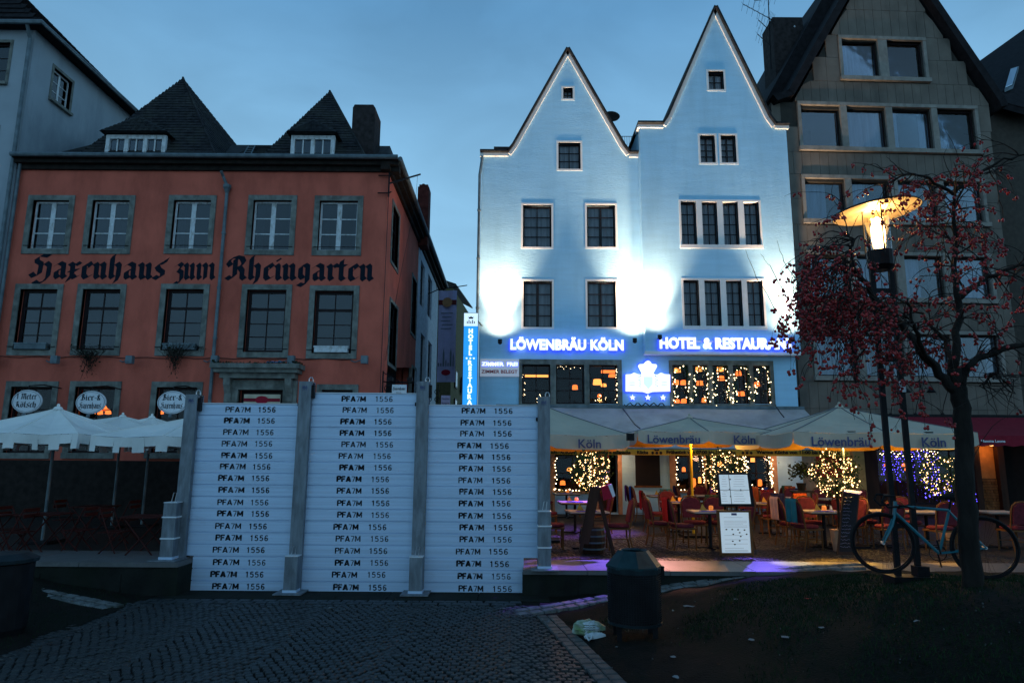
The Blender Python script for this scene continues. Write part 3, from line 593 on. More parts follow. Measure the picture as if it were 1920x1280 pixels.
blackletter('zum', FH, s0 + .12, s1 - .14, sz1 - .29, .06, -.028, M['letter_dark'], pb, th=.004)
# oval signs hanging in front of the ground floor windows
def oval(px, py, l1, l2, label):
    Yo = YR - 1.3; c = atY(px, py, Yo); FO = Fr((0, Yo, TZ), 0); rx, rzz = .43, .33
    t = thing('oval_sign', label, 'sign', c, 'white oval signs hanging on the red house')
    pts = [(c.x + rx * math.cos(a * math.pi / 16), Yo, c.z + rzz * math.sin(a * math.pi / 16)) for a in range(32)]
    bd = MB().slab(pts, (0, .05, 0)).build('sign_board', M['plate'], t)
    rim = MB().tube([(c.x + (rx - .03) * math.cos(a * math.pi / 16), Yo - .006, c.z + (rzz - .03) * math.sin(a * math.pi / 16)) for a in range(33)], .006, 4); rim.build('rim', M['print_grey'], t)
    blackletter(l1, FO, c.x - .29, c.x + .29, c.z + .06, .12, -.008, M['letter_dark'], bd, nib=.22, th=.004)
    blackletter(l2, FO, c.x - .31, c.x + .31, c.z - .17, .115, -.008, M['letter_dark'], bd, nib=.22, th=.004)
    MB().tube([(c.x, Yo + .02, c.z + rzz), (c.x, Yo + .02, c.z + rzz + .12), (c.x + .1, Yo + .5, c.z + rzz + .2), (c.x + .1, YR, c.z + rzz + .18)], .018, 5).build('hanger', M['iron'], t)
    MB().lathe((c.x - .0, Yo - .05, c.z - rzz - .12), [(.01, 0), (.05, .03), (.05, .09), (.01, .12)], 8).build('spotlight', M['zinc'], t)
oval(50, 752, '1 Meter', 'Kölsch', 'white oval sign reading 1 Meter Kölsch, leftmost over the umbrellas')
oval(170, 754, 'Bier-&', 'Haxenhaus', 'white oval sign reading Bier-& Haxenhaus above the white umbrella peaks')
oval(323, 754, 'Bier-&', 'Haxenhaus', 'white oval sign reading Bier-& Haxenhaus half hidden by the barrier post')
# striped sign at the door
sg = thing('door_sign', 'cream sign with dark red stripe and oval crest in the red house doorway', 'sign', atY(490, 752, YR - .3))
FS = Fr((0, YR - .3, TZ), 0); a0, a1 = FS.hit(457, 750)[0], FS.hit(525, 750)[0]; zt = FS.hit(490, 739)[1]
MB().fbox(FS, a0, a1, 0, .04, zt - .42, zt).build('sign_board', mat('cream_board', (.5, .44, .32), .6), sg)
MB().fbox(FS, a0, a1, -.006, 0, zt - .22, zt - .12).build('stripe', M['wine'], sg)
cc = ((a0 + a1) / 2, zt - .17); MB().slab([FS.P(cc[0] + .2 * math.cos(a * math.pi / 10), -.014, cc[1] + .12 * math.sin(a * math.pi / 10)) for a in range(20)], (0, .006, 0)).build('crest', M['red_print'], sg)
# dead hanging flower plants below two windows
def dead_plant(px, top, bot, label, seed):
    rr = random.Random(seed); c = atY(px, top, YR - .2); t = thing('hanging_plant', label, 'plant', c, None); mb = MB(); lf = MB()
    z1 = c.z; z0 = atY(px, bot, YR - .2).z; H = z1 - z0
    for i in range(46):
        x = c.x + rr.gauss(0, .28); p = Vector((x, YR - .16 - rr.random() * .15, z1 + rr.uniform(-.05, .2))); pts = [p]; ln = rr.uniform(.25, 1.0) * H * (1 - min(.8, abs(x - c.x) * 1.1))
        tx = c.x + rr.gauss(0, .10)
        for s_ in range(1, 6):
            f = s_ / 5; pts.append(Vector((x + (tx - x) * f + rr.gauss(0, .03), p.y + rr.gauss(0, .02), p.z - ln * f)))
        mb.tube(pts, [.007] * 5 + [.003], 3)
        for k in range(7):
            q = pts[rr.randrange(6)] + Vector((rr.gauss(0, .04), rr.gauss(0, .03), rr.gauss(0, .05))); s_ = rr.uniform(.015, .035); a = Vector((rr.uniform(-1, 1), rr.uniform(-1, 1), rr.uniform(-1, 1))) * s_; b = Vector((rr.uniform(-1, 1), rr.uniform(-1, 1), rr.uniform(-1, 1))) * s_
            lf.quad(q - a, q - b, q + a, q + b)
    mb.build('stem', M['twig'], t); lf.build('leaves', M['leaf_dark'], t, kind='stuff')
dead_plant(170, 660, 718, 'straggly plant trailing down the red wall above the middle oval sign', 1)
dead_plant(330, 655, 722, 'straggly plant hanging from a window box above the half hidden oval sign', 2)
# blue cloth left on the canopy
bl = MB(); c = FR.P(FR.hit(522, 688)[0], -.3, cz + .14)
for i in range(9):
    for j in range(4):
        pass
g = [[c + Vector((-.26 + i * .065, -.1 + j * .07, .06 * abs(math.sin(i * 1.3 + j)) + .03 * rnd.random())) for i in range(9)] for j in range(4)]
for j in range(3):
    for i in range(8): bl.quad(g[j][i], g[j][i + 1], g[j + 1][i + 1], g[j + 1][i])
bl.build('plastic_sheet', mat('blue_plastic', (.05, .32, .62), .4), None, label='crumpled light blue plastic lying on the stone door canopy', cat='plastic sheet')

# ================================================================== ALLEY: white neighbour, ochre house, banner
alley = thing('white_alley_house', 'narrow white house with dark windows behind the red house in the alley', 'house', (XR, yB, TZ))
yW = xf(821, 560).y
FW = Fr((XR + .02, yB, TZ), R(90)); wl = []
for q in ((787, 795, 491, 577), (801, 809, 518, 597), (787, 795, 626, 720), (801, 808, 640, 730), (787, 795, 745, 830)):
    xm, ym = (q[0] + q[1]) / 2, (q[2] + q[3]) / 2; wl.append((xf(q[0], ym).y - yB, xf(q[1], ym).y - yB, xf(xm, q[3]).z, xf(xm, q[2]).z))
holed_wall(FW, [(0, TZ), (yW - yB, TZ), (yW - yB, ZE - .4), (0, ZE - .4)], wl, .3).build('wall', mat('alley_white', (.55, .60, .64), .9, bump=.2), alley)
for r in wl: window(FW, alley, r, 2, 3, M['dark_frame'], M['glass_up'], d=.1, fw=.08, kw={}); 
room(FW, alley, 0, yW - yB, TZ, ZE - .5, .5, 4, M['room'])
MB().slab([(XR + .3, yB + .2, ZE - .02), (XR + .3, yW, ZE - .02), (XR - 3, yW, ZE + 3)], (-.05, 0, 0)).build('roof', M['slate'], alley)
ban = thing('banner', 'tall lilac banner with brown striped crest hanging from a pole in the alley', 'banner', atY(838, 700, 32))
FB = Fr((0, 32, TZ), R(-7)); zt, zb_ = FB.hit(838, 545)[1], FB.hit(836, 716)[1]; b0_, b1_ = FB.hit(821, 630)[0], FB.hit(855, 630)[0]
mb = MB(); n = 10
for i in range(n):
    for j in range(8):
        f = lambda i, j: FB.P(b0_ + (b1_ - b0_) * i / n, .04 * math.sin(i * .9 + j * .5), zb_ + (zt - zb_) * j / 8)
        mb.quad(f(i, j), f(i + 1, j), f(i + 1, j + 1), f(i, j + 1))
mb.build('cloth', M['purple_banner'], ban, smooth=True)
MB().fbox(FB, b0_, b1_, -.075, -.06, zt - .72, zt - .48).build('stripe', mat('brown_print', (.16, .03, .03), .8), ban)
cm = (b0_ + b1_) / 2; MB().slab([FB.P(cm + .24 * math.cos(a * math.pi / 10), -.1, zt - .6 + .24 * math.sin(a * math.pi / 10)) for a in range(20)], FB.n * .02).build('crest', mat('gold_print', (.45, .22, .10), .7), ban)
MB().slab([FB.P(cm + .22 * math.cos(a * math.pi / 10), -.08, zb_ + .45 + .14 * math.sin(a * math.pi / 10)) for a in range(20)], FB.n * .02).build('crest', M['red_print'], ban)
mb = MB()
for k in range(5): mb.fbox(FB, cm - .3 + .05 * (k % 2), cm + .28 - .06 * (k % 3), -.07, -.06, zt - 1.15 - k * .19, zt - 1.11 - k * .19)
mb.build('print', M['print_grey'], ban)
mb = MB(); rr = random.Random(4); u = b0_ + .05
while u < b1_ - .1:
    h = rr.uniform(.15, .5) if rr.random() < .7 else rr.uniform(.6, .95); wv = rr.uniform(.04, .1); mb.slab([FB.P(u, -.07, zb_ + .75), FB.P(u + wv, -.07, zb_ + .75), FB.P(u + wv, -.07, zb_ + .75 + h * .7), FB.P(u + wv / 2, -.07, zb_ + .75 + h), FB.P(u, -.07, zb_ + .75 + h * .7)], FB.n * .006); u += wv + .05
mb.build('print', M['print_grey'], ban)
mb = MB(); pp = FB.P(b0_ - .1, 0, zt + .05); mb.tube([pp, FB.P(b1_ + .5, 0, zt + .25)], .025, 5); mb.tube([pp, FB.P(b0_ - .6, .2, zt - .1)], .025, 5); mb.tube([pp, FB.P(b0_ - .25, 0, zt + .9)], .015, 4); mb.build('pole', M['iron'], ban)
och = thing('ochre_alley_house', 'ochre gabled house end at the far end of the alley', 'house', (-5, 40, TZ))
FO_ = Fr((0, 40, TZ), R(50)); 
c0 = atY(822, 700, 40).x; c1 = atY(845, 700, 40).x; h0 = atY(840, 540, 40).z
mb = MB(); mb.box(c0 - 3, c1, 40, 48, TZ, h0 - .2); mb.build('wall', M['yellow_wall'], och)
c2 = atY(881, 700, 55).x; zz0 = atY(845, 540, 40).z; 
mb = MB(); p_ = [(c1, 40, TZ), (c1 + .3, 41, zz0)]
mb.slab([(c1 + .01, 40.01, TZ), (atY(883, 700, 52).x, 52, TZ), (atY(880, 585, 52).x, 52, atY(880, 588, 52).z), (c1 + .01, 40.01, zz0)], (-.4, 0, 0)); mb.build('wall', M['yellow_wall'], och)
mb = MB()
mb.slab([(c1 + .2, 39.9, zz0 + .15), (atY(884, 700, 52).x, 52, atY(880, 582, 52).z + .15), (atY(884, 700, 52).x - 1.5, 52, atY(880, 582, 52).z + .9), (c1 - 2, 40, zz0 + .9)], (0, 0, .1)); mb.build('roof', M['slate'], och)
for (px, py) in ((868, 610), (868, 660), (866, 715), (856, 600)):
    Yq = 46 if px > 860 else 42.5; q = atY(px, py, Yq)
# windows along the receding side
v_ = (Vector((atY(883, 700, 52).x, 52, 0)) - Vector((c1, 40, 0))); ang = math.atan2(v_.y, v_.x); FQ = Fr((c1 + .01, 40.01, TZ), ang); Lq = v_.length
for lv in range(4):
    for k in range(3):
        u = Lq * (.2 + .3 * k); z_ = TZ + .9 + lv * 1.75; fr_ = MB(); fr_.fbox(FQ, u - .5, u + .5, -.05, .02, z_, z_ + 1.1); w_ = fr_.build('window', M['dark_frame'], och); link('pane', pane_mesh(.8, .9, M['glass_up']), w_, FQ.P(u, -.06, z_ + .55), FQ.a)
MB().box(-14, 10, 62, 63, TZ, 6.5).build('row_house', M['yellow_wall'], None, label='plain dim house front closing off the far end of the alley', cat='house')
sm = thing('alley_sign', 'small lilac sign with two round symbols standing in the alley mouth', 'sign', atY(844, 752, 24)); FA = Fr((0, 24, TZ), 0)
a0, a1 = FA.hit(827, 750)[0], FA.hit(844, 750)[0]; zt = FA.hit(835, 741)[1]; 
bd = MB().fbox(FA, a0, a1, 0, .04, zt - .55, zt).build('sign_board', M['purple_banner'], sm); text_in('Haxenhaus', FA, a0 + .03, a1 - .03, zt - .14, .06, -.006, M['letter_dark'], bd, ext=.002); text_in('Rheingarten', FA, a0 + .03, a1 - .03, zt - .30, .06, -.006, M['letter_dark'], bd, ext=.002)
MB().tube([(a0 + .16, 24.05, TZ), (a0 + .16, 24.05, zt)], .03, 6).build('post', M['iron'], sm)
ig = thing('wrought_iron_trellis', 'black wrought-iron scrollwork on the alley wall below the banner', 'ironwork', (XR + .1, 31, TZ)); mb = MB()
for k in range(9):
    for s_ in (-1, 1):
        p = atY(812 + 7 * s_, 735 + k * 14, 31); mb.tube([p + Vector((s_ * .14 * (1 - t / 20) * math.cos(t * .5), 0, .14 * (1 - t / 20) * math.sin(t * .5))) for t in range(18)], .018, 4)
mb.tube([atY(804, 720, 31), atY(802, 850, 31)], .03, 4); mb.tube([atY(822, 720, 31), atY(820, 850, 31)], .03, 4); mb.build('scrollwork', M['iron'], ig)

# ================================================================== TALL WHITE HOUSE at far left
xc = atY(69, 59, YR).x; zt0 = atY(60, 56, YR).z; tw = thing('tall_white_house', 'tall white rendered house with steep dark tiled roof behind the red house', 'house', (xc - 4, YR, TZ))
FT = Fr((0, YR - .05, TZ), 0); FTf = Fr((xc, YR - .05, TZ), R(90)); yT = atX(250, 207, xc).y + .2
h1 = FT.rect(-60, 15, 80, 155); h2 = FT.rect(-90, -12, 240, 330)
holed_wall(FT, [(xc - 9, TZ), (xc, TZ), (xc, zt0), (xc - 9, zt0)], [h1, h2], .3).build('wall', M['white_wall'], tw)
q = (97, 133, 130, 207); a = atX(97, 165, xc).y - FTf.o.y; b = atX(133, 175, xc).y - FTf.o.y; hz0, hz1 = atX(114, 200, xc).z, atX(114, 137, xc).z
holed_wall(FTf, [(.302, TZ), (yT - YR, TZ), (yT - YR, zt0), (.302, zt0)], [(a, b, hz0, hz1)], .3).build('wall', M['white_wall'], tw)
for r, f_ in ((h1, FT), (h2, FT), ((a, b, hz0, hz1), FTf)):
    surround(f_, r, .1, .02, .12, sill=.1).build('stone_frame', M['surround'], tw); window(f_, tw, r, 2, 3, M['white_paint'] if f_ is FTf else M['dark_frame'], M['glass_up'], d=.12, fw=.06, mull=.1)
room(FT, tw, xc - 8.8, xc - .4, TZ + 5, zt0, .5, 5, M['room'])
# roof: eaves on front and flank, rising left/back
o = .45; zr0 = zt0 - .05; e0 = Vector((xc + o, YR - o, zr0)); e1 = Vector((xc + o, yT + .1, zr0)); e2 = Vector((xc - 9.5, YR - o, zr0)); e3 = Vector((xc - 9.5, yT + .1, zr0)); rz1 = zr0 + 4.6
g0 = Vector((xc - 4.2, YR + 1.2, rz1)); g1 = Vector((xc - 4.2, yT - 1.6, rz1)); gt = Vector((xc - 4.2, YR + 1.2, rz1))
mb = MB(); mb.poly([e0, e1, g1, g0]); mb.poly([e2, e0, g0]); mb.poly([e1, e3, g1]); mb.poly([e3, e2, g0, g1]); mb.poly([e0, e2, e3, e1]); rf = mb.build('roof', M['tile'], tw)
shingles([e0, e1, g1, g0], M['tile'], rf, row=.24, wd=.26, lift=.03, name='roof_tiles'); shingles([e2, e0, g0], M['tile'], rf, row=.24, wd=.26, lift=.03, name='roof_tiles')
mb = MB(); mb.tube([e2 + Vector((0, -.05, 0)), e0 + Vector((.05, -.05, 0)), e1 + Vector((.05, 0, 0))], .08, 6); mb.build('gutter', M['zinc'], tw)
mb = MB(); mb.tube([(xc - .02, YR - .45, zr0), (xc - .06, YR - .17, zr0 - .4), (xc - .06, YR - .17, TZ)], .06, 8); mb.tube([(xc + .15, YR - .12, atY(36, 300, YR).z), (xc + .15, YR - .12, TZ)], .05, 8); mb.build('downpipe', M['zinc'], tw)
# ================================================================== HOTEL (two light blue gabled houses)
YH = 23.5
FH1 = Fr((0, YH, TZ), 0)
h1 = thing('hotel_house', 'light blue hotel house with the lower left gable and four single windows', 'hotel', (1, YH, TZ))
hx0 = FH1.hit(900, 500)[0]; hx1 = FH1.hit(1206, 500)[0]
ez = FH1.hit(925, 291)[1]; gz = FH1.hit(1065, 103)[1]; gx = FH1.hit(1065, 200)[0]
ga, gb = FH1.hit(953, 291)[0], FH1.hit(1179, 291)[0]
out1 = [(hx0, TZ), (hx1, TZ), (hx1, ez), (gb, ez), (gb - .22, ez + .30), (gx, gz), (ga + .22, ez + .30), (ga, ez), (hx0, ez)]
H1W = [((1056, 1074, 165, 185), 2, 2), ((1047, 1088.5, 267.5, 317), 2, 3)]
row_a = [((980.5, 1034, 384.5, 463), 2, 4), ((1100.5, 1154, 384.5, 463), 2, 4)]; row_b = [((981.5, 1035, 527, 613), 2, 4), ((1101.5, 1155, 527, 613), 2, 4)]
rest = [((979, 1032, 683, 757), 2, 3), ((1042.5, 1095.5, 683, 757), 2, 3), ((1105, 1158, 683, 757), 2, 3)]
# ground floor openings of house 1 (hidden part behind barrier kept simple)
gf1 = [(FH1.hit(1040, 880)[0], FH1.hit(1108, 880)[0], TZ + .75, TZ + 2.45), (FH1.hit(1121, 880)[0], FH1.hit(1158, 880)[0], TZ + .04, TZ + 2.5)]
allw = [(FH1.rect(*q), nx, nz) for q, nx, nz in H1W + row_a + row_b + rest]
holed_wall(FH1, out1, [r for r, _, _ in allw] + gf1, .4).build('wall', M['blue_wall'], h1)
MB().box(hx0 + .001, hx0 + .35, YH + .41, YH + 9, TZ, ez).build('wall', M['blue_wall'], h1)
def edge_trim(fr, pts, m, root, out=.08, th=.12, inn=.5, name='verge_trim'):
    for (a, b) in zip(pts, pts[1:]):
        a = Vector((a[0], a[1])); b = Vector((b[0], b[1])); d = (b - a).normalized(); n = Vector((-d.y, d.x)); mb = MB()
        q = [a - d * .0, b + d * .0, b - n * th, a - n * th]
        mb.slab([fr.P(p.x, -out, p.y) for p in q], fr.n * (out + inn)); mb.build(name, m, root)
tp = [(hx0 - .06, ez + .06), (ga, ez + .06), (ga + .2, ez + .34), (gx, gz + .16), (gb - .2, ez + .34), (gb, ez + .06), (hx1, ez + .06)]
edge_trim(FH1, tp, M['trim'], h1)
def gable_roof(fr, pts, root, depth=9.0, out=.2, m=M['slate']):
    mb = MB(); q = [(u, z + .012) for u, z in pts]; n = len(q)
    for (a, b) in zip(q, q[1:]):
        d = Vector((b[0] - a[0], b[1] - a[1])).normalized(); nn = Vector((-d.y, d.x)) * .07
        mb.slab([fr.P(a[0], -out, a[1]), fr.P(b[0], -out, b[1]), fr.P(b[0] + nn.x, -out, b[1] + nn.y), fr.P(a[0] + nn.x, -out, a[1] + nn.y)], fr.n * (depth + out))
    return mb.build('roof', m, root)
gable_roof(FH1, tp, h1)
MB().slab([FH1.P(p[0], 9.0, p[1]) for p in out1], (0, .3, 0)).build('wall', M['chimney'], h1)
def hotel_window(fr, root, r, nx, nz, cur=True, gm=None, sur=.07, lit=False):
    surround(fr, r, sur, .015, .14).build('window_trim', M['trim'], root)
    c = (M['curtain'], rnd.choice([[(0, 1, 0)], [(0, .45, 0), (.55, 1, 0)], [(0, .42, 0), (.5, 1, 0)]])) if cur else None
    return window(fr, root, r, nx, nz, M['dark_frame'], gm or M['glass'], d=.15, fw=.055, bw=.03, cur=c)
for r, nx, nz in allw[:6]: hotel_window(FH1, h1, r, nx, nz)
ru0, ru1, rz0, rz1 = FH1.rect(973, 1166, 674, 759)
for i, (r, nx, nz) in enumerate(allw[6:]):
    window(FH1, h1, r, nx, nz, M['dark_frame'], M['glass'], d=.13, fw=.05, bw=.03)
mb = MB(); us = [ru0] + [x for r, _, _ in allw[6:] for x in (r[0], r[1])] + [ru1]
za, zb2 = allw[6][0][2], allw[6][0][3]
for a, b in zip(us[::2], us[1::2]): mb.fbox(FH1, a, b, -.05, .12, za, zb2)
mb.fbox(FH1, ru0, ru1, -.05, .12, zb2, rz1); mb.fbox(FH1, ru0, ru1, -.09, .12, za - .1, za); mb.build('stone_frame', M['surround'], h1)
# rooms
ceil = rz1 + .15
rm1 = room(FH1, h1, hx0 + .4, hx1 - .1, TZ + 2.75, ceil, .45, 5, M['room']); room(FH1, h1, hx0 + .4, hx1 - .1, ceil + .2, ez - .1, .7, 4, M['room']); room(FH1, h1, gx - .55, gx + .55, ez, ez + 3.0, .7, 4, M['room']); room(FH1, h1, hx0 + .4, hx1 - .1, TZ + .02, TZ + 2.7, .45, 5, M['room'])

# ---------------- right, taller house, its upper floors stand proud of the ground floor
PJ = .42; FH2 = Fr((0, YH - PJ, TZ), 0); FH2g = Fr((0, YH + .02, TZ), 0)
h2 = thing('hotel_house', 'light blue hotel house with the tallest pointed gable and rows of four narrow windows', 'hotel', (8, YH, TZ))
jx0 = FH2.hit(1206, 500)[0]; jx1 = FH2.hit(1491, 500)[0]; jz0 = FH2.hit(1340, 661)[1]; jez = FH2.hit(1220, 238)[1]
kx = FH2.hit(1340, 22)[0]; kz = FH2.hit(1340, 26)[1]; ka, kb = FH2.hit(1243, 238)[0], FH2.hit(1452, 242)[0]
out2 = [(jx0, jz0), (jx1, jz0), (jx1, jez), (kb, jez), (kb - .22, jez + .32), (kx, kz), (ka + .22, jez + .32), (ka, jez), (jx0, jez)]
W2 = [((1328.5, 1357, 134, 168), 2, 2), ((1313, 1341, 254, 305), 2, 4), ((1352, 1380, 254, 305), 2, 4)]
q1 = [(1277.5, 1306, 378, 459), (1317, 1345.5, 378, 459), (1356.5, 1385, 378, 459), (1396, 1424.5, 378, 459)]
q2 = [(1282.5, 1311.5, 525, 611), (1322, 1351.5, 525, 611), (1362.5, 1392, 525, 611), (1402, 1431.5, 525, 611)]
W2a = [(FH2.rect(*q), nx, nz) for q, nx, nz in W2]; Wq = [[(FH2.rect(*q), 2, 4) for q in g] for g in (q1, q2)]
holed_wall(FH2, out2, [r for r, _, _ in W2a + Wq[0] + Wq[1]], .38).build('wall', M['blue_wall'], h2)
mb = MB(); mb.box(jx0, jx1, YH - PJ, YH + .03, jz0 - .05, jz0); mb.build('soffit', M['trim'], h2)
MB().box(jx0 - .03, jx1, YH - PJ - .05, YH - PJ - .001, jz0 - .07, jz0 + .03).build('ledge', M['trim'], h2)
MB().box(jx0, jx0 + .3, YH - PJ + .381, YH + 9, jz0 + .01, jez).build('wall', M['blue_wall'], h2); MB().box(jx1 - .3, jx1, YH - PJ + .381, YH + 9, jz0 + .01, jez).build('wall', M['blue_wall'], h2)
tp2 = [(jx0 - .08, jez + .06), (ka, jez + .06), (ka + .2, jez + .36), (kx, kz + .18), (kb - .2, jez + .36), (kb, jez + .06), (jx1 + .08, jez + .06)]
edge_trim(FH2, tp2, M['trim'], h2); gable_roof(FH2, tp2, h2)
MB().slab([FH2.P(p[0], 9.0, p[1]) for p in out2], (0, .3, 0)).build('wall', M['chimney'], h2)
for r, nx, nz in W2a: hotel_window(FH2, h2, r, nx, nz)
for g in Wq:
    mb = MB(); g0_, g1_ = g[0][0][0], g[-1][0][1]; z0_, z1_ = g[0][0][2], g[0][0][3]
    us = [g0_ - .07] + [x for r, _, _ in g for x in (r[0], r[1])] + [g1_ + .07]
    for a, b in zip(us[::2], us[1::2]): mb.fbox(FH2, a, b, -.015, .14, z0_, z1_)
    mb.fbox(FH2, us[0], us[-1], -.015, .14, z1_, z1_ + .07); mb.fbox(FH2, us[0], us[-1], -.05, .14, z0_ - .13, z0_); mb.build('window_trim', M['trim'], h2)
    for r, nx, nz in g: window(FH2, h2, r, nx, nz, M['dark_frame'], M['glass'], d=.15, fw=.05, bw=.025, cur=(M['curtain'], [(0, 1, 0)]))
# ground and restaurant floor wall
gr = [(1261, 1291, 684, 757), (1299, 1328, 684, 757), (1336.5, 1366, 684, 757), (1374.5, 1404, 684, 757), (1412.5, 1444, 684, 757)]
grr = [FH2g.rect(*q) for q in gr]
gf2 = [FH2g.rect(1267, 1321, 845, 946), FH2g.rect(1335, 1386, 845, 946), FH2g.rect(1397, 1446, 845, 946)]
gf2 = [(a, b, TZ + .8, TZ + 2.5) for a, b, c, d in gf2]
# a tall boarded window between the door and the first bay
board = (FH2g.hit(1191, 880)[0], FH2g.hit(1237, 880)[0], TZ + .95, TZ + 2.45)
hw = holed_wall(FH2g, [(hx1 + .002, TZ), (jx1 - .02, TZ), (jx1 - .02, jz0 - .06), (hx1 + .002, jz0 - .06)], grr + [gf2[0], gf2[1], gf2[2]], .36); hw.build('wall', M['blue_wall'], h2)
mb = MB(); sr0, sr1, _, srt = FH2g.rect(1255, 1451, 676, 759); us = [sr0] + [x for r in grr for x in (r[0], r[1])] + [sr1]; za, zb2 = grr[0][2], grr[0][3]
for a, b in zip(us[::2], us[1::2]): mb.fbox(FH2g, a, b, -.05, .12, za, zb2)
mb.fbox(FH2g, sr0, sr1, -.05, .12, zb2, srt); mb.fbox(FH2g, sr0, sr1, -.09, .12, za - .1, za); mb.build('stone_frame', M['surround'], h2)
for r in grr: window(FH2g, h2, r, 2, 3, M['dark_frame'], M['glass'], d=.13, fw=.04, bw=.025)
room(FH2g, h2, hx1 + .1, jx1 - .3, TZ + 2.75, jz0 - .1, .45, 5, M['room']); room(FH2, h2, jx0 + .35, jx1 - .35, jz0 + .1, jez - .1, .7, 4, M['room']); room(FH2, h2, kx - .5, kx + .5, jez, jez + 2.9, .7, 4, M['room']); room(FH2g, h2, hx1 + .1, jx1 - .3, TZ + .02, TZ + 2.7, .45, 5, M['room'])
# ground-floor windows with orange-brown stone jambs
for r in gf1[:1] + gf2:
    f_ = FH1 if r is gf1[0] else FH2g; rt = h1 if r is gf1[0] else h2
    mb = MB(); 
    for a, b in ((r[0] - .2, r[0]), (r[1], r[1] + .2)): mb.fbox(f_, a, b, -.06, .12, TZ, r[3])
    mb.fbox(f_, r[0] - .2, r[1] + .2, -.06, .12, r[3], r[3] + .2); mb.fbox(f_, r[0], r[1], -.1, .12, r[2] - .08, r[2]); mb.build('stone_frame', M['terra'], rt)
    window(f_, rt, r, 2, 3, M['dark_frame'], M['glass'], d=.14, fw=.06, bw=.03)
# door of house 1: red wooden door leaf standing open
dr = gf1[1]; mb = MB(); mb.fbox(FH1, dr[0] - .12, dr[0], -.05, .15, TZ, dr[3]); mb.fbox(FH1, dr[1], dr[1] + .14, -.05, .15, TZ, dr[3]); mb.build('door_frame', M['terra'], h1)
dm = MB(); dm.fbox(FH1, dr[0] + .02, dr[1] - .25, .18, .24, TZ + .03, dr[3]); dd = dm.build('door', mat('dark_red_door', (.14, .02, .015), .5), h1)
mb = MB()
for z_ in (TZ + .2, TZ + 1.1): mb.fbox(FH1, dr[0] + .14, dr[1] - .38, .16, .18, z_, z_ + .75)
mb.build('door_panel', M['wood_dark'], dd); MB().tube([FH1.P(dr[1] - .3, .12, TZ + 1.0), FH1.P(dr[1] - .3, .12, TZ + 1.2)], .015, 6).build('handle', M['steel'], dd)
# boarded tall panel between (dark shutters with timber frame)
pnl = thing('shutter_panel', 'dark framed blackboard panel on the blue wall beside the red door', 'blackboard', FH2g.P(board[0], 0, TZ + 1)); mb = MB(); mb.fbox(FH2g, board[0], board[1], -.05, -.004, board[2], board[3]); mb.build('board', M['chalk'], pnl)
mb = MB(); 
for z_ in (board[2] - .06, board[3] - .45, board[3]): mb.fbox(FH2g, board[0] - .05, board[1] + .05, -.08, -.002, z_, z_ + .06)
mb.build('frame', M['wood'], pnl)
# interior glow: lamps, shelves, bottles
def lampset(fr, root, spots, d):
    for (px, py, w_, h_, m) in spots:
        u, z = fr.hit(px, py); k = (23.5 + d) / 23.5; u *= k; z = EYE.z + (z - EYE.z) * k
        mb = MB(); mb.lathe(fr.P(u, d, z - h_ / 2), [(w_ * .5, 0), (w_ * .42, h_), (.02, h_ + .02)], 10); mb.build('lamp_shade', m, root)
lampset(FH1, h1, [(1078, 726, .22, .16, M['lampglow']), (1120, 716, .34, .2, M['lampglow2']), (1132, 722, .22, .1, M['lampglow2']), (1124, 742, .16, .1, M['lampglow']), (1148, 704, .3, .1, M['lampglow'])], 2.2)
def bar(fr, root, px0, px1, py, h, d, m):
    k = (23.5 + d) / 23.5; u0, z = fr.hit(px0, py); u1 = fr.hit(px1, py)[0]; MB().fbox(fr, u0 * k, u1 * k, d, d + .15, EYE.z + (z - EYE.z) * k - h / 2, EYE.z + (z - EYE.z) * k + h / 2).build('strip_lamp', m, root)
bar(FH1, h1, 984, 1028, 704, .07, 2.5, M['lampglow2']); bar(FH1, h1, 1128, 1160, 696, .10, 2.6, M['lampglow'])
lampset(FH2g, h2, [(px, py, .26, .15, m) for px, py, m in ((1270, 694, M['lampglow2']), (1268, 717, M['lampglow']), (1282, 717, M['lampglow']), (1283, 752, M['lampglow']), (1270, 753, M['lampglow']), (1310, 692, M['lampglow2']), (1312, 718, M['lampglow']), (1322, 750, M['lampglow']), (1350, 692, M['lampglow2']), (1352, 709, M['lampglow']), (1384, 700, M['lampglow']), (1390, 738, M['lampglow']), (1420, 720, M['lampglow']))], 1.6)
for root, fr, spots in ((h1, FH1, [(1055, 905, .2, .14), (1068, 880, .2, .1), (1085, 905, .16, .2), (1095, 935, .14, .1)]), (h2, FH2g, [(1282, 880, .14, .14), (1300, 905, .2, .3), (1296, 935, .16, .12), (1312, 900, .12, .2), (1350, 870, .2, .14), (1372, 900, .14, .2), (1358, 930, .14, .2), (1412, 862, .2, .14), (1425, 905, .16, .22), (1436, 925, .2, .2), (1408, 932, .15, .12)])):
    lampset(fr, root, [(a, b, c, d_, rnd.choice([M['lampglow'], M['lampglow2'], M['lampglow']])) for a, b, c, d_ in spots], 1.3)
for root, fr, a, b in ((h1, FH1, hx0 + .6, hx1 - .2), (h2, FH2g, hx1 + .3, jx1 - .5)):
    for base in (TZ, TZ + 2.8):
        mb = MB(); fu = MB()
        for k in range(int((b - a) / .9)):
            u = a + k * .9; fu.fbox(fr, u, u + .05, .9, .95, base, base + 1.0); fu.fbox(fr, u - .2, u + .35, 1.2, 1.3, base + .4, base + .95); fu.fbox(fr, u, u + .6, 3.0, 3.2, base + .9, base + .98)
        fu.build('furniture', M['wood'], root)
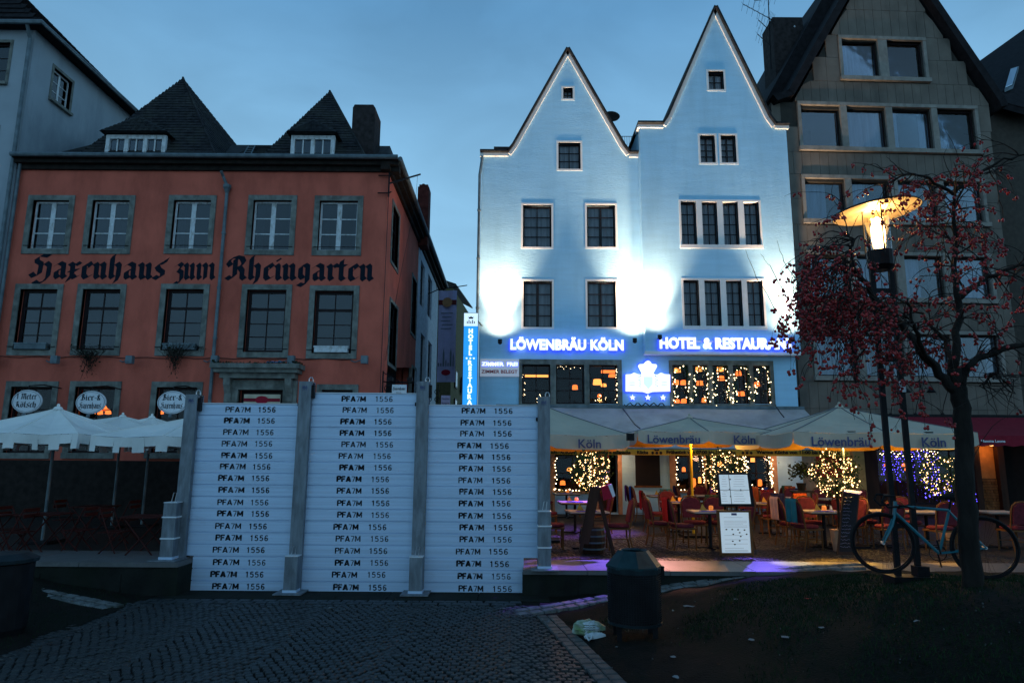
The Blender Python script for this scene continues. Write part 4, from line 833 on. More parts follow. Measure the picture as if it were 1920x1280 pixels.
# garlands of fairy lights
def garland(fr, pts_px, label, m, n_per, jit, d=-.12, grn=True, sz=.022, group=None, name='light_garland'):
    t = thing(name, label, 'fairy lights', fr.P(*[fr.hit(*pts_px[0][0])[0], d, fr.hit(*pts_px[0][0])[1]]), group)
    bl = MB(); cb = MB(); lf = MB()
    for line in pts_px:
        P_ = [fr.P(fr.hit(*q)[0], d, fr.hit(*q)[1]) for q in line]
        path = []
        for a, b in zip(P_, P_[1:]):
            n = max(2, int((b - a).length / .05))
            path += [a.lerp(b, i / n) for i in range(n)]
        path = [p + Vector((rnd.gauss(0, jit * .4), rnd.uniform(-.02, .02), rnd.gauss(0, jit * .3))) for p in path]
        cb.tube(path[::2], .008, 3)
        for p in path:
            for _ in range(n_per):
                if rnd.random() < .62: bl.octa(p + Vector((rnd.gauss(0, jit), rnd.uniform(-.04, .04), rnd.gauss(0, jit))), sz * rnd.uniform(.7, 1.2))
            if grn:
                for _ in range(5):
                    c = p + Vector((rnd.gauss(0, jit), rnd.uniform(-.03, .04), rnd.gauss(0, jit))); a_ = Vector((rnd.uniform(-1, 1), rnd.uniform(-1, 1), rnd.uniform(-1, 1))) * .035; b_ = Vector((rnd.uniform(-1, 1), rnd.uniform(-1, 1), rnd.uniform(-1, 1))) * .02
                    lf.quad(c - a_, c - b_, c + a_, c + b_)
    cb.build('cable', M['leaf_dark'], t); bl.build('bulbs', m, t, kind='stuff')
    if grn: lf.build('needles', M['leaf'], t, kind='stuff')
    return t
for i, (x0, x1, y0, y1) in enumerate(gr):
    nm = ['leftmost', 'second from left', 'middle', 'fourth from left', 'rightmost'][i]
    ln = [[(x0 + 3, y1 - 2), (x0 + 2, y0 + 22), (x0 + 6, y0 + 7), (x1 - 8, y0 + 5), (x1 - 2, y0 + 20), (x1 - 2, y1 - 12), (x1 + 5, y1 - 4)] if i in (0, 2, 3) else [(x0 - 4, y1 - 4), (x0 + 4, y1 - 24), (x0 + 2, y0 + 18), (x0 + 12, y0 + 4), (x1 - 4, y0 + 14), (x1 - 3, y1 - 16), (x1 - 4, y1 - 2)]]
    garland(FH2g, ln, f'warm fairy light garland looped around the {nm} of the five narrow restaurant windows', M['bulb_w'], 1, .045, group='garlands at the five narrow windows', sz=.020)
garland(FH1, [[(1157, 690), (1156, 756)]], 'short string of warm lights down the right edge of the third wide restaurant window', M['bulb_w'], 1, .03, d=.05, grn=False, sz=.015)
garland(FH1, [[(1044, 688), (1056, 690), (1074, 688), (1094, 692)], [(983, 700), (984, 755)]], 'sparse warm lights along the top of the wide restaurant windows', M['bulb_w'], 1, .05, d=.05, grn=False, sz=.010)
garland(FH1, [[(1118, 750), (1126, 742), (1136, 746), (1140, 755)], [(1004, 756), (1012, 742), (1024, 740), (1030, 752)]], 'small heaps of warm lights on the sills of the wide restaurant windows', M['bulb_w'], 1, .03, d=.03, grn=False, sz=.014)
for i, r in enumerate([gf1[0]] + gf2):
    f_ = FH1 if i == 0 else FH2g; C = lambda u, z: (u, z)
    t = thing('light_curtain', ['string of warm lights framing the ground floor window beside the barrier', 'string of warm lights framing the ground floor window behind the yellow pole', 'string of warm lights framing the ground floor window behind the menu board', 'dense string of warm lights framing the ground floor window right of the menu board'][i], 'fairy lights', f_.P(r[0], -.1, r[2]), 'light strings framing the ground floor windows')
    bl = MB(); cb = MB(); per = [(r[0] + .04, r[2]), (r[0] + .04, r[3] - .03), (r[1] - .04, r[3] - .03), (r[1] - .04, r[2]), (r[0] + .04, r[2] + .04)]
    for (a, b) in zip(per, per[1:]):
        n = int(math.hypot(b[0] - a[0], b[1] - a[1]) / .11); pts = [f_.P(a[0] + (b[0] - a[0]) * k / n + rnd.gauss(0, .025), -.07, a[1] + (b[1] - a[1]) * k / n + rnd.gauss(0, .025)) for k in range(n + 1)]
        cb.tube(pts, .005, 3)
        for p in pts: bl.octa(p, .024 * rnd.uniform(.7, 1.2))
        if i == 3:
            for p in pts:
                for _ in range(2): bl.octa(p + Vector((rnd.gauss(0, .08), 0, rnd.gauss(0, .06))), .02)
    if i == 1:
        for k in range(22): bl.octa(f_.P(r[0] + (r[1] - r[0]) * k / 21, -.07, r[3] - .32 - .05 * math.sin(k / 21 * math.pi * 2) + rnd.gauss(0, .02)), .02)
    cb.build('cable', M['leaf_dark'], t); bl.build('bulbs', M['bulb_w'], t, kind='stuff')

# ---------------- signs on the hotel
def lit_letters(s, fr, x0, x1, yb, yc, label, root_name='letter_sign'):
    u0, z0 = fr.hit(x0, yb); u1, _ = fr.hit(x1, yb); z1 = fr.hit((x0 + x1) / 2, yc)[1]
    t = thing(root_name, label, 'sign', fr.P(u0, -.1, z0)); cap = z1 - z0
    text_in(s, fr, u0, u1, z0, cap, -.16, M['sign_white'], t, bold=.022, ext=.03, sp=1.04, name='letters')
    text_in(s, fr, u0 - .04, u1 + .04, z0 - .015, cap, -.09, M['sign_halo'], t, bold=.040, ext=.02, sp=1.04, name='halo_backing')
    MB().fbox(fr, u0, u1, -.055, -.02, z0 + cap * .62, z0 + cap * .78).build('mounting_rail', M['plate'], t)
    return t, (u0, u1, z0, z1)
_, s1b = lit_letters('LÖWENBRÄU KÖLN', FH1, 957, 1168, 655.5, 638, 'glowing white capitals LÖWENBRÄU KÖLN with blue edges on the left blue house')
_, s2b = lit_letters('HOTEL & RESTAURANT', FH2, 1235.5, 1486, 653.5, 635, 'glowing white capitals HOTEL & RESTAURANT with blue edges on the right blue house')
cr_ = thing('crown_sign', 'glowing white crest sign with crown and flanking supporters between the restaurant windows', 'sign', FH2g.P(FH2g.hit(1213, 735)[0], -.1, FH2g.hit(1213, 735)[1]))
def px_poly(fr, pts, d): return [fr.P(fr.hit(*q)[0], d, fr.hit(*q)[1]) for q in pts]
crp = [(1172, 734), (1172, 703), (1181, 702.5), (1187, 699.5), (1194, 702.5), (1200, 703), (1202, 701), (1195, 687), (1197, 684), (1205, 683.5), (1209, 679), (1213, 677), (1217, 679), (1220, 683.5), (1228, 684), (1230, 688), (1223, 701), (1226, 703), (1231, 703), (1237, 699.5), (1244, 702.5), (1254, 703), (1254, 734), (1222, 735), (1213, 738), (1204, 735)]
cen = (1213, 712)
MB().slab(px_poly(FH2g, [(cen[0] + (x - cen[0]) * 1.04, cen[1] + (y - cen[1]) * 1.07) for x, y in crp], -.10), (0, .05, 0)).build('halo_backing', M['sign_halo'], cr_)
MB().slab(px_poly(FH2g, crp, -.20), (0, .09, 0)).build('sign_body', M['sign_white'], cr_)
# printed relief: shield, side figures, crown marks
cu, cz_ = FH2g.hit(1213, 718); mb = MB()
shp = [(-.16, .2), (.16, .2), (.16, -.06), (0, -.24), (-.16, -.06)]
mb.slab([FH2g.P(cu + a, -.215, cz_ + b) for a, b in shp], (0, .008, 0)); mb.build('shield', M['sign_cool'], cr_)
mb = MB()
for s_ in (-1, 1):
    for k in range(9): a, b = s_ * (.26 + .05 * (k % 2)), -.17 + .05 * k; mb.slab([FH2g.P(cu + a + .02 * math.cos(t) * (1 + k % 3 * .4), -.213, cz_ + b + .018 * math.sin(t)) for t in (0, 1.2, 2.5, 3.8, 5.0)], (0, .006, 0))
    for k in range(3): mb.fbox(FH2g, cu + s_ * .55 - .1, cu + s_ * .55 + .1, -.213, -.207, cz_ - .1 + .06 * k, cz_ - .085 + .06 * k)
mb.build('print', M['print_grey'], cr_)
for i, px in enumerate((1185, 1213.7, 1242)):
    u, z = FH2g.hit(px, 745.5); nm = ['left', 'middle', 'right'][i]
    st = thing('star_sign', f'{nm} of the three small glowing white stars under the crown sign', 'star sign', FH2g.P(u, -.1, z), 'three glowing stars under the crown sign')
    sp = [(u + (.105 if k % 2 == 0 else .042) * math.sin(k * math.pi / 5), z + (.105 if k % 2 == 0 else .042) * math.cos(k * math.pi / 5)) for k in range(10)]
    MB().slab([FH2g.P(a, -.14, b) for a, b in sp], (0, .05, 0)).build('star', M['sign_white'], st)
    sp = [(u + (a - u) * 1.3, z + (b - z) * 1.3) for a, b in sp]; MB().slab([FH2g.P(a, -.08, b) for a, b in sp], (0, .02, 0)).build('halo_backing', M['sign_halo'], st)
zs_ = thing('vacancy_sign', 'pale box sign reading ZIMMER FREI over ZIMMER BELEGT on the blue wall', 'sign', FH1.P(FH1.hit(936, 706)[0], -.1, FH1.hit(936, 706)[1]))
z0u, z1u, z0z, z1z = FH1.rect(900.5, 973, 674, 706); bd = MB().fbox(FH1, z0u, z1u, -.16, -.005, z0z, z1z).build('sign_box', M['sign_dim'], zs_)
FZ = FH1; ca = (z1z - z0z)
text_in('ZIMMER  FREI', FZ, z0u + .05, z1u - .05, z0z + ca * .60, ca * .21, -.175, M['sign_white'], bd, bold=.006, ext=.008); text_in('ZIMMER BELEGT', FZ, z0u + .05, z1u - .05, z0z + ca * .17, ca * .19, -.168, M['red_print'], bd, bold=.003, ext=.006)
text_in('ZIMMER  FREI', FZ, z0u + .035, z1u - .035, z0z + ca * .59, ca * .22, -.163, M['sign_halo'], bd, bold=.02, ext=.002)
# tall vertical sign projecting from the corner
vs = thing('vertical_sign', 'tall blue lit box sign reading HOTEL RESTAURANT downwards beside the blue house corner', 'sign', FH1.P(hx0 - .5, -.6, 4))
YV = YH - .9; FV = Fr((0, YV, TZ), 0); v0, v1 = FV.hit(869, 660)[0], FV.hit(895, 660)[0]; vt, vm, vmid = FV.hit(882, 587)[1], FV.hit(882, 611)[1], FV.hit(882, 666)[1]; vb = vt - 3.6
MB().box(v0 - .02, v1 + .02, YV + .02, YV + .26, vb - .02, vt + .02).build('sign_case', M['zinc'], vs)
MB().fbox(FV, v0, v1, 0, .02, vm, vt).build('sign_face', M['sign_cool'], vs); MB().fbox(FV, v0, v1, 0, .02, vmid, vm - .01).build('sign_face', M['sign_blue'], vs); MB().fbox(FV, v0, v1, 0, .02, vb, vmid - .012).build('sign_face', M['sign_blue'], vs)
mb = MB(); vc = (v0 + v1) / 2
for k in range(5): mb.fbox(FV, vc - .14 + k * .06, vc - .11 + k * .06, -.006, 0, vm + .08, vm + .16 + .05 * (k % 2)); 
mb.slab([FV.P(vc + a, -.006, vm + .25 + b) for a, b in ((-.07, 0), (.07, 0), (.09, .07), (.03, .05), (0, .1), (-.03, .05), (-.09, .07))], (0, .006, 0)); mb.build('crest', M['print_dark'], vs)
for i, ch in enumerate('HOTEL'):
    z = FV.hit(882, 611 + 5 + 10.3 * (i + .82))[1]; me = text_mesh(ch, .145 / CAPH, .012, .006, M['sign_white']); link('letter', me, vs, FV.P(vc, -.008, z))
for i, ch in enumerate('RESTAURANT'):
    z = FV.hit(882, 675 + 10.6 * (i + .82))[1]
    if z > vb: me = text_mesh(ch, .145 / CAPH, .012, .006, M['sign_white']); link('letter', me, vs, FV.P(vc, -.008, z))
for k in (-1, 0, 1):
    z = vmid - .1; u = vc + k * .12; sp = [(u + (.042 if q % 2 == 0 else .018) * math.sin(q * math.pi / 5), z + (.042 if q % 2 == 0 else .018) * math.cos(q * math.pi / 5)) for q in range(10)]; MB().slab([FV.P(a, -.006, b) for a, b in sp], (0, .006, 0)).build('star', M['sign_white'], vs)
mb = MB()
for z in (vt - .25, vb + .3): mb.tube([(v1 + .0, YV + .14, z), (hx0 + .05, YV + .5, z), (hx0 + .1, YH, z)], .025, 5)
mb.build('bracket', M['iron'], vs)
# downpipe at the hotel's left corner
mb = MB(); mb.tube([(hx0 + .03, YH - .10, ez - .1), (hx0 - .06, YH - .10, ez - .8), (hx0 - .06, YH - .10, TZ)], .05, 7); 
for z in (ez - 2.2, ez - 4, ez - 5.8): mb.tube([(hx0 - .06, YH - .10, z), (hx0 - .06, YH - .10, z + .08)], .066, 7)
mb.build('downpipe', M['zinc'], h1)
# facade uplights (black fixtures, real lamps)
def uplight(fr, px, py, power, label, aim=0.0, size=150, out=.45):
    u, z = fr.hit(px, py); p = fr.P(u, -out, z); t = thing('wall_uplight', label, 'floodlight', fr.P(u, 0, z), 'black uplights on the blue facades')
    mb = MB(); mb.lathe(p + Vector((0, 0, -.10)), [(.03, 0), (.075, .04), (.075, .17)], 10); mb.build('housing', M['iron'], t); MB().tube([p, fr.P(u + .02, -.0, z + .02)], .02, 5).build('arm', M['iron'], t)
    l = bpy.data.lights.new('lamp', 'SPOT'); l.energy = power; l.spot_size = R(size); l.spot_blend = 1.0; l.shadow_soft_size = .12; l.color = (1.0, .70, .46)
    q = p + Vector((0, 0, .12)); o = bpy.data.objects.new('lamp', l); COL.objects.link(o); o.parent = t; o.location = q - origin(t); o.rotation_euler = (R(180 - 4), R(aim), 0)
    l = l.copy(); l.energy = power * 15; l.spot_size = R(66); l.spot_blend = 1.0; o = bpy.data.objects.new('beam', l); COL.objects.link(o); o.parent = t; o.location = q + Vector((0, 0, .01)) - origin(t); o.rotation_euler = (R(180 - 1), R(aim), 0)
uplight(FH1, 938, 644, 260, 'black wall uplight left of the LÖWENBRÄU letters', 0)
uplight(FH1, 1186, 642, 290, 'black wall uplight right of the KÖLN letters', 0)
uplight(FH2, 1232, 636, 170, 'black wall uplight beside the first letter of the HOTEL sign', 0)
uplight(FH2, 1476, 640, 260, 'black wall uplight at the right end of the restaurant letters', 0)
# roof things
dish = thing('satellite_dish', 'grey satellite dish mounted behind the left blue gable', 'satellite dish', atY(1146, 225, YH + 2)); c = atY(1146, 224, YH + 2.5)
mb = MB(); 
ring = [(.16, .03), (.30, .10), (.34, .16), (.30, .13), (.1, .06)]; dm_ = MB(); dm_.lathe((0, 0, 0), [(.0, 0)] + ring, 18)
Mx = Matrix.Translation(c) @ Matrix.Rotation(R(62), 4, 'X') @ Matrix.Rotation(R(0), 4, 'Z') ; dm_.v = [tuple(Mx @ Vector(v)) for v in dm_.v]; dm_.build('dish', M['cornice'], dish, smooth=True)
MB().tube([c + Vector((0, .1, -.1)), c + Vector((0, .3, -.9))], .03, 6).build('mast', M['iron'], dish)
rl = MB(); r0_, r1_ = atY(1163, 256, YH + 3), atY(1196, 256, YH + 3); z0_ = atY(1180, 264, YH + 3).z
rl.tube([r0_, r1_], .015, 4)
for k in range(9): p = r0_.lerp(r1_, k / 8); rl.tube([p, (p.x, p.y, z0_ - .3)], .01, 4)
rl.build('roof_railing', M['iron'], h1)
MB().box(ga - .55, ga + .5, YH + .6, YH + 1.8, ez + .02, FH1.hit(945, 266)[1] + .1).build('chimney', M['chimney'], h1)
MB().box(gb - .5, hx1 + .0, YH + 1.0, YH + 6, ez + .02, FH1.hit(1180, 262)[1]).build('roof_box', M['slate'], h1)

# ================================================================== GREY STONE APARTMENT HOUSE
gx0 = atY(1493, 640, 23.9).x; FG = Fr((gx0, 23.9, TZ), R(2.2))
gh = thing('stone_apartment_house', 'brown-grey stone slab clad gabled apartment house with rows of wide windows', 'apartment house', (gx0 + 3, 24, TZ))
def G(px, py): return FG.hit(px, py)
gu1 = G(1888, 500)[0]; gez = G(1465, 190)[1]; gap = G(1652, -104); gul = 0.0
rows = {'r1': [(1579.5, 1647, 77, 145), (1664, 1732, 77, 145)], 'r2': [(1503, 1577, 204, 276), (1589, 1662, 204, 276), (1674.5, 1748, 204.5, 277), (1759, 1830, 205, 278.5)],
 'r3': [(1510.5, 1586, 340, 412), (1598, 1669, 340, 412), (1685, 1758, 340, 413), (1771, 1843, 341, 414)], 'r4': [(1520, 1593, 481, 557), (1608, 1682, 481, 557), (1697, 1770, 481, 558), (1786, 1858, 482, 558)],
 'r5': [(1531, 1608, 628, 705), (1622, 1697, 628, 705), (1710, 1786, 628, 706), (1801, 1876, 628, 706)]}
GWr = {k: [FG.rect(*q) for q in v] for k, v in rows.items()}
au = G(1487, 182)[0]; bu = G(1856, 188)[0]
holed_wall(FG, [(0, TZ + 2.5), (gu1, TZ + 2.5), (gu1, gez), (bu, gez), (gap[0], gap[1]), (au, gez), (0, gez)], [r for v in GWr.values() for r in v], .35, d0=.05).build('wall', M['grey_joint'], gh)
# stone slabs standing proud of the dark joints, one object each
def slab_obj(u0, u1, z0, z1, clipf=None):
    if u1 - u0 < .06 or z1 - z0 < .05: return
    link('stone_panel', MB().box(-(u1 - u0) / 2, (u1 - u0) / 2, 0, .045, -(z1 - z0) / 2, (z1 - z0) / 2).mesh('stone_panel', M['grey_panel']), gh, FG.P((u0 + u1) / 2, rnd.uniform(0, .006), (z0 + z1) / 2), FG.a)
PWD = .325; keys = ['r5', 'r4', 'r3', 'r2', 'r1']; bands = []; zprev = TZ + 2.5
for k in keys: z0 = min(r[2] for r in GWr[k]) - .2; z1 = max(r[3] for r in GWr[k]) + .16; bands.append((zprev, z0, None)); bands.append((z0, z1, k)); zprev = z1
bands.append((zprev, gap[1] - .3, None))
def gl(z): return (0, gu1) if z <= gez else (au + (gap[0] - au) * (z - gez) / (gap[1] - gez) + .05, bu + (gap[0] - bu) * (z - gez) / (gap[1] - gez) - .05)
for (z0, z1, k) in bands:
    zz = z0
    while zz < z1 - .02:
        h = min(1.12 if k is None else 1.0, z1 - zz); h = z1 - zz if z1 - zz - h < .3 else h
        a, b = gl(zz + h); 
        if k is None:
            if zz >= gez - .01: a, b = gl(zz)
            n = max(1, int((b - a) / PWD)); w_ = (b - a) / n
            sl = lambda u: gez + (gap[1] - gez) * (min((u - au) / (gap[0] - au), (bu - u) / (bu - gap[0])) if 1 else 0) if zz >= gez - .01 else 1e9
            for i in range(n):
                ua, ub = a + i * w_ + .006, a + (i + 1) * w_ - .006; ta, tb_ = min(zz + h - .006, sl(ua)), min(zz + h - .006, sl(ub))
                if ta > zz + h - .01 and tb_ > zz + h - .01: slab_obj(ua, ub, zz + .006, zz + h - .006)
                elif max(ta, tb_) > zz + .05:
                    ta, tb_ = max(ta, zz + .01), max(tb_, zz + .01); MB().slab([FG.P(ua, 0, zz + .006), FG.P(ub, 0, zz + .006), FG.P(ub, 0, tb_), FG.P(ua, 0, ta)], FG.n * .045).build('stone_panel', M['grey_panel'], gh)
        else:
            r_ = GWr[k]; L_ = r_[0][0] - .14; R_ = r_[-1][1] + .14; a, b = gl(zz + h) if zz < gez else (gl(zz + h * .5)); nl = max(1, round((L_ - a) / .42)); nr = max(1, round((b - R_) / .42))
            for i in range(nl): slab_obj(a + (L_ - a) * i / nl + .006, a + (L_ - a) * (i + 1) / nl - .006, zz + .006, zz + h - .006)
            for i in range(nr): slab_obj(R_ + (b - R_) * i / nr + .006, R_ + (b - R_) * (i + 1) / nr - .006, zz + .006, zz + h - .006)
        zz += h
for k, v in GWr.items():
    mb = MB(); L_, R_ = v[0][0] - .12, v[-1][1] + .12; z0 = min(r[2] for r in v); z1 = max(r[3] for r in v); us = [L_] + [x for r in v for x in (r[0], r[1])] + [R_]
    for a, b in zip(us[::2], us[1::2]): mb.fbox(FG, a, b, -.05, .2, z0, z1)
    mb.fbox(FG, L_, R_, -.07, .2, z1, z1 + .13); mb.fbox(FG, L_ - .04, R_ + .04, -.12, .2, z0 - .16, z0); mb.build('stone_frame', M['grey_trim'], gh)
    for i, r in enumerate(v):
        cur = [[(0, .5, 0)], [(.0, .98, 0)], [(.02, .5, 0)], [(0, 1, 0)], [(0, .25, 0), (.8, 1, 0)], [(.1, .6, 0)]]
        c = cur[(i * 3 + len(k) + ord(k[1])) % 6] if not (k == 'r2' and i == 0) else [(0, .02, 0)]
        if k == 'r1': c = [(0, 1, 0)]
        rr_ = (r[0], r[1], z0, z1); wn = window(FG, gh, rr_, 1, 1, M['dark_frame'], M['glass_w'], d=.16, fw=.07, cur=(M['curtain'], c), curd=.16)
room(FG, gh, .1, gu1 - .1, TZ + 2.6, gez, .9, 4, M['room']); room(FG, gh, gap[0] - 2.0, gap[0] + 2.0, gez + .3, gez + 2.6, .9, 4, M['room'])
# roof and verge
for (a, b, nm) in (((-1.5, gez - .35 - .9), (au - .1, gez + .1), 0), ((au - .1, gez + .1), (gap[0], gap[1] + .25), 1), ((gap[0], gap[1] + .25), (bu + .1, gez + .1), 1), ((bu + .1, gez + .1), (gu1 + .3, gez - .15), 1)):
    d = Vector((b[0] - a[0], b[1] - a[1])).normalized(); nn = Vector((-d.y, d.x)) * .28
    if nm == 0: a = (au - .75, gez - .15)
    MB().slab([FG.P(a[0], -.32, a[1]), FG.P(b[0], -.32, b[1]), FG.P(b[0] + nn.x, -.32, b[1] + nn.y), FG.P(a[0] + nn.x, -.32, a[1] + nn.y)], FG.n * 10).build('roof', M['tile'], gh)
# the big dark roof flank between the houses with its own chimney
mb = MB(); mb.slab([FG.P(-1.2, 1.2, gez - 1.0), FG.P(au + .2, 1.2, gez + .1), FG.P(gap[0], 1.2, gap[1] + .2), FG.P(gap[0] - .9, 1.2, gap[1] + .2), FG.P(au - .6, 1.2, gez + .55), FG.P(-.9, 1.2, gez + .1), FG.P(-1.2, 1.2, gez - .2)], FG.n * 8); mb.build('roof', M['tile'], gh)
MB().fbox(FG, -.35, 0, .06, 6, TZ + 4, gez).build('wall', M['grey_panel'], gh); mb = MB(); mb.fbox(FG, gu1 - .3, gu1, .41, 6, TZ + 2.5, gez - .2); mb.build('wall', M['grey_panel'], gh)
cq0, cq1 = atY(1447, 100, 26.5), atY(1503, 100, 26.5); ct = atY(1475, 41, 26.5).z
mb = MB(); mb.box(cq0.x, cq1.x, 26.2, 27.4, gez - 1.4, ct); 
for k in range(2): mb.lathe((cq0.x + .35 + k * .25, 26.6, ct), [(.05, 0), (.05, .14)], 6)
mb.build('chimney', M['chimney'], gh)
an = thing('tv_antenna', 'spindly television aerial with several rods on the dark chimney', 'antenna', (cq0.x, 26.1, ct)); pa = atY(1440, -10, 26.1); pb_ = atY(1446, 130, 26.1); mb = MB(); mb.tube([pb_, pa], .022, 5)
for (x0, y0, x1, y1) in ((1393, 8, 1441, 34), (1415, 2, 1465, -6), (1422, 38, 1446, 60), (1420, 64, 1446, 88), (1441, 34, 1452, 42)):
    a, b = atY(x0, y0, 26.1), atY(x1, y1, 26.1); mb.tube([a, b], .014, 4)
    for k in range(5):
        c = a.lerp(b, k / 5); mb.tube([c + Vector((-.05, -.35, .08)), c + Vector((.05, .35, -.08))], .007, 3); mb.tube([c + Vector((-.06, 0, .1)), c + Vector((.06, 0, -.1))], .006, 3)
mb.build('aerial', M['iron'], an)
mb = MB(); c = atY(1490, 50, 25.9); mb.octa(c, .05); mb.build('insulator', M['plate'], gh)
u, z = G(1556, 652); MB().lathe(FG.P(u, .55, z - .1), [(.16, 0), (.08, .2), (0, .21)], 12).build('lamp_shade', M['lampglow2'], gh)
# swan-neck lamps above the shop
for i, (px, py) in enumerate(((1680, 733), (1726, 733), (1776, 733))):
    u, z = G(px, py); t = thing('swan_neck_lamp', 'black swan-neck shop lamp, ' + ['nearest the lamp post poles', 'middle of the three', 'nearest the tree trunk'][i] + ', over the red awning', 'wall lamp', FG.P(u, 0, z), 'black swan-neck lamps on the stone wall')
    MB().tube([FG.P(u - .28, -.02, z - .85), FG.P(u - .26, -.12, z - .5), FG.P(u - .2, -.3, z - .05), FG.P(u - .08, -.45, z + .08), FG.P(u, -.5, z)], .014, 5).build('arm', M['iron'], t)
    MB().lathe(FG.P(u + .04, -.52, z - .10), [(.02, .16), (.06, .13), (.15, .02), (.14, 0), (.05, .03)], 12).build('shade', M['iron'], t); MB().fbox(FG, u - .32, u - .24, -.05, .0, z - .98, z - .78).build('mount', M['iron'], t)
# ================================================================== dark house at the far right
rx = atY(1872, 400, 25.0).x; FD_ = Fr((rx, 25.0, TZ), R(3)); dk = thing('dark_roof_house', 'dark house at the right edge with steep roof and slanted skylight', 'house', (rx + 3, 25, TZ))
dz = atY(1880, 192, 25).z; holed_wall(FD_, [(.0, TZ), (7, TZ), (7, dz), (.0, dz)], [(.9, 2.2, TZ + 8.1, TZ + 9.6), (.9, 2.2, TZ + 5.2, TZ + 6.6), (1.1, 2.5, TZ + .1, TZ + 2.3)], .3).build('wall', mat('dark_render', (.07, .06, .05), .9, bump=.3), dk)
for r in ((.9, 2.2, TZ + 8.1, TZ + 9.6), (.9, 2.2, TZ + 5.2, TZ + 6.6)): window(FD_, dk, r, 2, 1, M['dark_frame'], M['glass_up'], d=.12, fw=.07)
room(FD_, dk, 0, 6.8, TZ, dz, .7, 4, M['room'])
e0 = Vector(atY(1800, 118, 27)); 
ra_, rb_ = atY(1868, 190, 24.6), atY(1960, 215, 24.2); rc_, rd_ = atY(1990, 5, 30), atY(1812, 132, 30)
MB().slab([ra_, rb_, rc_, rd_], (0, 0, -.25)).build('roof', M['tile'], dk); shingles([ra_, rb_, rc_, rd_], M['tile'], dk, row=.3, wd=.34, lift=.03, name='roof_tiles')
mb = MB(); s_ = [atY(1876, 177, 25.35), atY(1889, 171, 25.35), atY(1899, 139, 26.4), atY(1886, 143, 26.4)]; s_ = [p + Vector((0, -.3, .12)) for p in s_]; mb.slab(s_, (0, .0, .02)); w_ = mb.build('skylight', M['glass_up'], dk)
mb = MB(); mb.slab([p + Vector((0, 0, -.02)) + (p - sum(s_, Vector()) / 4) * .18 for p in s_], (0, 0, -.1)); mb.build('frame', M['zinc'], w_)
# ================================================================== GROUND
def sm(t): t = max(0.0, min(1.0, t)); return t * t * (3 - 2 * t)
def KR(x): return .42 * sm((x - .5) / 5.0)
def xb(y): return 1.25 - (y - 6.7) * .17
def lawn_z(x, y):
    k = KR(x); h = .50 * sm((x - 1.6) / 3.6) * math.exp(-((y - 7.2) / 2.3) ** 2)
    return k + h + .012 * math.sin(x * 5.1 + y * 2.3) + .008 * math.sin(x * 11 - y * 7)
def lawn_zl(x, y): return .40 * sm((-x - 5.5) / 3.5) * sm((y - 4) / 6) + .01 * math.sin(x * 5 + y * 3)
MB().quad((-150, -40, -.03), (150, -40, -.03), (150, 260, -.03), (-150, 260, -.03)).build('ground', M['joint_earth'], None, kind='structure')
tq = MB(); tq.box(-40, 40, 12.44, 120, .0, TZ - .012); tq.build('terrace_paving', mat('terrace_paving', (.028, .024, .022), .55, var=.35, scale=14, bump=.9, bscale=22), None, kind='structure')
rr = random.Random(3)
def sett_variant(w_, l_, h_, r):
    q = [(-w_ / 2 + r.uniform(0, .008), -l_ / 2 + r.uniform(0, .008)), (w_ / 2 - r.uniform(0, .008), -l_ / 2 + r.uniform(0, .008)), (w_ / 2 - r.uniform(0, .008), l_ / 2 - r.uniform(0, .008)), (-w_ / 2 + r.uniform(0, .008), l_ / 2 - r.uniform(0, .008))]
    v = [(x, y, -.03) for x, y in q] + [(x, y, h_ - .008) for x, y in q] + [(x * .80, y * .80, h_ + r.uniform(-.002, .003)) for x, y in q]
    f = [(0, 1, 5, 4), (1, 2, 6, 5), (2, 3, 7, 6), (3, 0, 4, 7), (4, 5, 9, 8), (5, 6, 10, 9), (6, 7, 11, 10), (7, 4, 8, 11), (8, 9, 10, 11)]
    return v, f
SV = [sett_variant(.092, .086, .022, rr) for _ in range(12)]
def fan_setts(x0, x1, y0, y1, inside, zf, W=1.35, A=.15, st=.100, rowh=.096):
    out = []; c0 = int(math.floor(x0 / W)); c1 = int(math.ceil(x1 / W))
    for c in range(c0, c1 + 1):
        xc_ = (c + .5) * W; k = int((y0 - A) / rowh) - 2
        while k * rowh < y1 + .1:
            u = -W / 2 + (st / 2 if k % 2 else 0)
            while u < W / 2:
                y = k * rowh + A * (1 - (2 * u / W) ** 2); x = xc_ + u; sl = -8 * A * u / W / W; an_ = math.atan(sl)
                x += rr.uniform(-.009, .009); y += rr.uniform(-.009, .009)
                if x0 < x < x1 and y0 < y < y1 and inside(x, y): out.append((x, y, zf(x, y) + rr.uniform(-.006, .006), an_ + rr.uniform(-.08, .08), rr.randrange(12), rr.uniform(.86, 1.06)))
                u += st * math.cos(an_)
            k += 1
    return out
def place_setts(lst, parent, m, n_ind):
    lst = sorted(lst, key=lambda s: (s[1]))
    vis = [s for s in lst if s[1] > 6.25 and abs(s[0]) < s[1] * .72]; ind = set(map(id, vis[:n_ind])); ms = {}; mb = MB()
    for s in lst:
        x, y, z, a, k, sc_ = s
        if id(s) in ind:
            if k not in ms:
                me = bpy.data.meshes.new('sett'); me.from_pydata(SV[k][0], [], SV[k][1]); me.materials.append(m); ms[k] = me
            link('sett', ms[k], parent, (x, y, z), a, (sc_, sc_, 1))
        else:
            ca, sa = math.cos(a) * sc_, math.sin(a) * sc_
            mb.add([(x + vx * ca - vy * sa, y + vx * sa + vy * ca, z + vz) for vx, vy, vz in SV[k][0]], SV[k][1])
    return mb.build('setts', m, parent, kind='stuff')
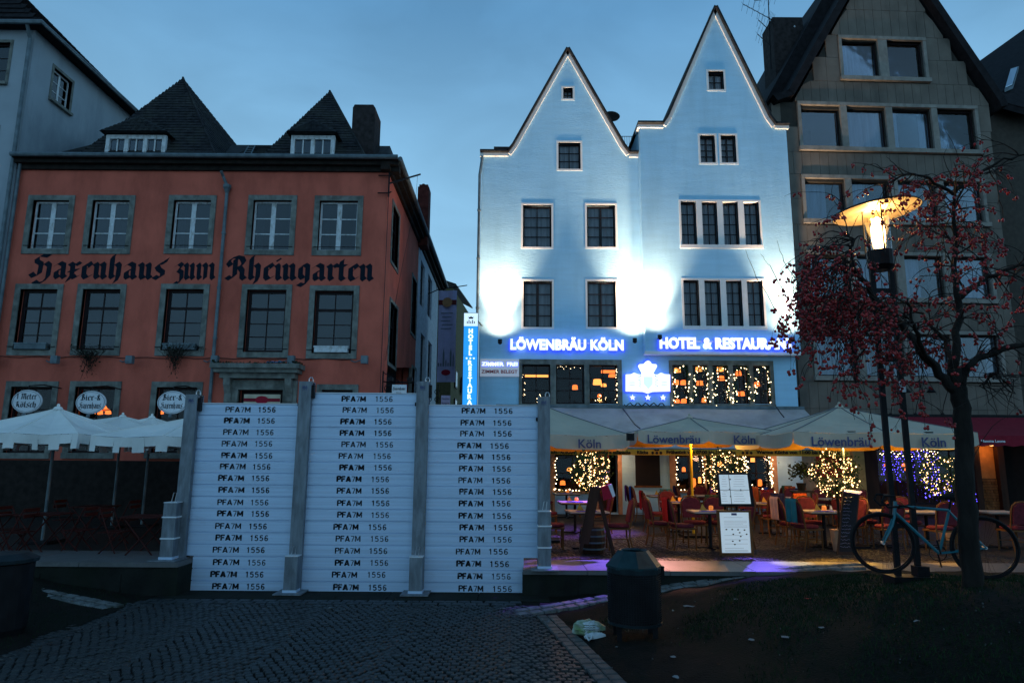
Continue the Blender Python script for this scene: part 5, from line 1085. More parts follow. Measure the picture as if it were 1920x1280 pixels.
path = MB().box(-6.2, 1.6, -2, 11.75, -.06, -.004).build('cobbled_path', M['joint_earth'], None, kind='structure')
edge = lambda y: xb(y) - .30
cob = fan_setts(-5.9, 1.4, 3.6, 10.84, lambda x, y: x < edge(y) and x > -5.75, lambda x, y: -.008)
place_setts(cob, path, M['sett'], 290)
# straight border rows along the lawn and along the barrier
mb = MB(); me_ = None
def block(mb, c, w_, l_, h_, a, r):
    v, f = sett_variant(w_, l_, h_, r); ca, sa = math.cos(a), math.sin(a); mb.add([(c[0] + x * ca - y * sa, c[1] + x * sa + y * ca, c[2] + z) for x, y, z in v], f)
y = 3.6
while y < 10.2:
    for k in (0, 1): x = xb(y) - .22 + k * .15; b_ = MB(); block(b_, (x, y + rr.uniform(-.01, .01), .0), .14, .17, .03, math.atan(.17) + rr.uniform(-.06, .06), rr); (b_.build('border_stone', M['sett2'], path) if y > 6.2 else mb.add(b_.v, b_.f))
    y += .18
x = -5.6
while x < .2:
    for k, yy in enumerate((10.92, 11.08)): block(mb, (x + rr.uniform(-.01, .01) + .09 * k, yy, -.002), .19, .15, .022, rr.uniform(-.04, .04), rr)
    x += .2
mb.build('setts', M['sett'], path, kind='stuff')
x = -5.6
while x < .6: w_ = rr.uniform(1.1, 1.5); w_ = min(w_, .62 - x); MB().box(x + .004, x + w_ - .004, 11.18, 12.44, -.03, .012).build('slab', M['concrete'], path); x += w_
# setts of the terrace nearest to us
place_setts(fan_setts(.2, 9.5, 12.80, 17.2, lambda x, y: True, lambda x, y: TZ - .030, W=.9, A=.22), bpy.data.objects['terrace_paving'], mat('terrace_sett', (.030, .026, .024), .4, var=.4, scale=6, bump=.5, bscale=60), 0)
# ---------------- walls with coping slabs
def wall_run(name, label, xa, xb_, slabs, yf=11.58, TZ=TZ):
    t = thing(name, label, 'wall', ((xa + xb_) / 2, 12.2, 0))
    MB().box(xa, xb_, yf + .02, 12.75, -.05, TZ - .075).build('wall_body', M['concrete'], t)
    for a, b in zip(slabs, slabs[1:]): MB().box(a + .005, b - .005, yf - .01, 12.76, TZ - .07, TZ + rr.uniform(-.002, .003)).build('coping_slab', M['slab'], t)
    return t
XW0 = atY(980, 1085, 11.58).x
wr = wall_run('low_wall', 'low dark concrete wall with pale wet slab top running right from the flood barrier', XW0, 13, [XW0, XW0 + 1.05, 2.6, 4.0, 5.2, 6.6, 8.0, 9.5, 11, 13])
XW1 = atY(331, 1090, 11.38).x; TL = .52
wl_ = wall_run('low_wall', 'low dark mossy wall left of the flood barrier', -14, XW1, [-14, -12.4, -10.8, -9.3, -7.9, -6.9, XW1], 11.38, TL)
for k, m_ in ((0, wr), (1, wl_)):
    for j in range(5):
        x_ = (XW0 + .9 + 1.3 * j) if k == 0 else (XW1 - .9 - 1.3 * j); MB().box(x_ - .006, x_ + .006, (11.594, 11.395)[k], (11.6, 11.4)[k], 0, TZ - .08).build('joint', M['joint_earth'], m_)
# ---------------- lawn
def lawn(name, x0, x1, y0, y1, zf, cut):
    mb = MB(); nx = int((x1 - x0) / .14); ny = int((y1 - y0) / .14); idx = {}
    for j in range(ny + 1):
        for i in range(nx + 1):
            x = x0 + (x1 - x0) * i / nx; y = y0 + (y1 - y0) * j / ny; idx[i, j] = len(mb.v); mb.v.append((x, y, zf(x, y)))
    for j in range(ny):
        for i in range(nx):
            x = x0 + (x1 - x0) * (i + .5) / nx; y = y0 + (y1 - y0) * (j + .5) / ny
            if cut(x, y): mb.f.append((idx[i, j], idx[i + 1, j], idx[i + 1, j + 1], idx[i, j + 1]))
    return mb.build(name, M['soil'], None, smooth=True, kind='structure')
lawn('lawn', .2, 15, -2, 11.6, lambda x, y: lawn_z(x, y) - (.05 if x < xb(y) + .02 else 0) + .012, lambda x, y: x > xb(y) - .12)
lawn('lawn', -16, -5.6, -2, 11.6, lambda x, y: lawn_zl(x, y) + .015, lambda x, y: True)
g = MB(); n = 0
while n < 85000:
    x = rr.uniform(.6, 11); y = 11.0 * (1 - rr.random() ** 1.5 * .75) if rr.random() < .5 else rr.uniform(3.0, 10.5)
    if x < xb(y) + .5 or x > y * .9 + 1 or y > 10.1 + .25 * min(x, 5): n += 1; continue
    patch = math.sin(x * 1.7 + 1) + math.sin(y * 2.1 + x * .7) + .9 * math.sin(x * 4.3 - y * 3.1); 
    if patch + rr.gauss(0, .6) < (-.7 if x > 2.2 else .6): n += 1; continue
    z = lawn_z(x, y) + .008; h = rr.uniform(.02, .055); a = rr.uniform(0, 6.28); w_ = .006; dx, dy = math.cos(a) * w_, math.sin(a) * w_; lx, ly = rr.gauss(0, .02), rr.gauss(0, .02)
    g.add([(x - dx, y - dy, z), (x + dx, y + dy, z), (x + lx, y + ly, z + h)], [(0, 1, 2)]); n += 1
for _ in range(9000):
    x = rr.uniform(-12, -5.7); y = rr.uniform(6.5, 11.6); z = lawn_zl(x, y) + .01; h = rr.uniform(.02, .05); a = rr.uniform(0, 6.28); dx, dy = math.cos(a) * .004, math.sin(a) * .004
    g.add([(x - dx, y - dy, z), (x + dx, y + dy, z), (x + rr.gauss(0, .02), y + rr.gauss(0, .02), z + h)], [(0, 1, 2)])
g.build('grass', M['grass'], None, label='short sparse winter grass on the trodden lawn', cat='grass', kind='stuff')
def fixed(px, py, zf):
    z = 0
    for _ in range(8): p = atZ(px, py, z); z = zf(p.x, p.y)
    return atZ(px, py, z)
M['kerb'] = grime(mat('pale_kerb_granite', (.15, .165, .165), .5, var=.35, scale=7, bump=.5, bscale=50), (.02, .025, .015), .8, 5, (1, 1, 1), .5, .7)
kt = thing('stone_kerb', 'double row of rough pale kerb stones curving up to the low wall beside the lawn', 'kerb', (2.5, 11, .2)); kl = [fixed(px, py, lawn_z) for px, py in ((968, 1155), (1040, 1144), (1120, 1130), (1235, 1110), (1350, 1090), (1440, 1076), (1530, 1068), (1620, 1064))]
def kerb(kl, t, zf):
    for a, b in zip(kl, kl[1:]):
        L_ = (b - a).length; n = max(1, round(L_ / .21)); d = (b - a) / n; ang = math.atan2(d.y, d.x); sl = math.atan2(d.z, math.hypot(d.x, d.y))
        for i in range(n):
            for k in (0, 1):
                c = a + d * (i + .5 + .3 * k) + Vector((-math.sin(ang), math.cos(ang), 0)) * (.17 * k) + Vector((0, 0, .0 + .012 * k)); v, f = sett_variant(L_ / n - .014, .15, .035, rr)
                mb = MB().add(v, f); o = link('kerb_stone', mb.mesh('kerb_stone', M['kerb']), t, c, (rr.uniform(-.05, .05), -sl, ang + rr.uniform(-.06, .06)))
kerb(kl, kt, None)
kt2 = thing('stone_kerb', 'dim double row of kerb stones left of the barrier below the mossy wall', 'kerb', (-7, 11, .2)); kerb([Vector((-9.5, 11.0, .36)), Vector((-8, 10.9, .24)), Vector((-6.6, 10.6, .08)), Vector((-5.8, 10.35, .01))], kt2, None)
# ================================================================== FLOOD BARRIER
fb = thing('flood_barrier', 'tall mobile flood barrier of stacked aluminium boards stencilled PFA7M 1556 between four posts', 'flood barrier', (-3, 12.1, 0))
YB = 11.88; FBr = Fr((0, YB, 0), 0)
def bu(px): return FBr.hit(px, 930)[0]
BH = (FBr.hit(670, 738)[1] - FBr.hit(670, 1113)[1]) / 17; Z0 = FBr.hit(670, 1113)[1]
px_posts = [(334, 362), (556, 575), (776, 797), (1008, 1031)]
pxs = [FBr.hit(351, 900)[0], FBr.hit(565.5, 900)[0], FBr.hit(789, 900)[0], FBr.hit(1019.5, 900)[0]]
pw = .105
pz = [(TL, FBr.hit(350, 740)[1]), (.02, FBr.hit(572, 716)[1]), (.02, FBr.hit(792, 716)[1]), (TZ, FBr.hit(1019, 744)[1])]
panels = [(pxs[0] + pw, pxs[1] - pw, 16), (pxs[1] + pw, pxs[2] - pw, 17), (pxs[2] + pw, pxs[3] - pw, 16)]
ltx = [(411, 458, 473, 506), (635, 680, 699, 732), (861, 905, 922, 957)]
cap = .092
SG = {'P': (.68, [[(0, 0), (0, 1)], [(0, .96), (.38, .96), (.5, .86), (.5, .6), (.38, .5), (0, .5)]]), 'F': (.64, [[(0, 0), (0, 1)], [(0, .94), (.5, .94)], [(0, .52), (.42, .52)]]), 'A': (.76, [[(0, 0), (.3, 1)], [(.3, 1), (.6, 0)], [(.12, .27), (.48, .27)]]),
 '7': (.66, [[(0, .94), (.48, .94)], [(.48, .94), (.2, 0)]]), 'M': (.86, [[(0, 0), (0, 1)], [(.03, .95), (.34, .2)], [(.34, .2), (.65, .95)], [(.68, 1), (.68, 0)]]), '1': (.60, [[(.04, .76), (.26, .95)], [(.26, 1), (.26, 0)]]),
 '5': (.66, [[(.48, .94), (.08, .94)], [(.08, .94), (.04, .52)], [(.04, .52), (.26, .63), (.46, .5), (.48, .2), (.3, .04), (.02, .14)]]), '6': (.66, [[(.46, .86), (.3, .97), (.1, .85), (.02, .5), (.06, .15), (.26, .03), (.45, .16), (.46, .4), (.28, .56), (.05, .42)]])}
_sg = {}
def stencil(s, ts, v, gap=.0):
    key = (s, ts, v)
    if key in _sg: return _sg[key]
    mb = MB(); x = 0; j = 0; rs_ = random.Random(v * 7 + len(s))
    for c, t_ in zip(s, ts):
        wd, sts = SG[c]
        for st in sts:
            for a, b in zip(st, st[1:]):
                a_, b_ = Vector((a[0] * .95, a[1])), Vector((b[0] * .95, b[1])); d = (b_ - a_).normalized(); n_ = Vector((-d.y, d.x)) * t_ / 2; e = d * t_ * (.0 if len(st) == 2 else .12); j += 1; yy = -.00025 * (j % 5)
                mb.slab([((x + p.x) * cap, yy, p.y * cap) for p in (a_ - e - n_, b_ + e - n_, b_ + e + n_, a_ - e + n_)], (0, .0015, 0))
        x += wd + gap
    W_ = (x - gap) * cap - .12 * cap; mb.v = [(q[0] - W_ / 2, q[1], q[2]) for q in mb.v]; me = mb.mesh('lettering', M['stencil']); _sg[key] = (me, W_); return _sg[key]
for pi, (a, b, n) in enumerate(panels):
    for k in range(n):
        z = Z0 + k * BH; aa, bb = a, b
        if pi == 2 and z < TZ - .02 + .0: bb = XW0 + .02
        if pi == 0 and z < TL - .05: aa = XW1 + .045
        bo = MB(); tl = rr.uniform(0, .004)
        bo.box(aa - .04, bb + .04 if bb != XW0 + .02 else bb, YB, YB + .05, z + .009, z + BH - .009); bo.box(aa - .04, bb + .04 if bb != XW0 + .02 else bb, YB + .026, YB + .04, z + BH - .009, z + BH + .009)
        o = bo.build('board', M['alu'], fb); xs = [FBr.hit(q, 900)[0] for q in ltx[pi]]; j = rr.gauss(0, .022); wb = rr.choice([.0055, .0065, .004, .0075]); wn = rr.choice([0, .0012, .0025])
        zb_ = z + BH * .30 + rr.uniform(-.006, .006); u = xs[0] + j; W_ = xs[1] - xs[0]
        tb_ = rr.choice([.22, .25, .19, .28]); tn_ = rr.choice([.14, .16, .17])
        me, w0 = stencil('PFA7M', (tb_, tb_, tb_, .12, tb_ * .9), int(tb_ * 100), .02); link('lettering', me, o, (u + W_ / 2, YB - .002, zb_), 0, (W_ / w0, 1, 1))
        me, w0 = stencil('1556', (tn_,) * 4, int(tn_ * 100), .12); link('lettering', me, o, ((xs[2] + xs[3]) / 2 + j + rr.gauss(0, .006), YB - .002, zb_ + rr.uniform(-.004, .004)), 0, ((xs[3] - xs[2]) / w0, 1, 1))
    MB().box(a - .03, b + .03, YB - .004, YB + .054, Z0 + n * BH + .002, Z0 + n * BH + .02).build('top_strip', M['plate'], fb)
    if pi != 0: pass
MB().box(XW1 - .1, XW0 + .1, YB + .005, YB + .045, .0, Z0 + .005).build('rubber_seal', M['rubber'], fb)
for i, (x, (z0, z1)) in enumerate(zip(pxs, pz)):
    mb = MB(); mb.box(x - pw, x + pw, YB - .11, YB - .095, z0, z1); mb.box(x - .03, x + .03, YB - .095, YB + .12, z0, z1); mb.box(x - pw, x + pw, YB + .12, YB + .14, z0, z1); mb.box(x - pw, x - pw + .012, YB - .095, YB - .02, z0, z1); mb.box(x + pw - .012, x + pw, YB - .095, YB - .02, z0, z1)
    mb.box(x - pw + .0, x + pw, YB - .094, YB + .119, z1 - .012, z1)
    p = mb.build('post', M['alu_post'], fb)
    hk = MB(); hk.tube([(x + .03, YB, z1), (x + .03, YB, z1 + .05), (x + .05, YB, z1 + .08), (x + .08, YB, z1 + .08), (x + .1, YB, z1 + .04), (x + .1, YB, z1)], .010, 6); hk.build('lifting_eye', M['steel'], p)
    text = text_mesh('IBS', .05 / CAPH, .002, .001, M['print_blue']); link('lettering', text, p, (x, YB - .113, z1 - .13), 0)
    MB().box(x - .05, x + .05, YB - .1125, YB - .1105, z1 - .155, z1 - .15).build('sticker', M['print_blue'], p)
    # clamp at the top of the board stack
    if i < 3: MB().box(x + pw, x + pw + .05, YB - .09, YB - .01, z1 - .28, z1 - .06).build('clamp', M['iron'], fb)
    if i > 0: MB().box(x - pw - .03, x - pw, YB - .05, YB - .01, z1 - .42, z1 - .36).build('clamp', M['iron'], fb)
    # front support box at the foot
    bz = z0; bh = .92 if i in (0, 3) else .58; w2 = .105; ox = (-.10 if i == 0 else .0) ; yo = YB - .11
    d2 = .20
    br = MB(); bx0 = x + ox - w2; bx1 = x + ox + w2
    br.box(bx0, bx1, yo - d2, yo - .001, bz + .03, bz + bh); s_ = br.build('support_box', M['alu_post'], fb)
    if i in (0, 3):
        for zz in (bz + .34, bz + .68): MB().box(bx0 - .012, bx1 + .012, yo - d2 - .012, yo + .0, zz, zz + .022).build('rib', M['plate'], s_)
    MB().box(bx0 - .004, bx1 + .004, yo - d2 - .004, yo, bz + bh, bz + bh + .012).build('top_plate', M['plate'], s_)
    h_ = MB(); h_.tube([(bx0 + .07, yo - .1, bz + bh), (bx0 + .10, yo - .1, bz + bh + .16), (bx0 + .15, yo - .1, bz + bh + .16), (bx0 + .13, yo - .1, bz + bh)], .007, 5); h_.build('wire_handle', M['steel'], s_)
    MB().box(bx0 - .12, bx1 + .12, yo - d2 - .14, yo + .1, bz + .0035, bz + .022).build('base_plate', M['alu_post'], fb)
    MB().box(bx0 - .01, bx1 + .01, yo - d2 - .01, yo - .001, bz + .022, bz + .06).build('foot', M['alu'], fb)
# ================================================================== UMBRELLAS
def umbrella(label, c, s, zh, zp, yaw, canvas, polem, texts=None, scallop=False, vh=.27, group=None, lit_back=None, poleoff=(0, 0)):
    t = thing('market_umbrella', label, 'umbrella', (c[0], c[1], TZ), group); F = Fr((c[0], c[1], TZ), yaw); h = s / 2
    P = lambda x, y, z: F.P(x, y, z)
    ring = [(-h, -h), (0, -h * 1.0), (h, -h), (h, 0), (h, h), (0, h), (-h, h), (-h, 0)]
    cp = MB(); N_ = 6; top = Vector(P(0, 0, zp))
    for i in range(8):
        a, b = ring[i], ring[(i + 1) % 8]
        for k in range(N_):
            f0, f1 = k / N_, (k + 1) / N_; sag = lambda f: -.10 * math.sin(f * math.pi)
            q = []
            for (p_, f_) in ((a, f0), (b, f0), (b, f1), (a, f1)):
                q.append(P(p_[0] * f_, p_[1] * f_, zp + (zh - zp) * f_ ** .93 + 0))
            m_ = [(q[0] + q[1]) / 2 + Vector((0, 0, sag(f0) * .7)), (q[3] + q[2]) / 2 + Vector((0, 0, sag(f1) * .7 if f1 < 1 else -.035))]
            if k == 0: cp.poly([q[0], q[3], m_[1]]); cp.poly([q[0], m_[1], q[2]])
            else: cp.poly([q[0], q[3], m_[1], m_[0]]); cp.poly([m_[0], m_[1], q[2], q[1]])
    cp.build('canopy', canvas, t)
    for i in range(8):      # seam piping
        a = ring[i]; pts = [P(a[0] * f, a[1] * f, zp + (zh - zp) * f ** .93 + .008) for f in [k / 6 for k in range(7)]]; MB().tube(pts, .010, 4).build('seam', M['print_grey'] if canvas is M['canvas'] else canvas, t)
        MB().tube([P(a[0] * f, a[1] * f, zp + (zh - zp) * f ** .93 - .06) for f in (.05, .5, .98)], .015, 4).build('rib', M['iron'] if not lit_back else M['wood'], t)
        MB().tube([P(a[0] * .5, a[1] * .5, zp + (zh - zp) * .5 - .08), P(0, 0, zh - .25)], .012, 4).build('strut', M['iron'] if not lit_back else M['wood'], t)
    for i in range(8):
        a, b = Vector(ring[i]), Vector(ring[(i + 1) % 8]); n = 12; v = MB(); nn = Vector(((b - a).y, -(b - a).x)).normalized()
        for k in range(n):
            f0, f1 = k / n, (k + 1) / n
            lo = lambda f: -vh if not scallop else (-vh if (int(f * 3 * 2 + .25) % 2 == 0) else -vh * .62)
            fm = (f0 + f1) / 2; bot = lo(fm) if scallop else -vh + .02 * abs(2 * fm - 1) ** 2 * 0
            fl = lambda f: .03 * math.sin(f * 7 + i * 2) ; ed = lambda f: (.05 if (f < .04 or f > .96) and not scallop else 0)
            p0, p1 = a + (b - a) * f0, a + (b - a) * f1; top_ = lambda f: zh - .035 * math.sin(math.pi * f)
            q0, q1 = p0 + nn * fl(f0), p1 + nn * fl(f1)
            v.quad(P(q0.x, q0.y, top_(f0) + bot + ed(f0)), P(q1.x, q1.y, top_(f1) + bot + ed(f1)), P(p1.x, p1.y, top_(f1)), P(p0.x, p0.y, top_(f0)))
        vo = v.build('valance', M['yellow'] if (lit_back and i in (3, 4, 5)) else canvas, t)  # rear valances coloured yellow for the lamplight inside the canopy
        if texts and i in texts:
            s_, rel = texts[i]; me = text_mesh(s_, rel * vh / CAPH, .004, .002, M['print_blue'], 1.0, 1.0); L_ = (b - a).length
            sc_ = min(1.0, L_ * .84 / me['w']); mid = (a + b) / 2 + nn * .045; an_ = math.atan2((b - a).y, (b - a).x)
            link('lettering', me, vo, P(mid.x, mid.y, zh - .035 - vh * .86), yaw + an_, (sc_ * 1.0, 1, 1))
    pm = MB(); pm.tube([P(poleoff[0], poleoff[1], TZ + .03), P(poleoff[0] * .5, poleoff[1] * .5, zp + .02)], .032, 8); pm.build('pole', polem, t); MB().lathe(P(0, 0, zp), [(.10, -.02), (.07, .03), (.03, .05), (.03, .09), (.0, .11)], 10).build('finial', canvas, t)
    bs = MB(); bs.box(c[0] - .3, c[0] + .3, c[1] - .3, c[1] + .3, TZ, TZ + .05); bs.build('base', M['iron'], t)
    return t
def um_from_px(px0, px1, yh, ypk, Yfront):   # px of front corners, hem row, peak row
    a, b = atY(px0, yh, Yfront), atY(px1, yh, Yfront); s = b.x - a.x; cz_ = atY((px0 + px1) / 2, yh, Yfront).z
    c = ((a.x + b.x) / 2, Yfront + s / 2); pk = atY((px0 + px1) / 2, ypk, Yfront + s / 2).z
    return c, s, cz_, pk
c, s, zh, zp = um_from_px(1196, 1460, 808, 783, 15.2); UM2 = (c, s, zh)
umbrella('grey-white beer umbrella with the yellow pole, middle of the three at the hotel', c, s, zh, zp, 0, M['canvas'], M['pole_yellow'], {0: ('Löwenbräu', .68), 1: ('Köln', .68)}, group='large printed umbrellas at the hotel', lit_back=True)
c, s, zh, zp = um_from_px(1487, 1833, 810, 763, 13.2); UM3 = (c, s, zh)
umbrella('largest grey-white beer umbrella, partly behind the lamp post poles and tree trunk', c, s, zh, zp, 0, M['canvas'], M['zinc'], {0: ('Löwenbräu', .66), 1: ('Köln', .66)}, group='large printed umbrellas at the hotel', lit_back=True)
c, s, zh, zp = um_from_px(880, 1180, 814, 762, 14.0); UM1 = (c, s, zh)
umbrella('grey-white beer umbrella half hidden behind the right end of the flood barrier', c, s, zh, zp, 0, M['canvas'], M['zinc'], {0: ('Löwenbräu', .66), 1: ('Köln', .66)}, group='large printed umbrellas at the hotel', lit_back=True)
c, s, zh, zp = um_from_px(-110, 147, 811, 765, 13.4); umbrella('cream umbrella with square-cut scallops at the far left', c, s, zh, zp, 0, M['canvas_w'], M['zinc'], scallop=True, vh=.29, group='cream umbrellas before the red house')
c, s, zh, zp = um_from_px(170, 440, 817, 780, 13.2); umbrella('cream umbrella partly hidden by the left end of the flood barrier', c, s, zh, zp, 0, M['canvas_w'], M['zinc'], scallop=True, vh=.29, group='cream umbrellas before the red house')
c, s, zh, zp = um_from_px(128, 330, 812, 782, 17.0); umbrella('cream umbrella whose small peak shows between the two nearer ones', c, s, zh, zp, 0, M['canvas_w'], M['zinc'], scallop=True, vh=.29, group='cream umbrellas before the red house')
umbrella('unseen cream umbrella added behind the far left one to shade the ground floor', (-10.2, 18.0), 3.6, zh, zp, 0, M['canvas_w'], M['zinc'], scallop=True, vh=.29, group='cream umbrellas before the red house')  # unseen extra umbrella, added to block light from the terrace
umbrella('unseen cream umbrella added behind the left barrier post to shade the ground floor', (-6.2, 17.3), 3.6, zh, zp, 0, M['canvas_w'], M['zinc'], scallop=True, vh=.29, group='cream umbrellas before the red house')  # another unseen umbrella added as a light blocker
# warm lamps clipped under the printed umbrellas
def ulamp(c, zh, power, col, label, size=2.4):
    t = thing('umbrella_lamp', label, 'lamp', (c[0] + .12, c[1] - .1, zh - .02)); MB().lathe((c[0] + .12, c[1] - .1, zh - .06), [(.03, .1), (.07, .07), (.09, 0), (.08, -.01)], 10).build('housing', M['iron'], t); MB().lathe((c[0] + .12, c[1] - .1, zh - .085), [(.0, 0), (.07, .005), (.0, .01)], 10).build('bulb', M['bulb'], t)
    l = bpy.data.lights.new('lamp', 'POINT'); l.energy = power; l.color = col; l.shadow_soft_size = .08; o = bpy.data.objects.new('lamp', l); COL.objects.link(o); o.parent = t; o.location = (0, 0, -.16)
ulamp(UM2[0], UM2[2], 110, (1, .48, .12), 'amber lamp clipped to the yellow umbrella pole'); ulamp(UM3[0], UM3[2], 200, (1, .58, .16), 'amber lamp under the largest printed umbrella'); ulamp(UM1[0], UM1[2], 60, (1, .45, .2), 'amber lamp under the printed umbrella behind the barrier')
# ================================================================== AWNINGS
aw = thing('hotel_awning', 'long grey sloping awning with orange printed valance across the hotel front', 'awning', (5, 21.5, 3))
YA = 20.4; FA_ = Fr((0, YA, TZ), 0); FW_ = Fr((0, YH - .12, TZ), 0); za = FA_.hit(1300, 841)[1]; zw = FW_.hit(1300, 764)[1]; x0w, x1w = FW_.hit(930, 764)[0], FW_.hit(1506, 764)[0]
n = 16; mb = MB()
for i in range(n):
    for j in range(6):
        def f(i_, j_): u = i_ / n; v = j_ / 6; x = (x0w + (x1w - x0w) * u); return Vector((x, YA + (YH - .12 - YA) * v, za + (zw - za) * v - .06 * math.sin(v * math.pi) + .008 * math.sin(u * 40)))
        mb.quad(f(i, j), f(i + 1, j), f(i + 1, j + 1), f(i, j + 1))
mb.build('canvas', M['awning'], aw)
MB().box(x0w, x1w, YH - .22, YH - .06, zw - .04, zw + .06).build('cassette', M['zinc'], aw)
z0v = FA_.hit(1300, 853.5)[1]; vz = MB(); 
for i in range(40): a = x0w + (x1w - x0w) * i / 40; b = x0w + (x1w - x0w) * (i + 1) / 40; vz.quad((a, YA - .02 - .01 * math.sin(i), z0v), (b, YA - .02 - .01 * math.sin(i + 1), z0v), (b, YA, za), (a, YA, za))
vo = vz.build('valance', M['yellow'], aw)
def crest(fr, u, z, d, par, m): 
    mb = MB(); 
    for a in (-.12, 0, .12): mb.slab([fr.P(u + a + .045 * math.cos(t * 1.05), d, z + .04 + .045 * math.sin(t * 1.05)) for t in range(6)], (0, .004, 0))
    mb.slab([fr.P(u + a, d, z + .1 + b) for a, b in ((-.06, 0), (.06, 0), (.08, .06), (0, .03), (-.08, .06))], (0, .004, 0)); mb.build('crest', m, par)
for s_, a, b in (('RESTAURANT', 1033, 1083), ('Deutsche & Italienische', 1111, 1182), ('Küche', 1194, 1215), ('Frühstück von 07:00 bis 11:30 Uhr', 1249, 1379), ('Warme Küche von 11:00 bis 03:00 Uhr', 1417, 1576)):
    text_in(s_, FA_, FA_.hit(a, 848)[0], FA_.hit(b, 848)[0], FA_.hit((a + b) / 2, 850.5)[1], .098, -.045, M['print_dark'], vo, bold=.006, ext=.002)
for px in (1097, 1231, 1400): crest(FA_, FA_.hit(px, 850)[0], FA_.hit(px, 850)[1] - .02, -.045, vo, M['print_dark'])
mb = MB(); 
for k in range(6): x = x0w + .4 + (x1w - x0w - .8) * k / 5; mb.tube([(x, YA + .05, za - .03), (x, YH - .15, zw - .15)], .02, 5)
mb.tube([(x0w, YA + .02, za - .01), (x1w, YA + .02, za - .01)], .028, 6); mb.build('frame', M['zinc'], aw)
mb = MB(); mb.tube([atY(1168, 766, 23.2), atY(1175, 775, 22.3), atY(1190, 795, 21.2), atY(1200, 803, 20.8)], .02, 4); mb.tube([atY(1455, 762, 23.2), atY(1462, 772, 22.5), atY(1470, 782, 22)], .02, 4); 
pts = [atY(1170 + i * 4, 758 + 3 * math.sin(i * 1.7), 23.1) for i in range(20)]; mb.tube(pts, .02, 4); mb.build('cable', M['iron'], None, label='loose black cable lying along the top of the grey hotel awning', cat='cable')
ra_ = thing('red_awning', 'wine red awning with white lettering in front of the stone house', 'awning', (12, 22, 3)); YQ = 20.0; FQ_ = Fr((0, YQ, TZ), 0)
x0q, x1q = atY(1600, 781, 23.6).x, atY(2050, 781, 23.6).x; zq1 = atY(1800, 781, 23.6).z; zq0 = atY(1850, 816, YQ).z; mb = MB()
for i in range(14):
    for j in range(5):
        def f(i_, j_): u = i_ / 14; v = j_ / 5; return Vector((x0q + (x1q - x0q) * u, YQ + 3.6 * v, zq0 + (zq1 - zq0) * v - .05 * math.sin(v * 3.14)))
        mb.quad(f(i, j), f(i + 1, j), f(i + 1, j + 1), f(i, j + 1))
mb.build('canvas', M['wine'], ra_); vz = MB(); zq2 = zq0 - .32
for i in range(36): a = x0q + (x1q - x0q) * i / 36; b = x0q + (x1q - x0q) * (i + 1) / 36; w1 = .03 * math.sin(i * 1.3); w2 = .03 * math.sin(i * 1.3 + 1.3); vz.quad((a, YQ - .03 + w1, zq2 + .04 * (i % 2)), (b, YQ - .03 + w2, zq2 + .04 * ((i + 1) % 2)), (b, YQ, zq0), (a, YQ, zq0))
vo = vz.build('valance', M['wine'], ra_); text_in('Mamma Leone', FQ_, FQ_.hit(1836, 826)[0], FQ_.hit(1881, 826)[0], FQ_.hit(1858, 829)[1], .075, -.08, M['plate'], vo, bold=.003, ext=.002)
MB().box(x0q, x1q, 23.5, 23.66, zq1 - .03, zq1 + .07).build('cassette', M['iron'], ra_)
# ================================================================== SHOPFRONT under the stone house
YS = 23.96; FSH = Fr((gx0, YS, TZ), R(2.2)); sp_ = thing('shopfront', 'recessed restaurant front with ochre pillars and red panel under the stone house', 'shopfront', (gx0 + 2, YS, TZ))
zt_ = TZ + 2.5; u_ = lambda px: FSH.hit(px, 900)[0]
def pier(a, b, m, d0=-.25, d1=.3, nm='pillar', z0=TZ, z1=zt_): MB().fbox(FSH, u_(a), u_(b), d0, d1, z0, z1).build(nm, m, sp_)
pier(1499, 1521, M['terra'], -.1); pier(1521, 1531, M['terra'], -.05); pier(1531, 1596, mat('red_poster', (.55, .02, .02), .6), .05, .1, 'red_panel', TZ + 1.25, zt_ - .02); pier(1531, 1596, mat('ochre_plaster', (.45, .30, .13), .85), .06, .25, 'wall', TZ, TZ + 1.245); pier(1597, 1618, mat('ochre_plaster', (.5, .33, .13), .85), -.2)
gl_ = (u_(1648), u_(1826), TZ + .35, TZ + 2.4)
mb = MB(); mb.fbox(FSH, u_(1618), gl_[0], .0, .3, TZ, zt_); mb.fbox(FSH, gl_[0], gl_[1], 0, .3, TZ, gl_[2]); mb.build('wall', M['wood_dark'], sp_)
window(FSH, sp_, gl_, 5, 1, M['dark_frame'], M['glass'], d=.1, fw=.07, bw=.05)
pier(1827, 1838, M['wood_dark'], -.1); pier(1838, 1872, M['orange_wall'], .1, .3, 'wall', TZ + 1.25, zt_)
mb = MB()
for r_ in range(11):
    for k in range(9):
        a = u_(1838) + k * .1 + (.05 if r_ % 2 else 0); L_ = .085 + .02 * ((r_ * 7 + k * 3) % 3); mb.fbox(FSH, a, a + L_, .08 - .012 * ((r_ + k) % 3), .3, TZ + .2 + r_ * .095, TZ + .28 + r_ * .095)
mb.build('bricks', mat('rough_brick', (.22, .10, .04), .9, var=.4), sp_, kind='stuff')
pier(1838, 1872, M['wood_dark'], .12, .3, 'wall', TZ, TZ + 1.25); pier(1872, 1884, M['wood_dark'], -.1); pier(1884, 1960, M['room'], .1, .3, 'wall')
MB().fbox(FSH, -.2, u_(1960), 1.9, 2.0, TZ, zt_).build('wall', mat('dim_interior', (.10, .05, .03), .9), sp_); MB().fbox(FSH, -.2, gu1, .0, 2.0, zt_, zt_ + .1).build('ceiling', M['wood_dark'], sp_)
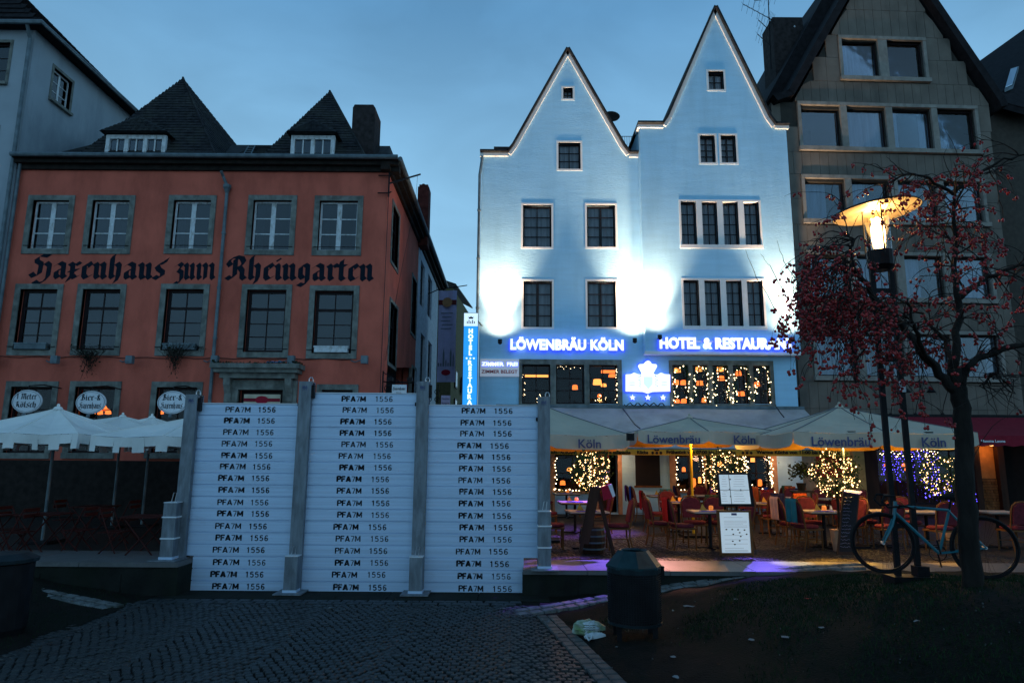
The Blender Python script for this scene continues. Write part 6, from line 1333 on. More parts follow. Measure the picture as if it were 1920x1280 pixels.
for (px, py) in ((1627, 866), (1632, 872), (1724, 872), (1730, 880), (1668, 868), (1690, 872)):
    u, z = FSH.hit(px, py); MB().lathe(FSH.P(u, .9, z - .05), [(.02, .12), (.07, .08), (.09, 0)], 8).build('lamp_shade', M['lampglow'], sp_)
bl_ = thing('light_net', 'cascade of blue and white fairy lights hanging behind the shop window', 'fairy lights', FSH.P(u_(1700), .5, TZ + 1), None); bw, bb, cb = MB(), MB(), MB(); r5 = random.Random(9)
for k in range(26):
    px = 1655 + k * 4.2; z1 = zt_ - .15; n = r5.randint(5, 16); pts = []
    for j in range(n): p = FSH.P(u_(px) + r5.gauss(0, .04), -.06 + r5.gauss(0, .03), z1 - j * .09 + r5.gauss(0, .02)); pts.append(p); (bw if (j < 5 and r5.random() < .6) else bb).octa(p, .017)
    cb.tube(pts, .004, 3)
for k in range(7):     # swags low at the right
    pts = [FSH.P(u_(1716 + i * 7) + r5.gauss(0, .01), -.5, TZ + 1.25 - .1 * k + .12 * math.sin(i * .6 + k) - .02 * i) for i in range(14)]; cb.tube(pts, .012, 3)
    for p in pts: bb.octa(p, .022)
cb.build('cable', M['iron'], bl_); bb.build('bulbs', M['bulb_b'], bl_, kind='stuff'); bw.build('bulbs', M['bulb_w'], bl_, kind='stuff')
# purple party floods under the awning (they tint the slabs and paving)
def flood(p, tgt, power, col, size, label):
    p = Vector(p)
    t = thing('party_spotlight', label, 'spotlight', p); MB().box(p[0] - .07, p[0] + .07, p[1] - .02, p[1] + .1, p[2], p[2] + .14).build('housing', M['iron'], t)
    l = bpy.data.lights.new('lamp', 'SPOT'); l.energy = power; l.color = col; l.spot_size = R(size); l.spot_blend = .8; l.shadow_soft_size = .03; o = bpy.data.objects.new('lamp', l); COL.objects.link(o); o.parent = t
    d = (Vector(tgt) - Vector(p)); o.rotation_euler = d.to_track_quat('-Z', 'Y').to_euler(); o.location = d.normalized() * .2
def slabp(px, py=1055): return atZ(px, py, TZ)
hU = UM2[2] - .15
flood((UM1[0][0] + 1.6, 13.7, UM1[2] - .12), slabp(1085), 1400, (.25, .12, 1), 44, 'violet spotlight on the half hidden umbrella rib'); flood((UM2[0][0] - 1.3, 15.3, hU), slabp(1265), 1000, (1, .42, .35), 22, 'pink spotlight on the yellow-poled umbrella, left rib')
flood((UM2[0][0] + 1.2, 15.3, hU), slabp(1410), 800, (.18, .12, 1), 26, 'blue spotlight on the yellow-poled umbrella, right rib'); flood((UM3[0][0] - 1.5, 13.3, UM3[2] - .12), slabp(1485), 800, (1, .85, .6), 22, 'white spotlight on the left rib of the largest umbrella')
flood((UM3[0][0] - .6, 13.3, UM3[2] - .12), slabp(1580), 1100, (1, .5, .06), 40, 'orange spotlight on the front rib of the largest umbrella'); flood((UM2[0][0] - 1.4, 17.5, hU), (UM2[0][0] - 2.6, 17.8, TZ), 1100, (.3, .12, 1), 90, 'violet spotlight over the paving beside the red door')
flood((UM3[0][0] + .9, 13.3, UM3[2] - .12), slabp(1780), 400, (1, .45, .06), 26, 'orange spotlight on the right rib of the largest umbrella')
for px, lab in ((1165, 'between the red door and the blackboard panel'), (1328, 'behind the menu box'), (1470, 'at the pier right of the menu stand')):
    p = atY(px, 850, 22.9); t = thing('wall_lamp', 'small warm lamp under the hotel awning ' + lab, 'wall lamp', p, 'warm lamps under the hotel awning'); MB().lathe(p, [(.16, 0), (.17, .03), (.05, .07), (0, .08)], 14).build('shade', M['iron'], t); MB().lathe(p - Vector((0, 0, .012)), [(0, 0), (.14, .001), (0, .008)], 14).build('diffuser', M['bulb'], t)
    l = bpy.data.lights.new('lamp', 'POINT'); l.energy = 15; l.color = (1, .50, .28); l.shadow_soft_size = .1; o = bpy.data.objects.new('lamp', l); COL.objects.link(o); o.parent = t; o.location = (0, 0, -.15)
p = FSH.P(u_(1853), -.35, TZ + 2.38); t = thing('wall_lamp', 'added warm lamp to brighten the orange wall and rough bricks behind the tree trunk', 'wall lamp', p); MB().lathe(p, [(.08, 0), (.09, .03), (.03, .06), (0, .07)], 12).build('shade', M['iron'], t); MB().lathe(p - Vector((0, 0, .012)), [(0, 0), (.07, .001), (0, .008)], 12).build('diffuser', M['bulb'], t)  # extra lamp added so the orange wall is brighter
l = bpy.data.lights.new('lamp', 'POINT'); l.energy = 9; l.color = (1, .42, .12); l.shadow_soft_size = .06; o = bpy.data.objects.new('lamp', l); COL.objects.link(o); o.parent = t; o.location = (0, 0, -.12)
# ================================================================== CHAIRS AND TABLES at the hotel
def make_chair():
    t = thing('upholstered_chair', None, 'chair', (0, 0, 0))
    B = lambda nm, m, mb, sm_=False: mb.build(nm, m, t, smooth=sm_)
    B('seat', M['pad'], MB().lathe((0, 0, 0), [(.20, .43), (.235, .44), (.245, .47), (.22, .50), (.0, .51)], 12), True)
    mb = MB(); mb.box(-.23, .23, -.23, .23, .40, .43); B('seat_frame', M['wood'], mb)
    # rounded padded back (at -x side), leaning back
    prof = [(-.20, .55), (.20, .55), (.21, .80), (.19, .90), (.12, .965), (0, .985), (-.12, .965), (-.19, .90), (-.21, .80)]
    f = lambda y, z, o: (-.22 - (z - .45) * .2 + o, y, z)
    mb = MB(); a = [f(y, z, .035) for y, z in prof]; b = [f(y * .93, .55 + (z - .55) * .97, .055) for y, z in prof]; c = [f(y * .95, .55 + (z - .55) * .97, -.035) for y, z in prof]; n = len(prof)
    mb.add(a + b + c, [tuple(range(n, 2 * n)), tuple(range(3 * n - 1, 2 * n - 1, -1))] + [(i, (i + 1) % n, (i + 1) % n + n, i + n) for i in range(n)] + [(i + 2 * n, (i + 1) % n + 2 * n, (i + 1) % n, i) for i in range(n)]); B('backrest', M['pad'], mb)
    mb = MB(); mb.tube([f(-.215, .44, 0), f(-.225, .80, 0), f(-.2, .92, 0), f(-.13, .985, 0), f(0, 1.005, 0), f(.13, .985, 0), f(.2, .92, 0), f(.225, .80, 0), f(.215, .44, 0)], .017, 6); B('back_frame', M['wood'], mb)
    for x, y in ((.2, .2), (.2, -.2)): B('leg', M['wood'], MB().tube([(x, y, 0), (x, y, .42)], .017, 6))
    for y in (.2, -.2): B('leg', M['wood'], MB().tube([(-.27, y, 0), (-.21, y, .25), (-.21, y, .45)], .017, 6))
    B('stretcher', M['wood'], MB().tube([(-.22, 0, .2), (.2, 0, .2)], .009, 4).tube([(.2, -.2, .2), (.2, .2, .2)], .009, 4).tube([(-.22, -.2, .2), (-.22, .2, .2)], .009, 4))
    return t
chair0 = make_chair(); chair0_used = [False]
def put(proto, used, x, y, z, rot, label, group, scale=1.0):
    if not used[0]: o = proto; used[0] = True
    else: o = copy_tree(proto)
    o.location = (x, y, z); o.rotation_euler = (0, 0, rot); o['label'] = label; o['group'] = group; WP[o.name] = Vector((x, y, z)); return o
CG = 'wine-red padded chairs at the hotel tables'
def make_table():
    t = thing('bistro_table', None, 'table', (0, 0, 0)); MB().box(-.4, .4, -.35, .35, .72, .75).build('tabletop', M['tabletop'], t); MB().box(-.38, .38, -.33, .33, .69, .72).build('apron', M['wood_dark'], t)
    MB().tube([(0, 0, .03), (0, 0, .7)], .035, 8).build('leg', M['iron'], t)
    mb = MB(); mb.box(-.3, .3, -.03, .03, 0, .03); mb.box(-.03, .03, -.3, -.031, 0, .03); mb.box(-.03, .03, .031, .3, 0, .03); mb.build('foot', M['iron'], t); return t
table0 = make_table(); tu = [False]
M['menu_blue'] = mat('blue_menu_card', (.08, .08, .45), .5); M['napkin'] = mat('yellow_napkin', (.6, .35, .06), .8); M['cand'] = emis('orange_candle_glass', (1, .30, .05), .5, (.7, .2, .05)); M['salt'] = mat('white_porcelain', (.7, .7, .7), .3)
def tabletop_items(x, y, rot, k, where):
    F = Fr((x, y, TZ), rot); z = TZ + .752
    t = thing('candle_glass', f'orange candle glass on the {where}', 'candle', F.P(.05, .05, z)); MB().lathe(F.P(.05, .05, z), [(.035, 0), (.05, .04), (.045, .09), (.03, .1)], 10).build('glass', M['cand'], t)
    t = thing('napkin', f'folded yellow napkin standing on the {where}', 'napkin', F.P(-.15, -.1, z)); c = F.P(-.15, -.1, z); MB().add([c + Vector((-.08, 0, 0)), c + Vector((.08, 0, 0)), c + Vector((0, .05, 0)), c + Vector((-.02, .0, .15))], [(0, 1, 3), (1, 2, 3), (2, 0, 3), (0, 2, 1)]).build('cloth', M['napkin'], t)
    if k % 2 == 0:
        t = thing('salt_shaker', f'small white shaker on the {where}', 'shaker', F.P(.15, -.05, z)); MB().lathe(F.P(.15, -.05, z), [(.025, 0), (.028, .05), (.018, .08), (.02, .1), (0, .11)], 8).build('body', M['salt'], t)
    t = thing('menu_card', f'blue menu card lying on the {where}', 'menu', F.P(-.1, -.24, z)); MB().fbox(F, -.25, .15, -.3, -.12, z, z + .012).build('cover', M['menu_blue'], t)
TP = [((1100, 957), .1, 'table nearest the easel'), ((1078, 940), .1, 'table behind the one at the easel'), ((1062, 924), .1, 'farthest table at the barrier end'),
      ((1330, 957), 0, 'table left of the menu stand'), ((1272, 940), 0, 'second table behind the menu stand'), ((1240, 928), 0, 'farthest table under the yellow pole'),
      ((1543, 957), 0, 'table beside the chalkboard'), ((1500, 932), 0, 'table in front of the plant stand'), ((1442, 942), 0, 'table right of the menu stand'),
      ((1650, 956), .1, 'table behind the bicycle handlebars'), ((1735, 958), 0, 'table behind the bicycle crossbar'), ((1868, 958), 0, 'table right of the tree trunk'),
      ((1325, 928), 0, 'table behind the yellow pole, second row'), ((1392, 927), 0, 'table straight behind the lit menu box'), ((1455, 924), 0, 'table before the garlanded window, back row'), ((1560, 934), 0, 'table behind the third light ball stem')]
tabs = []
for i, ((px, py), rot, wh) in enumerate(TP):
    p = atZ(px, py, TZ + .75); tabs.append(p); put(table0, tu, p.x, p.y, TZ, rot, f'pale topped bistro {wh}', 'pale topped tables outside the hotel')
    if i < 9: tabletop_items(p.x, p.y, rot, i, wh)
chairs = []
def ch(ti, dx, dy, rot, label, bl=None):
    p = tabs[ti]; c = put(chair0, chair0_used, p.x + dx, p.y + dy, TZ, rot, label, CG); chairs.append((p.x + dx, p.y + dy, rot)); 
    if bl: blanket(p.x + dx, p.y + dy, rot, *bl)
def blanket(x, y, rot, m, label, w_=.16, drop=.42, off=0):
    F = Fr((x, y, TZ), rot); t = thing('blanket', label, 'blanket', F.P(-.33, off, TZ + 1.0)); mb = MB(); prof = [(-.275, .62), (-.285, .78), (-.30, .93), (-.325, 1.02), (-.355, 1.03), (-.375, .98), (-.37, .85), (-.36, 1.0 - drop), (-.35, .97 - drop)]
    n = 5
    for (a, b) in zip(prof, prof[1:]):
        for k in range(n):
            y0_, y1_ = off - w_ + 2 * w_ * k / n, off - w_ + 2 * w_ * (k + 1) / n; wv = lambda yy: .012 * math.sin(yy * 40)
            mb.quad(F.P(a[0] + wv(y0_), y0_, TZ + a[1]), F.P(a[0] + wv(y1_), y1_, TZ + a[1]), F.P(b[0] + wv(y1_), y1_, TZ + b[1]), F.P(b[0] + wv(y0_), y0_, TZ + b[1]))
    o = mb.build('cloth', m, t, smooth=True)
BM = {'blue': mat('royal_blue_blanket', (.03, .10, .40), .95), 'teal': mat('teal_blanket', (.02, .16, .20), .95), 'orange': mat('orange_red_blanket', (.62, .10, .02), .95), 'pink': mat('pale_pink_blanket', (.6, .35, .28), .95), 'purple': mat('purple_blanket', (.16, .04, .22), .95), 'green': mat('dark_green_blanket', (.03, .09, .05), .95), 'navy': mat('navy_blanket', (.015, .02, .08), .95), 'red': mat('red_blanket', (.4, .02, .02), .95)}
ch(0, -.70, -.02, 0, 'wine-red chair nearest the right barrier post', (BM['blue'], 'blue blanket over the chair nearest the right barrier post'))
ch(0, .62, -.05, R(180), 'wine-red chair just right of the easel', None); ch(1, -.68, 0, 0, 'second wine-red chair behind the right barrier post', (BM['purple'], 'purple blanket over the second chair behind the barrier post')); ch(1, .62, 0, R(180), 'wine-red chair behind the light ball by the easel')
ch(2, -.66, 0, 0, 'farthest wine-red chair behind the barrier post', (BM['navy'], 'navy blanket over the farthest chair behind the barrier post')); ch(2, .62, 0, R(180), 'wine-red chair before the ground floor window beside the red door')
ch(3, -.62, -.20, R(8), 'wine-red chair just left of the menu stand, nearest the camera', (BM['red'], 'red blanket over the chair left of the menu stand')); ch(3, -.95, .35, R(5), 'wine-red chair second left of the menu stand', None); ch(3, .62, .1, R(180), 'wine-red chair hidden behind the lit menu poster'); ch(3, -.15, .62, R(-90), 'wine-red chair facing us behind the table left of the menu stand', None); ch(3, .35, .62, R(-90), 'wine-red chair facing us just left of the menu box', (BM['green'], 'green blanket over the chair just left of the menu box'))
ch(4, -.62, -.1, 0, 'wine-red chair left of the yellow pole, middle of its row', (BM['red'], 'dark red blanket left of the yellow pole')); ch(4, -.1, .60, R(-90), 'wine-red chair facing us beside the yellow pole', (BM['teal'], 'dark teal blanket beside the yellow pole')); ch(4, .62, .1, R(180), 'wine-red chair right of the yellow pole', (BM['navy'], 'navy blanket right of the yellow pole'))
ch(5, -.62, -.25, 0, 'wine-red chair with sky blue blanket in the left row', (BM['blue'], 'sky blue blanket in the row left of the high table')); ch(5, -.66, .35, 0, 'farthest wine-red chair of the row left of the high table', (BM['purple'], 'purple blanket at the far end of the row')); ch(5, .62, .1, R(180), 'wine-red chair under the high table')
ch(6, -.55, -.42, R(20), 'wine-red chair with teal blanket beside the chalkboard', (BM['teal'], 'teal blanket over the chair beside the chalkboard')); ch(6, -.62, .2, R(10), 'wine-red chair with pale pink blanket', (BM['pink'], 'pale pink blanket between the orange and teal ones')); ch(6, .0, .6, R(-90), 'wine-red chair facing us behind the chalkboard table'); ch(6, .6, .1, R(180), 'wine-red chair right behind the chalkboard')
ch(7, -.62, 0, 0, 'wine-red chair before the blue wall pier', (BM['blue'], 'dark blue blanket before the blue wall pier')); ch(7, .1, .6, R(-90), 'bright red lit chair beside the plant stand', (BM['orange'], 'red-orange blanket beside the plant stand')); ch(7, .62, 0, R(180), 'wine-red chair left of the third light ball stem', (BM['navy'], 'navy blanket left of the third light ball stem'))
ch(8, .35, -.62, R(95), 'wine-red chair with orange blanket right of the menu stand', (BM['orange'], 'long orange blanket right of the menu stand')); ch(8, -.15, -.62, R(90), 'wine-red chair with dark blue blanket right of the menu stand', (BM['navy'], 'dark blue blanket next to the menu stand')); ch(8, .3, .6, R(-90), 'wine-red chair facing us right of the menu box', (BM['red'], 'bright red blanket right of the menu box')); ch(8, -.3, .6, R(-90), 'wine-red chair facing us close to the menu box'); ch(8, .8, -.1, R(170), 'wine-red chair between the orange blanket and the pink one')
ch(9, -.62, 0, 0, 'wine-red chair just behind the bicycle handlebars'); ch(9, .0, .62, R(-90), 'wine-red chair facing us behind the bicycle front wheel'); ch(9, -.2, -.6, R(90), 'dim chair with its back to the bicycle wheel'); ch(10, 0, .62, R(-90), 'wine-red chair facing us behind the bicycle crossbar'); ch(10, .66, 0, R(180), 'dim chair left of the tree trunk'); ch(10, -.1, -.62, R(90), 'dim chair with its back to the bicycle frame'); ch(11, -.1, -.6, R(90), 'dim chair right of the tree trunk, nearest us'); ch(11, .7, 0, R(180), 'dim chair at the right edge of the photo')
for ti, w_ in ((12, 'second row table behind the yellow pole'), (13, 'table straight behind the lit menu box'), (14, 'back row table before the garlanded window'), (15, 'table behind the third light ball stem')):
    for k, (dx, dy, rt) in enumerate(((-.62, 0, 0), (.62, .05, R(180)), (0, -.6, R(90)), (.05, .6, R(-90)))):
        side_ = ['left', 'right', 'near', 'far'][k]; bl__ = [(BM['navy'], f'navy blanket on the {side_} chair of the {w_}'), None, (BM[['purple', 'orange', 'green', 'red'][ti - 12]], f'{["purple", "orange", "green", "red"][ti - 12]} blanket on the {side_} chair of the {w_}'), None][k]
        ch(ti, dx, dy, rt, f'wine-red chair on the {side_} side of the {w_}', bl__)
# high bar tables
def bar_table(px, py, label, h=1.1, r_=.33):
    p = atZ(px, py, TZ + h); t = thing('bar_table', label, 'bar table', (p.x, p.y, TZ)); MB().lathe((p.x, p.y, TZ + h - .03), [(r_ - .02, 0), (r_, .01), (r_, .03), (0, .031)], 20).build('tabletop', M['menu_blue'] if 0 else M['iron'], t)
    for k in range(4): a = R(45 + 90 * k); MB().tube([(p.x + .24 * math.cos(a), p.y + .24 * math.sin(a), TZ), (p.x + .22 * math.cos(a), p.y + .22 * math.sin(a), TZ + h - .03)], .015, 5).build('leg', M['iron'], t)
    MB().tube([(p.x + .23 * math.cos(R(45 + 90 * k)), p.y + .23 * math.sin(R(45 + 90 * k)), TZ + .3) for k in range(5)], .010, 4).build('stretcher', M['iron'], t); return p
bar_table(1249, 899, 'round high bar table left of the yellow pole'); bar_table(1064, 898, 'round high bar table behind the light ball near the barrier')
# ================================================================== LIGHT BALLS (clipped shrubs wrapped in fairy lights)
def light_ball(px, py, rpx, Y, label, barrel, seed, density=190):
    r = random.Random(seed); c = atY(px, py, Y); rad = rpx * (c - EYE).length / 1290; t = thing('lit_topiary', label, 'topiary', (c.x, c.y, TZ), 'topiary balls wrapped in fairy lights'); lf, bl, tw_ = MB(), MB(), MB()
    for _ in range(1500):
        d = Vector((r.gauss(0, 1), r.gauss(0, 1), r.gauss(0, 1))).normalized(); p = c + d * rad * (1 + .14 * math.sin(d.x * 5 + seed) * math.cos(d.z * 4 + seed)) * (r.uniform(.55, 1.0) ** .6 if r.random() < .85 else r.uniform(1.0, 1.22)); s_ = r.uniform(.02, .045)
        a = Vector((r.uniform(-1, 1), r.uniform(-1, 1), r.uniform(-1, 1))).normalized() * s_; b = Vector((r.uniform(-1, 1), r.uniform(-1, 1), r.uniform(-1, 1))).normalized() * s_ * .5; lf.quad(p - a, p - b, p + a, p + b)
    for _ in range(density):
        d = Vector((r.gauss(0, 1), r.gauss(0, 1), r.gauss(0, 1))).normalized(); bl.octa(c + d * rad * (1 + .14 * math.sin(d.x * 5 + seed) * math.cos(d.z * 4 + seed)) * r.uniform(.70, 1.06), r.uniform(.006, .018))
    for k in range(9):
        ax = Vector((r.gauss(0, .5), r.gauss(0, .5), 1)).normalized(); o1 = ax.orthogonal().normalized(); o2 = ax.cross(o1); z_ = -0.8 + k * .2; rr2 = math.sqrt(max(.05, 1 - z_ * z_)) * rad; tw_.tube([c + ax * z_ * rad + (o1 * math.cos(q * .6) + o2 * math.sin(q * .6)) * rr2 for q in range(11)], .004, 3)
    lf.build('leaves', M['leaf'], t, kind='stuff'); bl.build('bulbs', M['bulb'], t, kind='stuff'); tw_.build('cable', M['leaf_dark'], t)
    MB().tube([(c.x, c.y, TZ + .35), (c.x, c.y, c.z - rad * .3)], .03, 6).build('trunk', M['bark'], t)
    if barrel:
        b_ = MB(); b_.lathe((c.x, c.y, TZ), [(.20, 0), (.25, .18), (.26, .25), (.25, .36), (.22, .5)], 14); bo = b_.build('barrel_planter', M['wood_dark'], t)
        for z_ in (.08, .2, .32, .44): MB().lathe((c.x, c.y, TZ + z_), [(.235 + .028 * math.sin(z_ * 6.3), 0), (.24 + .028 * math.sin(z_ * 6.3), .03)], 14).build('hoop', M['zinc'], bo)
    else: MB().lathe((c.x, c.y, TZ), [(.15, 0), (.19, .4), (.2, .42)], 12).build('pot', M['terra'], t)
light_ball(1109, 884, 36, 13.7, 'fairy-lit topiary ball in a barrel behind the easel', True, 1); light_ball(1357, 884, 36, 15.4, 'fairy-lit topiary ball rising behind the menu box', False, 2, 160); light_ball(1567, 888, 37, 14.3, 'brightest fairy-lit topiary ball right of the plant stand', False, 3, 240); light_ball(1764, 890, 33, 16.5, 'fairy-lit topiary ball behind the tree trunk', False, 4, 150)
# plant on a dark stand
pp = atY(1502, 905, 17.0); t = thing('potted_plant', 'small dark leafy plant on a tall stand before the blue pier', 'potted plant', (pp.x, pp.y, TZ)); lf = MB(); r6 = random.Random(6); cc = atY(1502, 882, 17.0)
for _ in range(260): p = cc + Vector((r6.gauss(0, .13), r6.gauss(0, .1), r6.gauss(0, .09))); a = Vector((r6.uniform(-1, 1), r6.uniform(-1, 1), r6.uniform(-1, 1))) * .05; b = Vector((r6.uniform(-1, 1), r6.uniform(-1, 1), r6.uniform(-1, 1))) * .03; lf.quad(p - a, p - b, p + a, p + b)
lf.build('leaves', M['leaf_dark'], t, kind='stuff'); MB().lathe((pp.x, pp.y, pp.z - .18), [(.08, 0), (.12, .18)], 10).build('pot', M['iron'], t)
mb = MB(); mb.box(pp.x - .22, pp.x + .22, 16.8, 17.2, pp.z - .22, pp.z - .18); 
for a, b in ((-.18, 16.84), (.15, 16.84), (-.18, 17.13), (.15, 17.13)): mb.box(pp.x + a, pp.x + a + .03, b, b + .03, TZ, pp.z - .221)
mb.build('stand', M['iron'], t)
# ================================================================== EASEL, MENU STAND, CHALKBOARD
Ye = 12.35 + .75; t = thing('folding_easel', 'dark folding A-shaped wooden easel with red and white flyer box beside the barrier', 'easel', atY(1112, 1035, Ye) * 1.0)
def lg(a, b, w_, m, nm): MB().tube([atY(*a, Ye), atY(*b, Ye)], w_, 4).build(nm, m, t)
lg((1114, 912), (1088, 1034), .045, M['wood_dark'], 'leg'); 
MB().tube([atY(1118, 912, Ye + .1), atY(1151, 1040, Ye + .1)], .05, 4).build('leg', M['wood_dark'], t)
MB().tube([atY(1116, 912, Ye + .5), atY(1104, 1026, Ye + .5)], .04, 4).build('leg', M['wood_dark'], t); MB().tube([atY(1102, 975, Ye), atY(1132, 975, Ye + .1)], .018, 4).build('crossbar', M['wood_dark'], t)
MB().slab([atY(1107, 912, Ye - .03), atY(1126, 914, Ye - .03), atY(1104, 1020, Ye - .03), atY(1086, 1018, Ye - .03)], (0, .03, 0)).build('board', M['wood_dark'], t)
FE = Fr((0, Ye + .2, TZ), 0); 
fl_ = thing('flyer_box', 'slanted red and white leaflet holder hanging on the easel', 'leaflet holder', atY(1141, 925, Ye)); MB().slab([atY(1128, 912, Ye), atY(1145, 906, Ye), atY(1153, 930, Ye), atY(1132, 938, Ye)], (0, .05, 0)).build('holder', M['red_print'], fl_); MB().slab([atY(1140, 909, Ye - .012), atY(1147, 906, Ye - .012), atY(1154, 929, Ye - .012), atY(1149, 932, Ye - .012)], (0, .008, 0)).build('paper', M['paper_dim'], fl_)
Ym = 13.0; ms_ = thing('menu_stand', 'standing menu display with tilted lit box above a wood-framed lit poster', 'menu stand', atY(1380, 1038, Ym))
q = [(1345, 886), (1407, 886), (1415, 949), (1350, 949)]
def qb(pts, Yf, th, m, par, nm, tilt=0): return MB().slab([atY(*p, Yf + (tilt * (950 - p[1]) / 60)) for p in pts], (0, th, 0)).build(nm, m, par)
bx1 = qb(q, Ym, .07, M['iron'], ms_, 'case', .03); qb([(1348, 889.5), (1401, 889.5), (1408, 944), (1353, 944)], Ym - .012, .008, M['paper'], bx1, 'menu_sheet', .03)
mb = MB(); Yk = Ym - .02
for a, b, w_ in (((1366, 889), (1372, 944), .006), ((1350, 918), (1405, 918), .006)): mb.tube([atY(*a, Yk + .012), atY(*b, Yk)], w_, 4)
for px, py in ((1368, 917), (1389, 918), (1370, 930), (1369, 898)): mb.octa(atY(px, py, Yk), .018)
for i in range(11):
    for (a0, a1) in ((1353, 1365), (1375, 1399)): 
        if i not in (5,): mb.tube([atY(a0 + rnd.random() * 3, 893 + i * 4.6, Yk + .012), atY(a1 - rnd.random() * 6, 893 + i * 4.6, Yk + .012)], .0022, 3)
mb.build('print', M['print_grey'], bx1); MB().tube([atY(1381, 949, Ym + .05), atY(1382, 1036, Ym + .12)], .025, 6).build('post', M['iron'], ms_)
mb = MB(); a, b, c, d = [(1343, 956), (1409, 956), (1414, 1040), (1349, 1040)]
fr_o = [(1344, 956), (1408, 956), (1414, 1041), (1351, 1041)]; fr_i = [(1349, 960), (1404, 960), (1409, 1036), (1354, 1036)]
for k in range(4): mb.slab([atY(*fr_o[k], Ym), atY(*fr_o[(k + 1) % 4], Ym), atY(*fr_i[(k + 1) % 4], Ym), atY(*fr_i[k], Ym)], (0, .05, 0))
fm_ = mb.build('frame', M['wood'], ms_); po = qb(fr_i, Ym + .02, .02, M['paper'], fm_, 'poster')
mb = MB(); Yk = Ym + .012
for i, y_ in enumerate((969.5, 976, 979, 981.5, 985, 988, 1003, 1011, 1019, 1027, 1031, 1033)): mb.tube([atY(1357 + i * .25, y_, Yk), atY(1400 + i * .3 - (8 if i % 3 == 0 else 0), y_, Yk)], .0022, 3)
mb.build('print', M['print_grey'], po); mb = MB()
for px, py in ((1362, 992), (1373, 992), (1384, 992.5), (1396, 993), (1387, 998), (1375, 1001), (1400, 1001), (1389, 1005), (1374, 1014), (1387, 1013), (1378, 1020)): mb.slab([atY(px + 1.9 * math.cos(q_), py + 1.3 * math.sin(q_), Yk) for q_ in (0, 1, 2.1, 3.1, 4.2, 5.2)], (0, .003, 0))
mb.build('picture', M['print_dark'], po); qb([(1371, 961.5), (1381, 961.5), (1381.5, 965.5), (1371.5, 965.5)], Yk, .004, M['print_blue'], po, 'crest'); mb = MB()
mb = MB(); mb.tube([atY(1352, 1041, Ym + .02), atY(1350, 1036, Ym + .6)], .02, 4); mb.tube([atY(1412, 1041, Ym + .02), atY(1410, 1036, Ym + .6)], .02, 4); mb.build('foot', M['wood_dark'], ms_)
cb_ = thing('chalkboard', 'narrow leaning chalkboard with blue chalk writing beside the bicycle wheel', 'chalkboard', atY(1592, 1040, 12.98)); Yc = 12.98
qb([(1581, 921), (1612, 924), (1602, 1040), (1570, 1040)], Yc, .04, M['wood_dark'], cb_, 'frame', .10); bd = qb([(1583, 925), (1609, 928), (1600, 1034), (1574, 1034)], Yc - .008, .01, M['chalk'], cb_, 'board', .10); mb = MB(); r7 = random.Random(5)
for i in range(15):
    y_ = 932 + i * 6.6; s_ = 1583 - i * .55; yy = Yc - .02 + .10 * (950 - y_) / 60; pts = [atY(s_ + k * 1.7, y_ + r7.uniform(-1.3, 1.3), yy) for k in range(r7.randint(7, 13))]; mb.tube(pts, .003, 3)
mb.build('chalk_writing', M['chalkline'], bd); MB().slab([atY(1583, 918, Yc - .1), atY(1617, 922, Yc - .1), atY(1612, 927, Yc - .3), atY(1582, 922, Yc - .3)], (0, 0, .01)).build('top_light', M['menu_blue'], cb_)
# ================================================================== LEFT TERRACE: folding chairs and tables
M['red_metal'] = mat('red_lacquered_metal', (.05, .008, .006), .5)
def fold_chair():
    t = thing('folding_chair', None, 'chair', (0, 0, 0))
    for y in (-.2, .2): MB().tube([(.2, y, 0), (-.18, y, .86)], .012, 5).tube([(-.22, y, 0), (.2, y, .45)], .012, 5).build('leg', M['red_metal'], t)
    for k in range(5): MB().box(-.18 + k * .08, -.12 + k * .08, -.2, .2, .445, .46).build('seat_slat', M['red_metal'], t)
    for k in range(2): MB().box(-.185 - .01 + .005 * k, -.17, -.2, .2, .70 + k * .1, .76 + k * .1).build('back_slat', M['red_metal'], t)
    return t
fc0 = fold_chair(); fu = [False]
def fold_table():
    t = thing('folding_table', None, 'table', (0, 0, 0)); 
    for k in range(7): MB().box(-.35 + k * .1, -.26 + k * .1, -.35, .35, .72, .74).build('slat', M['red_metal'], t)
    for y in (-.3, .3): MB().tube([(-.3, y, 0), (.3, y, .72)], .014, 5).tube([(.3, y, 0), (-.3, y, .72)], .014, 5).build('leg', M['red_metal'], t)
    return t
ft0 = fold_table(); ftu = [False]
for i, (px, py, rot, w_) in enumerate(((85, 962, 0, 'beside the far left umbrella pole'), (280, 966, .1, 'just left of the barrier post'), (-30, 965, 0, 'at the left edge'), (180, 948, 0, 'between the two near tables, farther back'))):
    p = atZ(px, py, TZ + .74); put(ft0, ftu, p.x, p.y, TZ, rot, f'dark red slatted folding table {w_}', 'red folding tables in the dark left terrace')
    for s_, a in ((-1, 0), (1, R(180))): put(fc0, fu, p.x + s_ * .62, p.y + .05, TZ, a, f'dark red folding chair {"left" if s_ < 0 else "right"} of the folding table {w_}', 'red folding chairs in the dark left terrace')
db = thing('dark_container', 'large black rounded bin with blue-black lid at the far left edge', 'container', fixed(10, 1200, lawn_zl)); c = Vector(atZ(-12, 1190, .03)); c.z = .02
kz = (atY(-12, 1040, c.y).z - c.z); MB().lathe(c, [(.30, 0), (.33, .1), (.34, kz * .9), (.37, kz * .92)], 20).build('body', M['iron'], db, smooth=False); MB().lathe(c + Vector((0, 0, kz * .92)), [(.38, 0), (.38, .04), (.25, .10), (0, .12)], 20).build('lid', M['green_bin'], db)
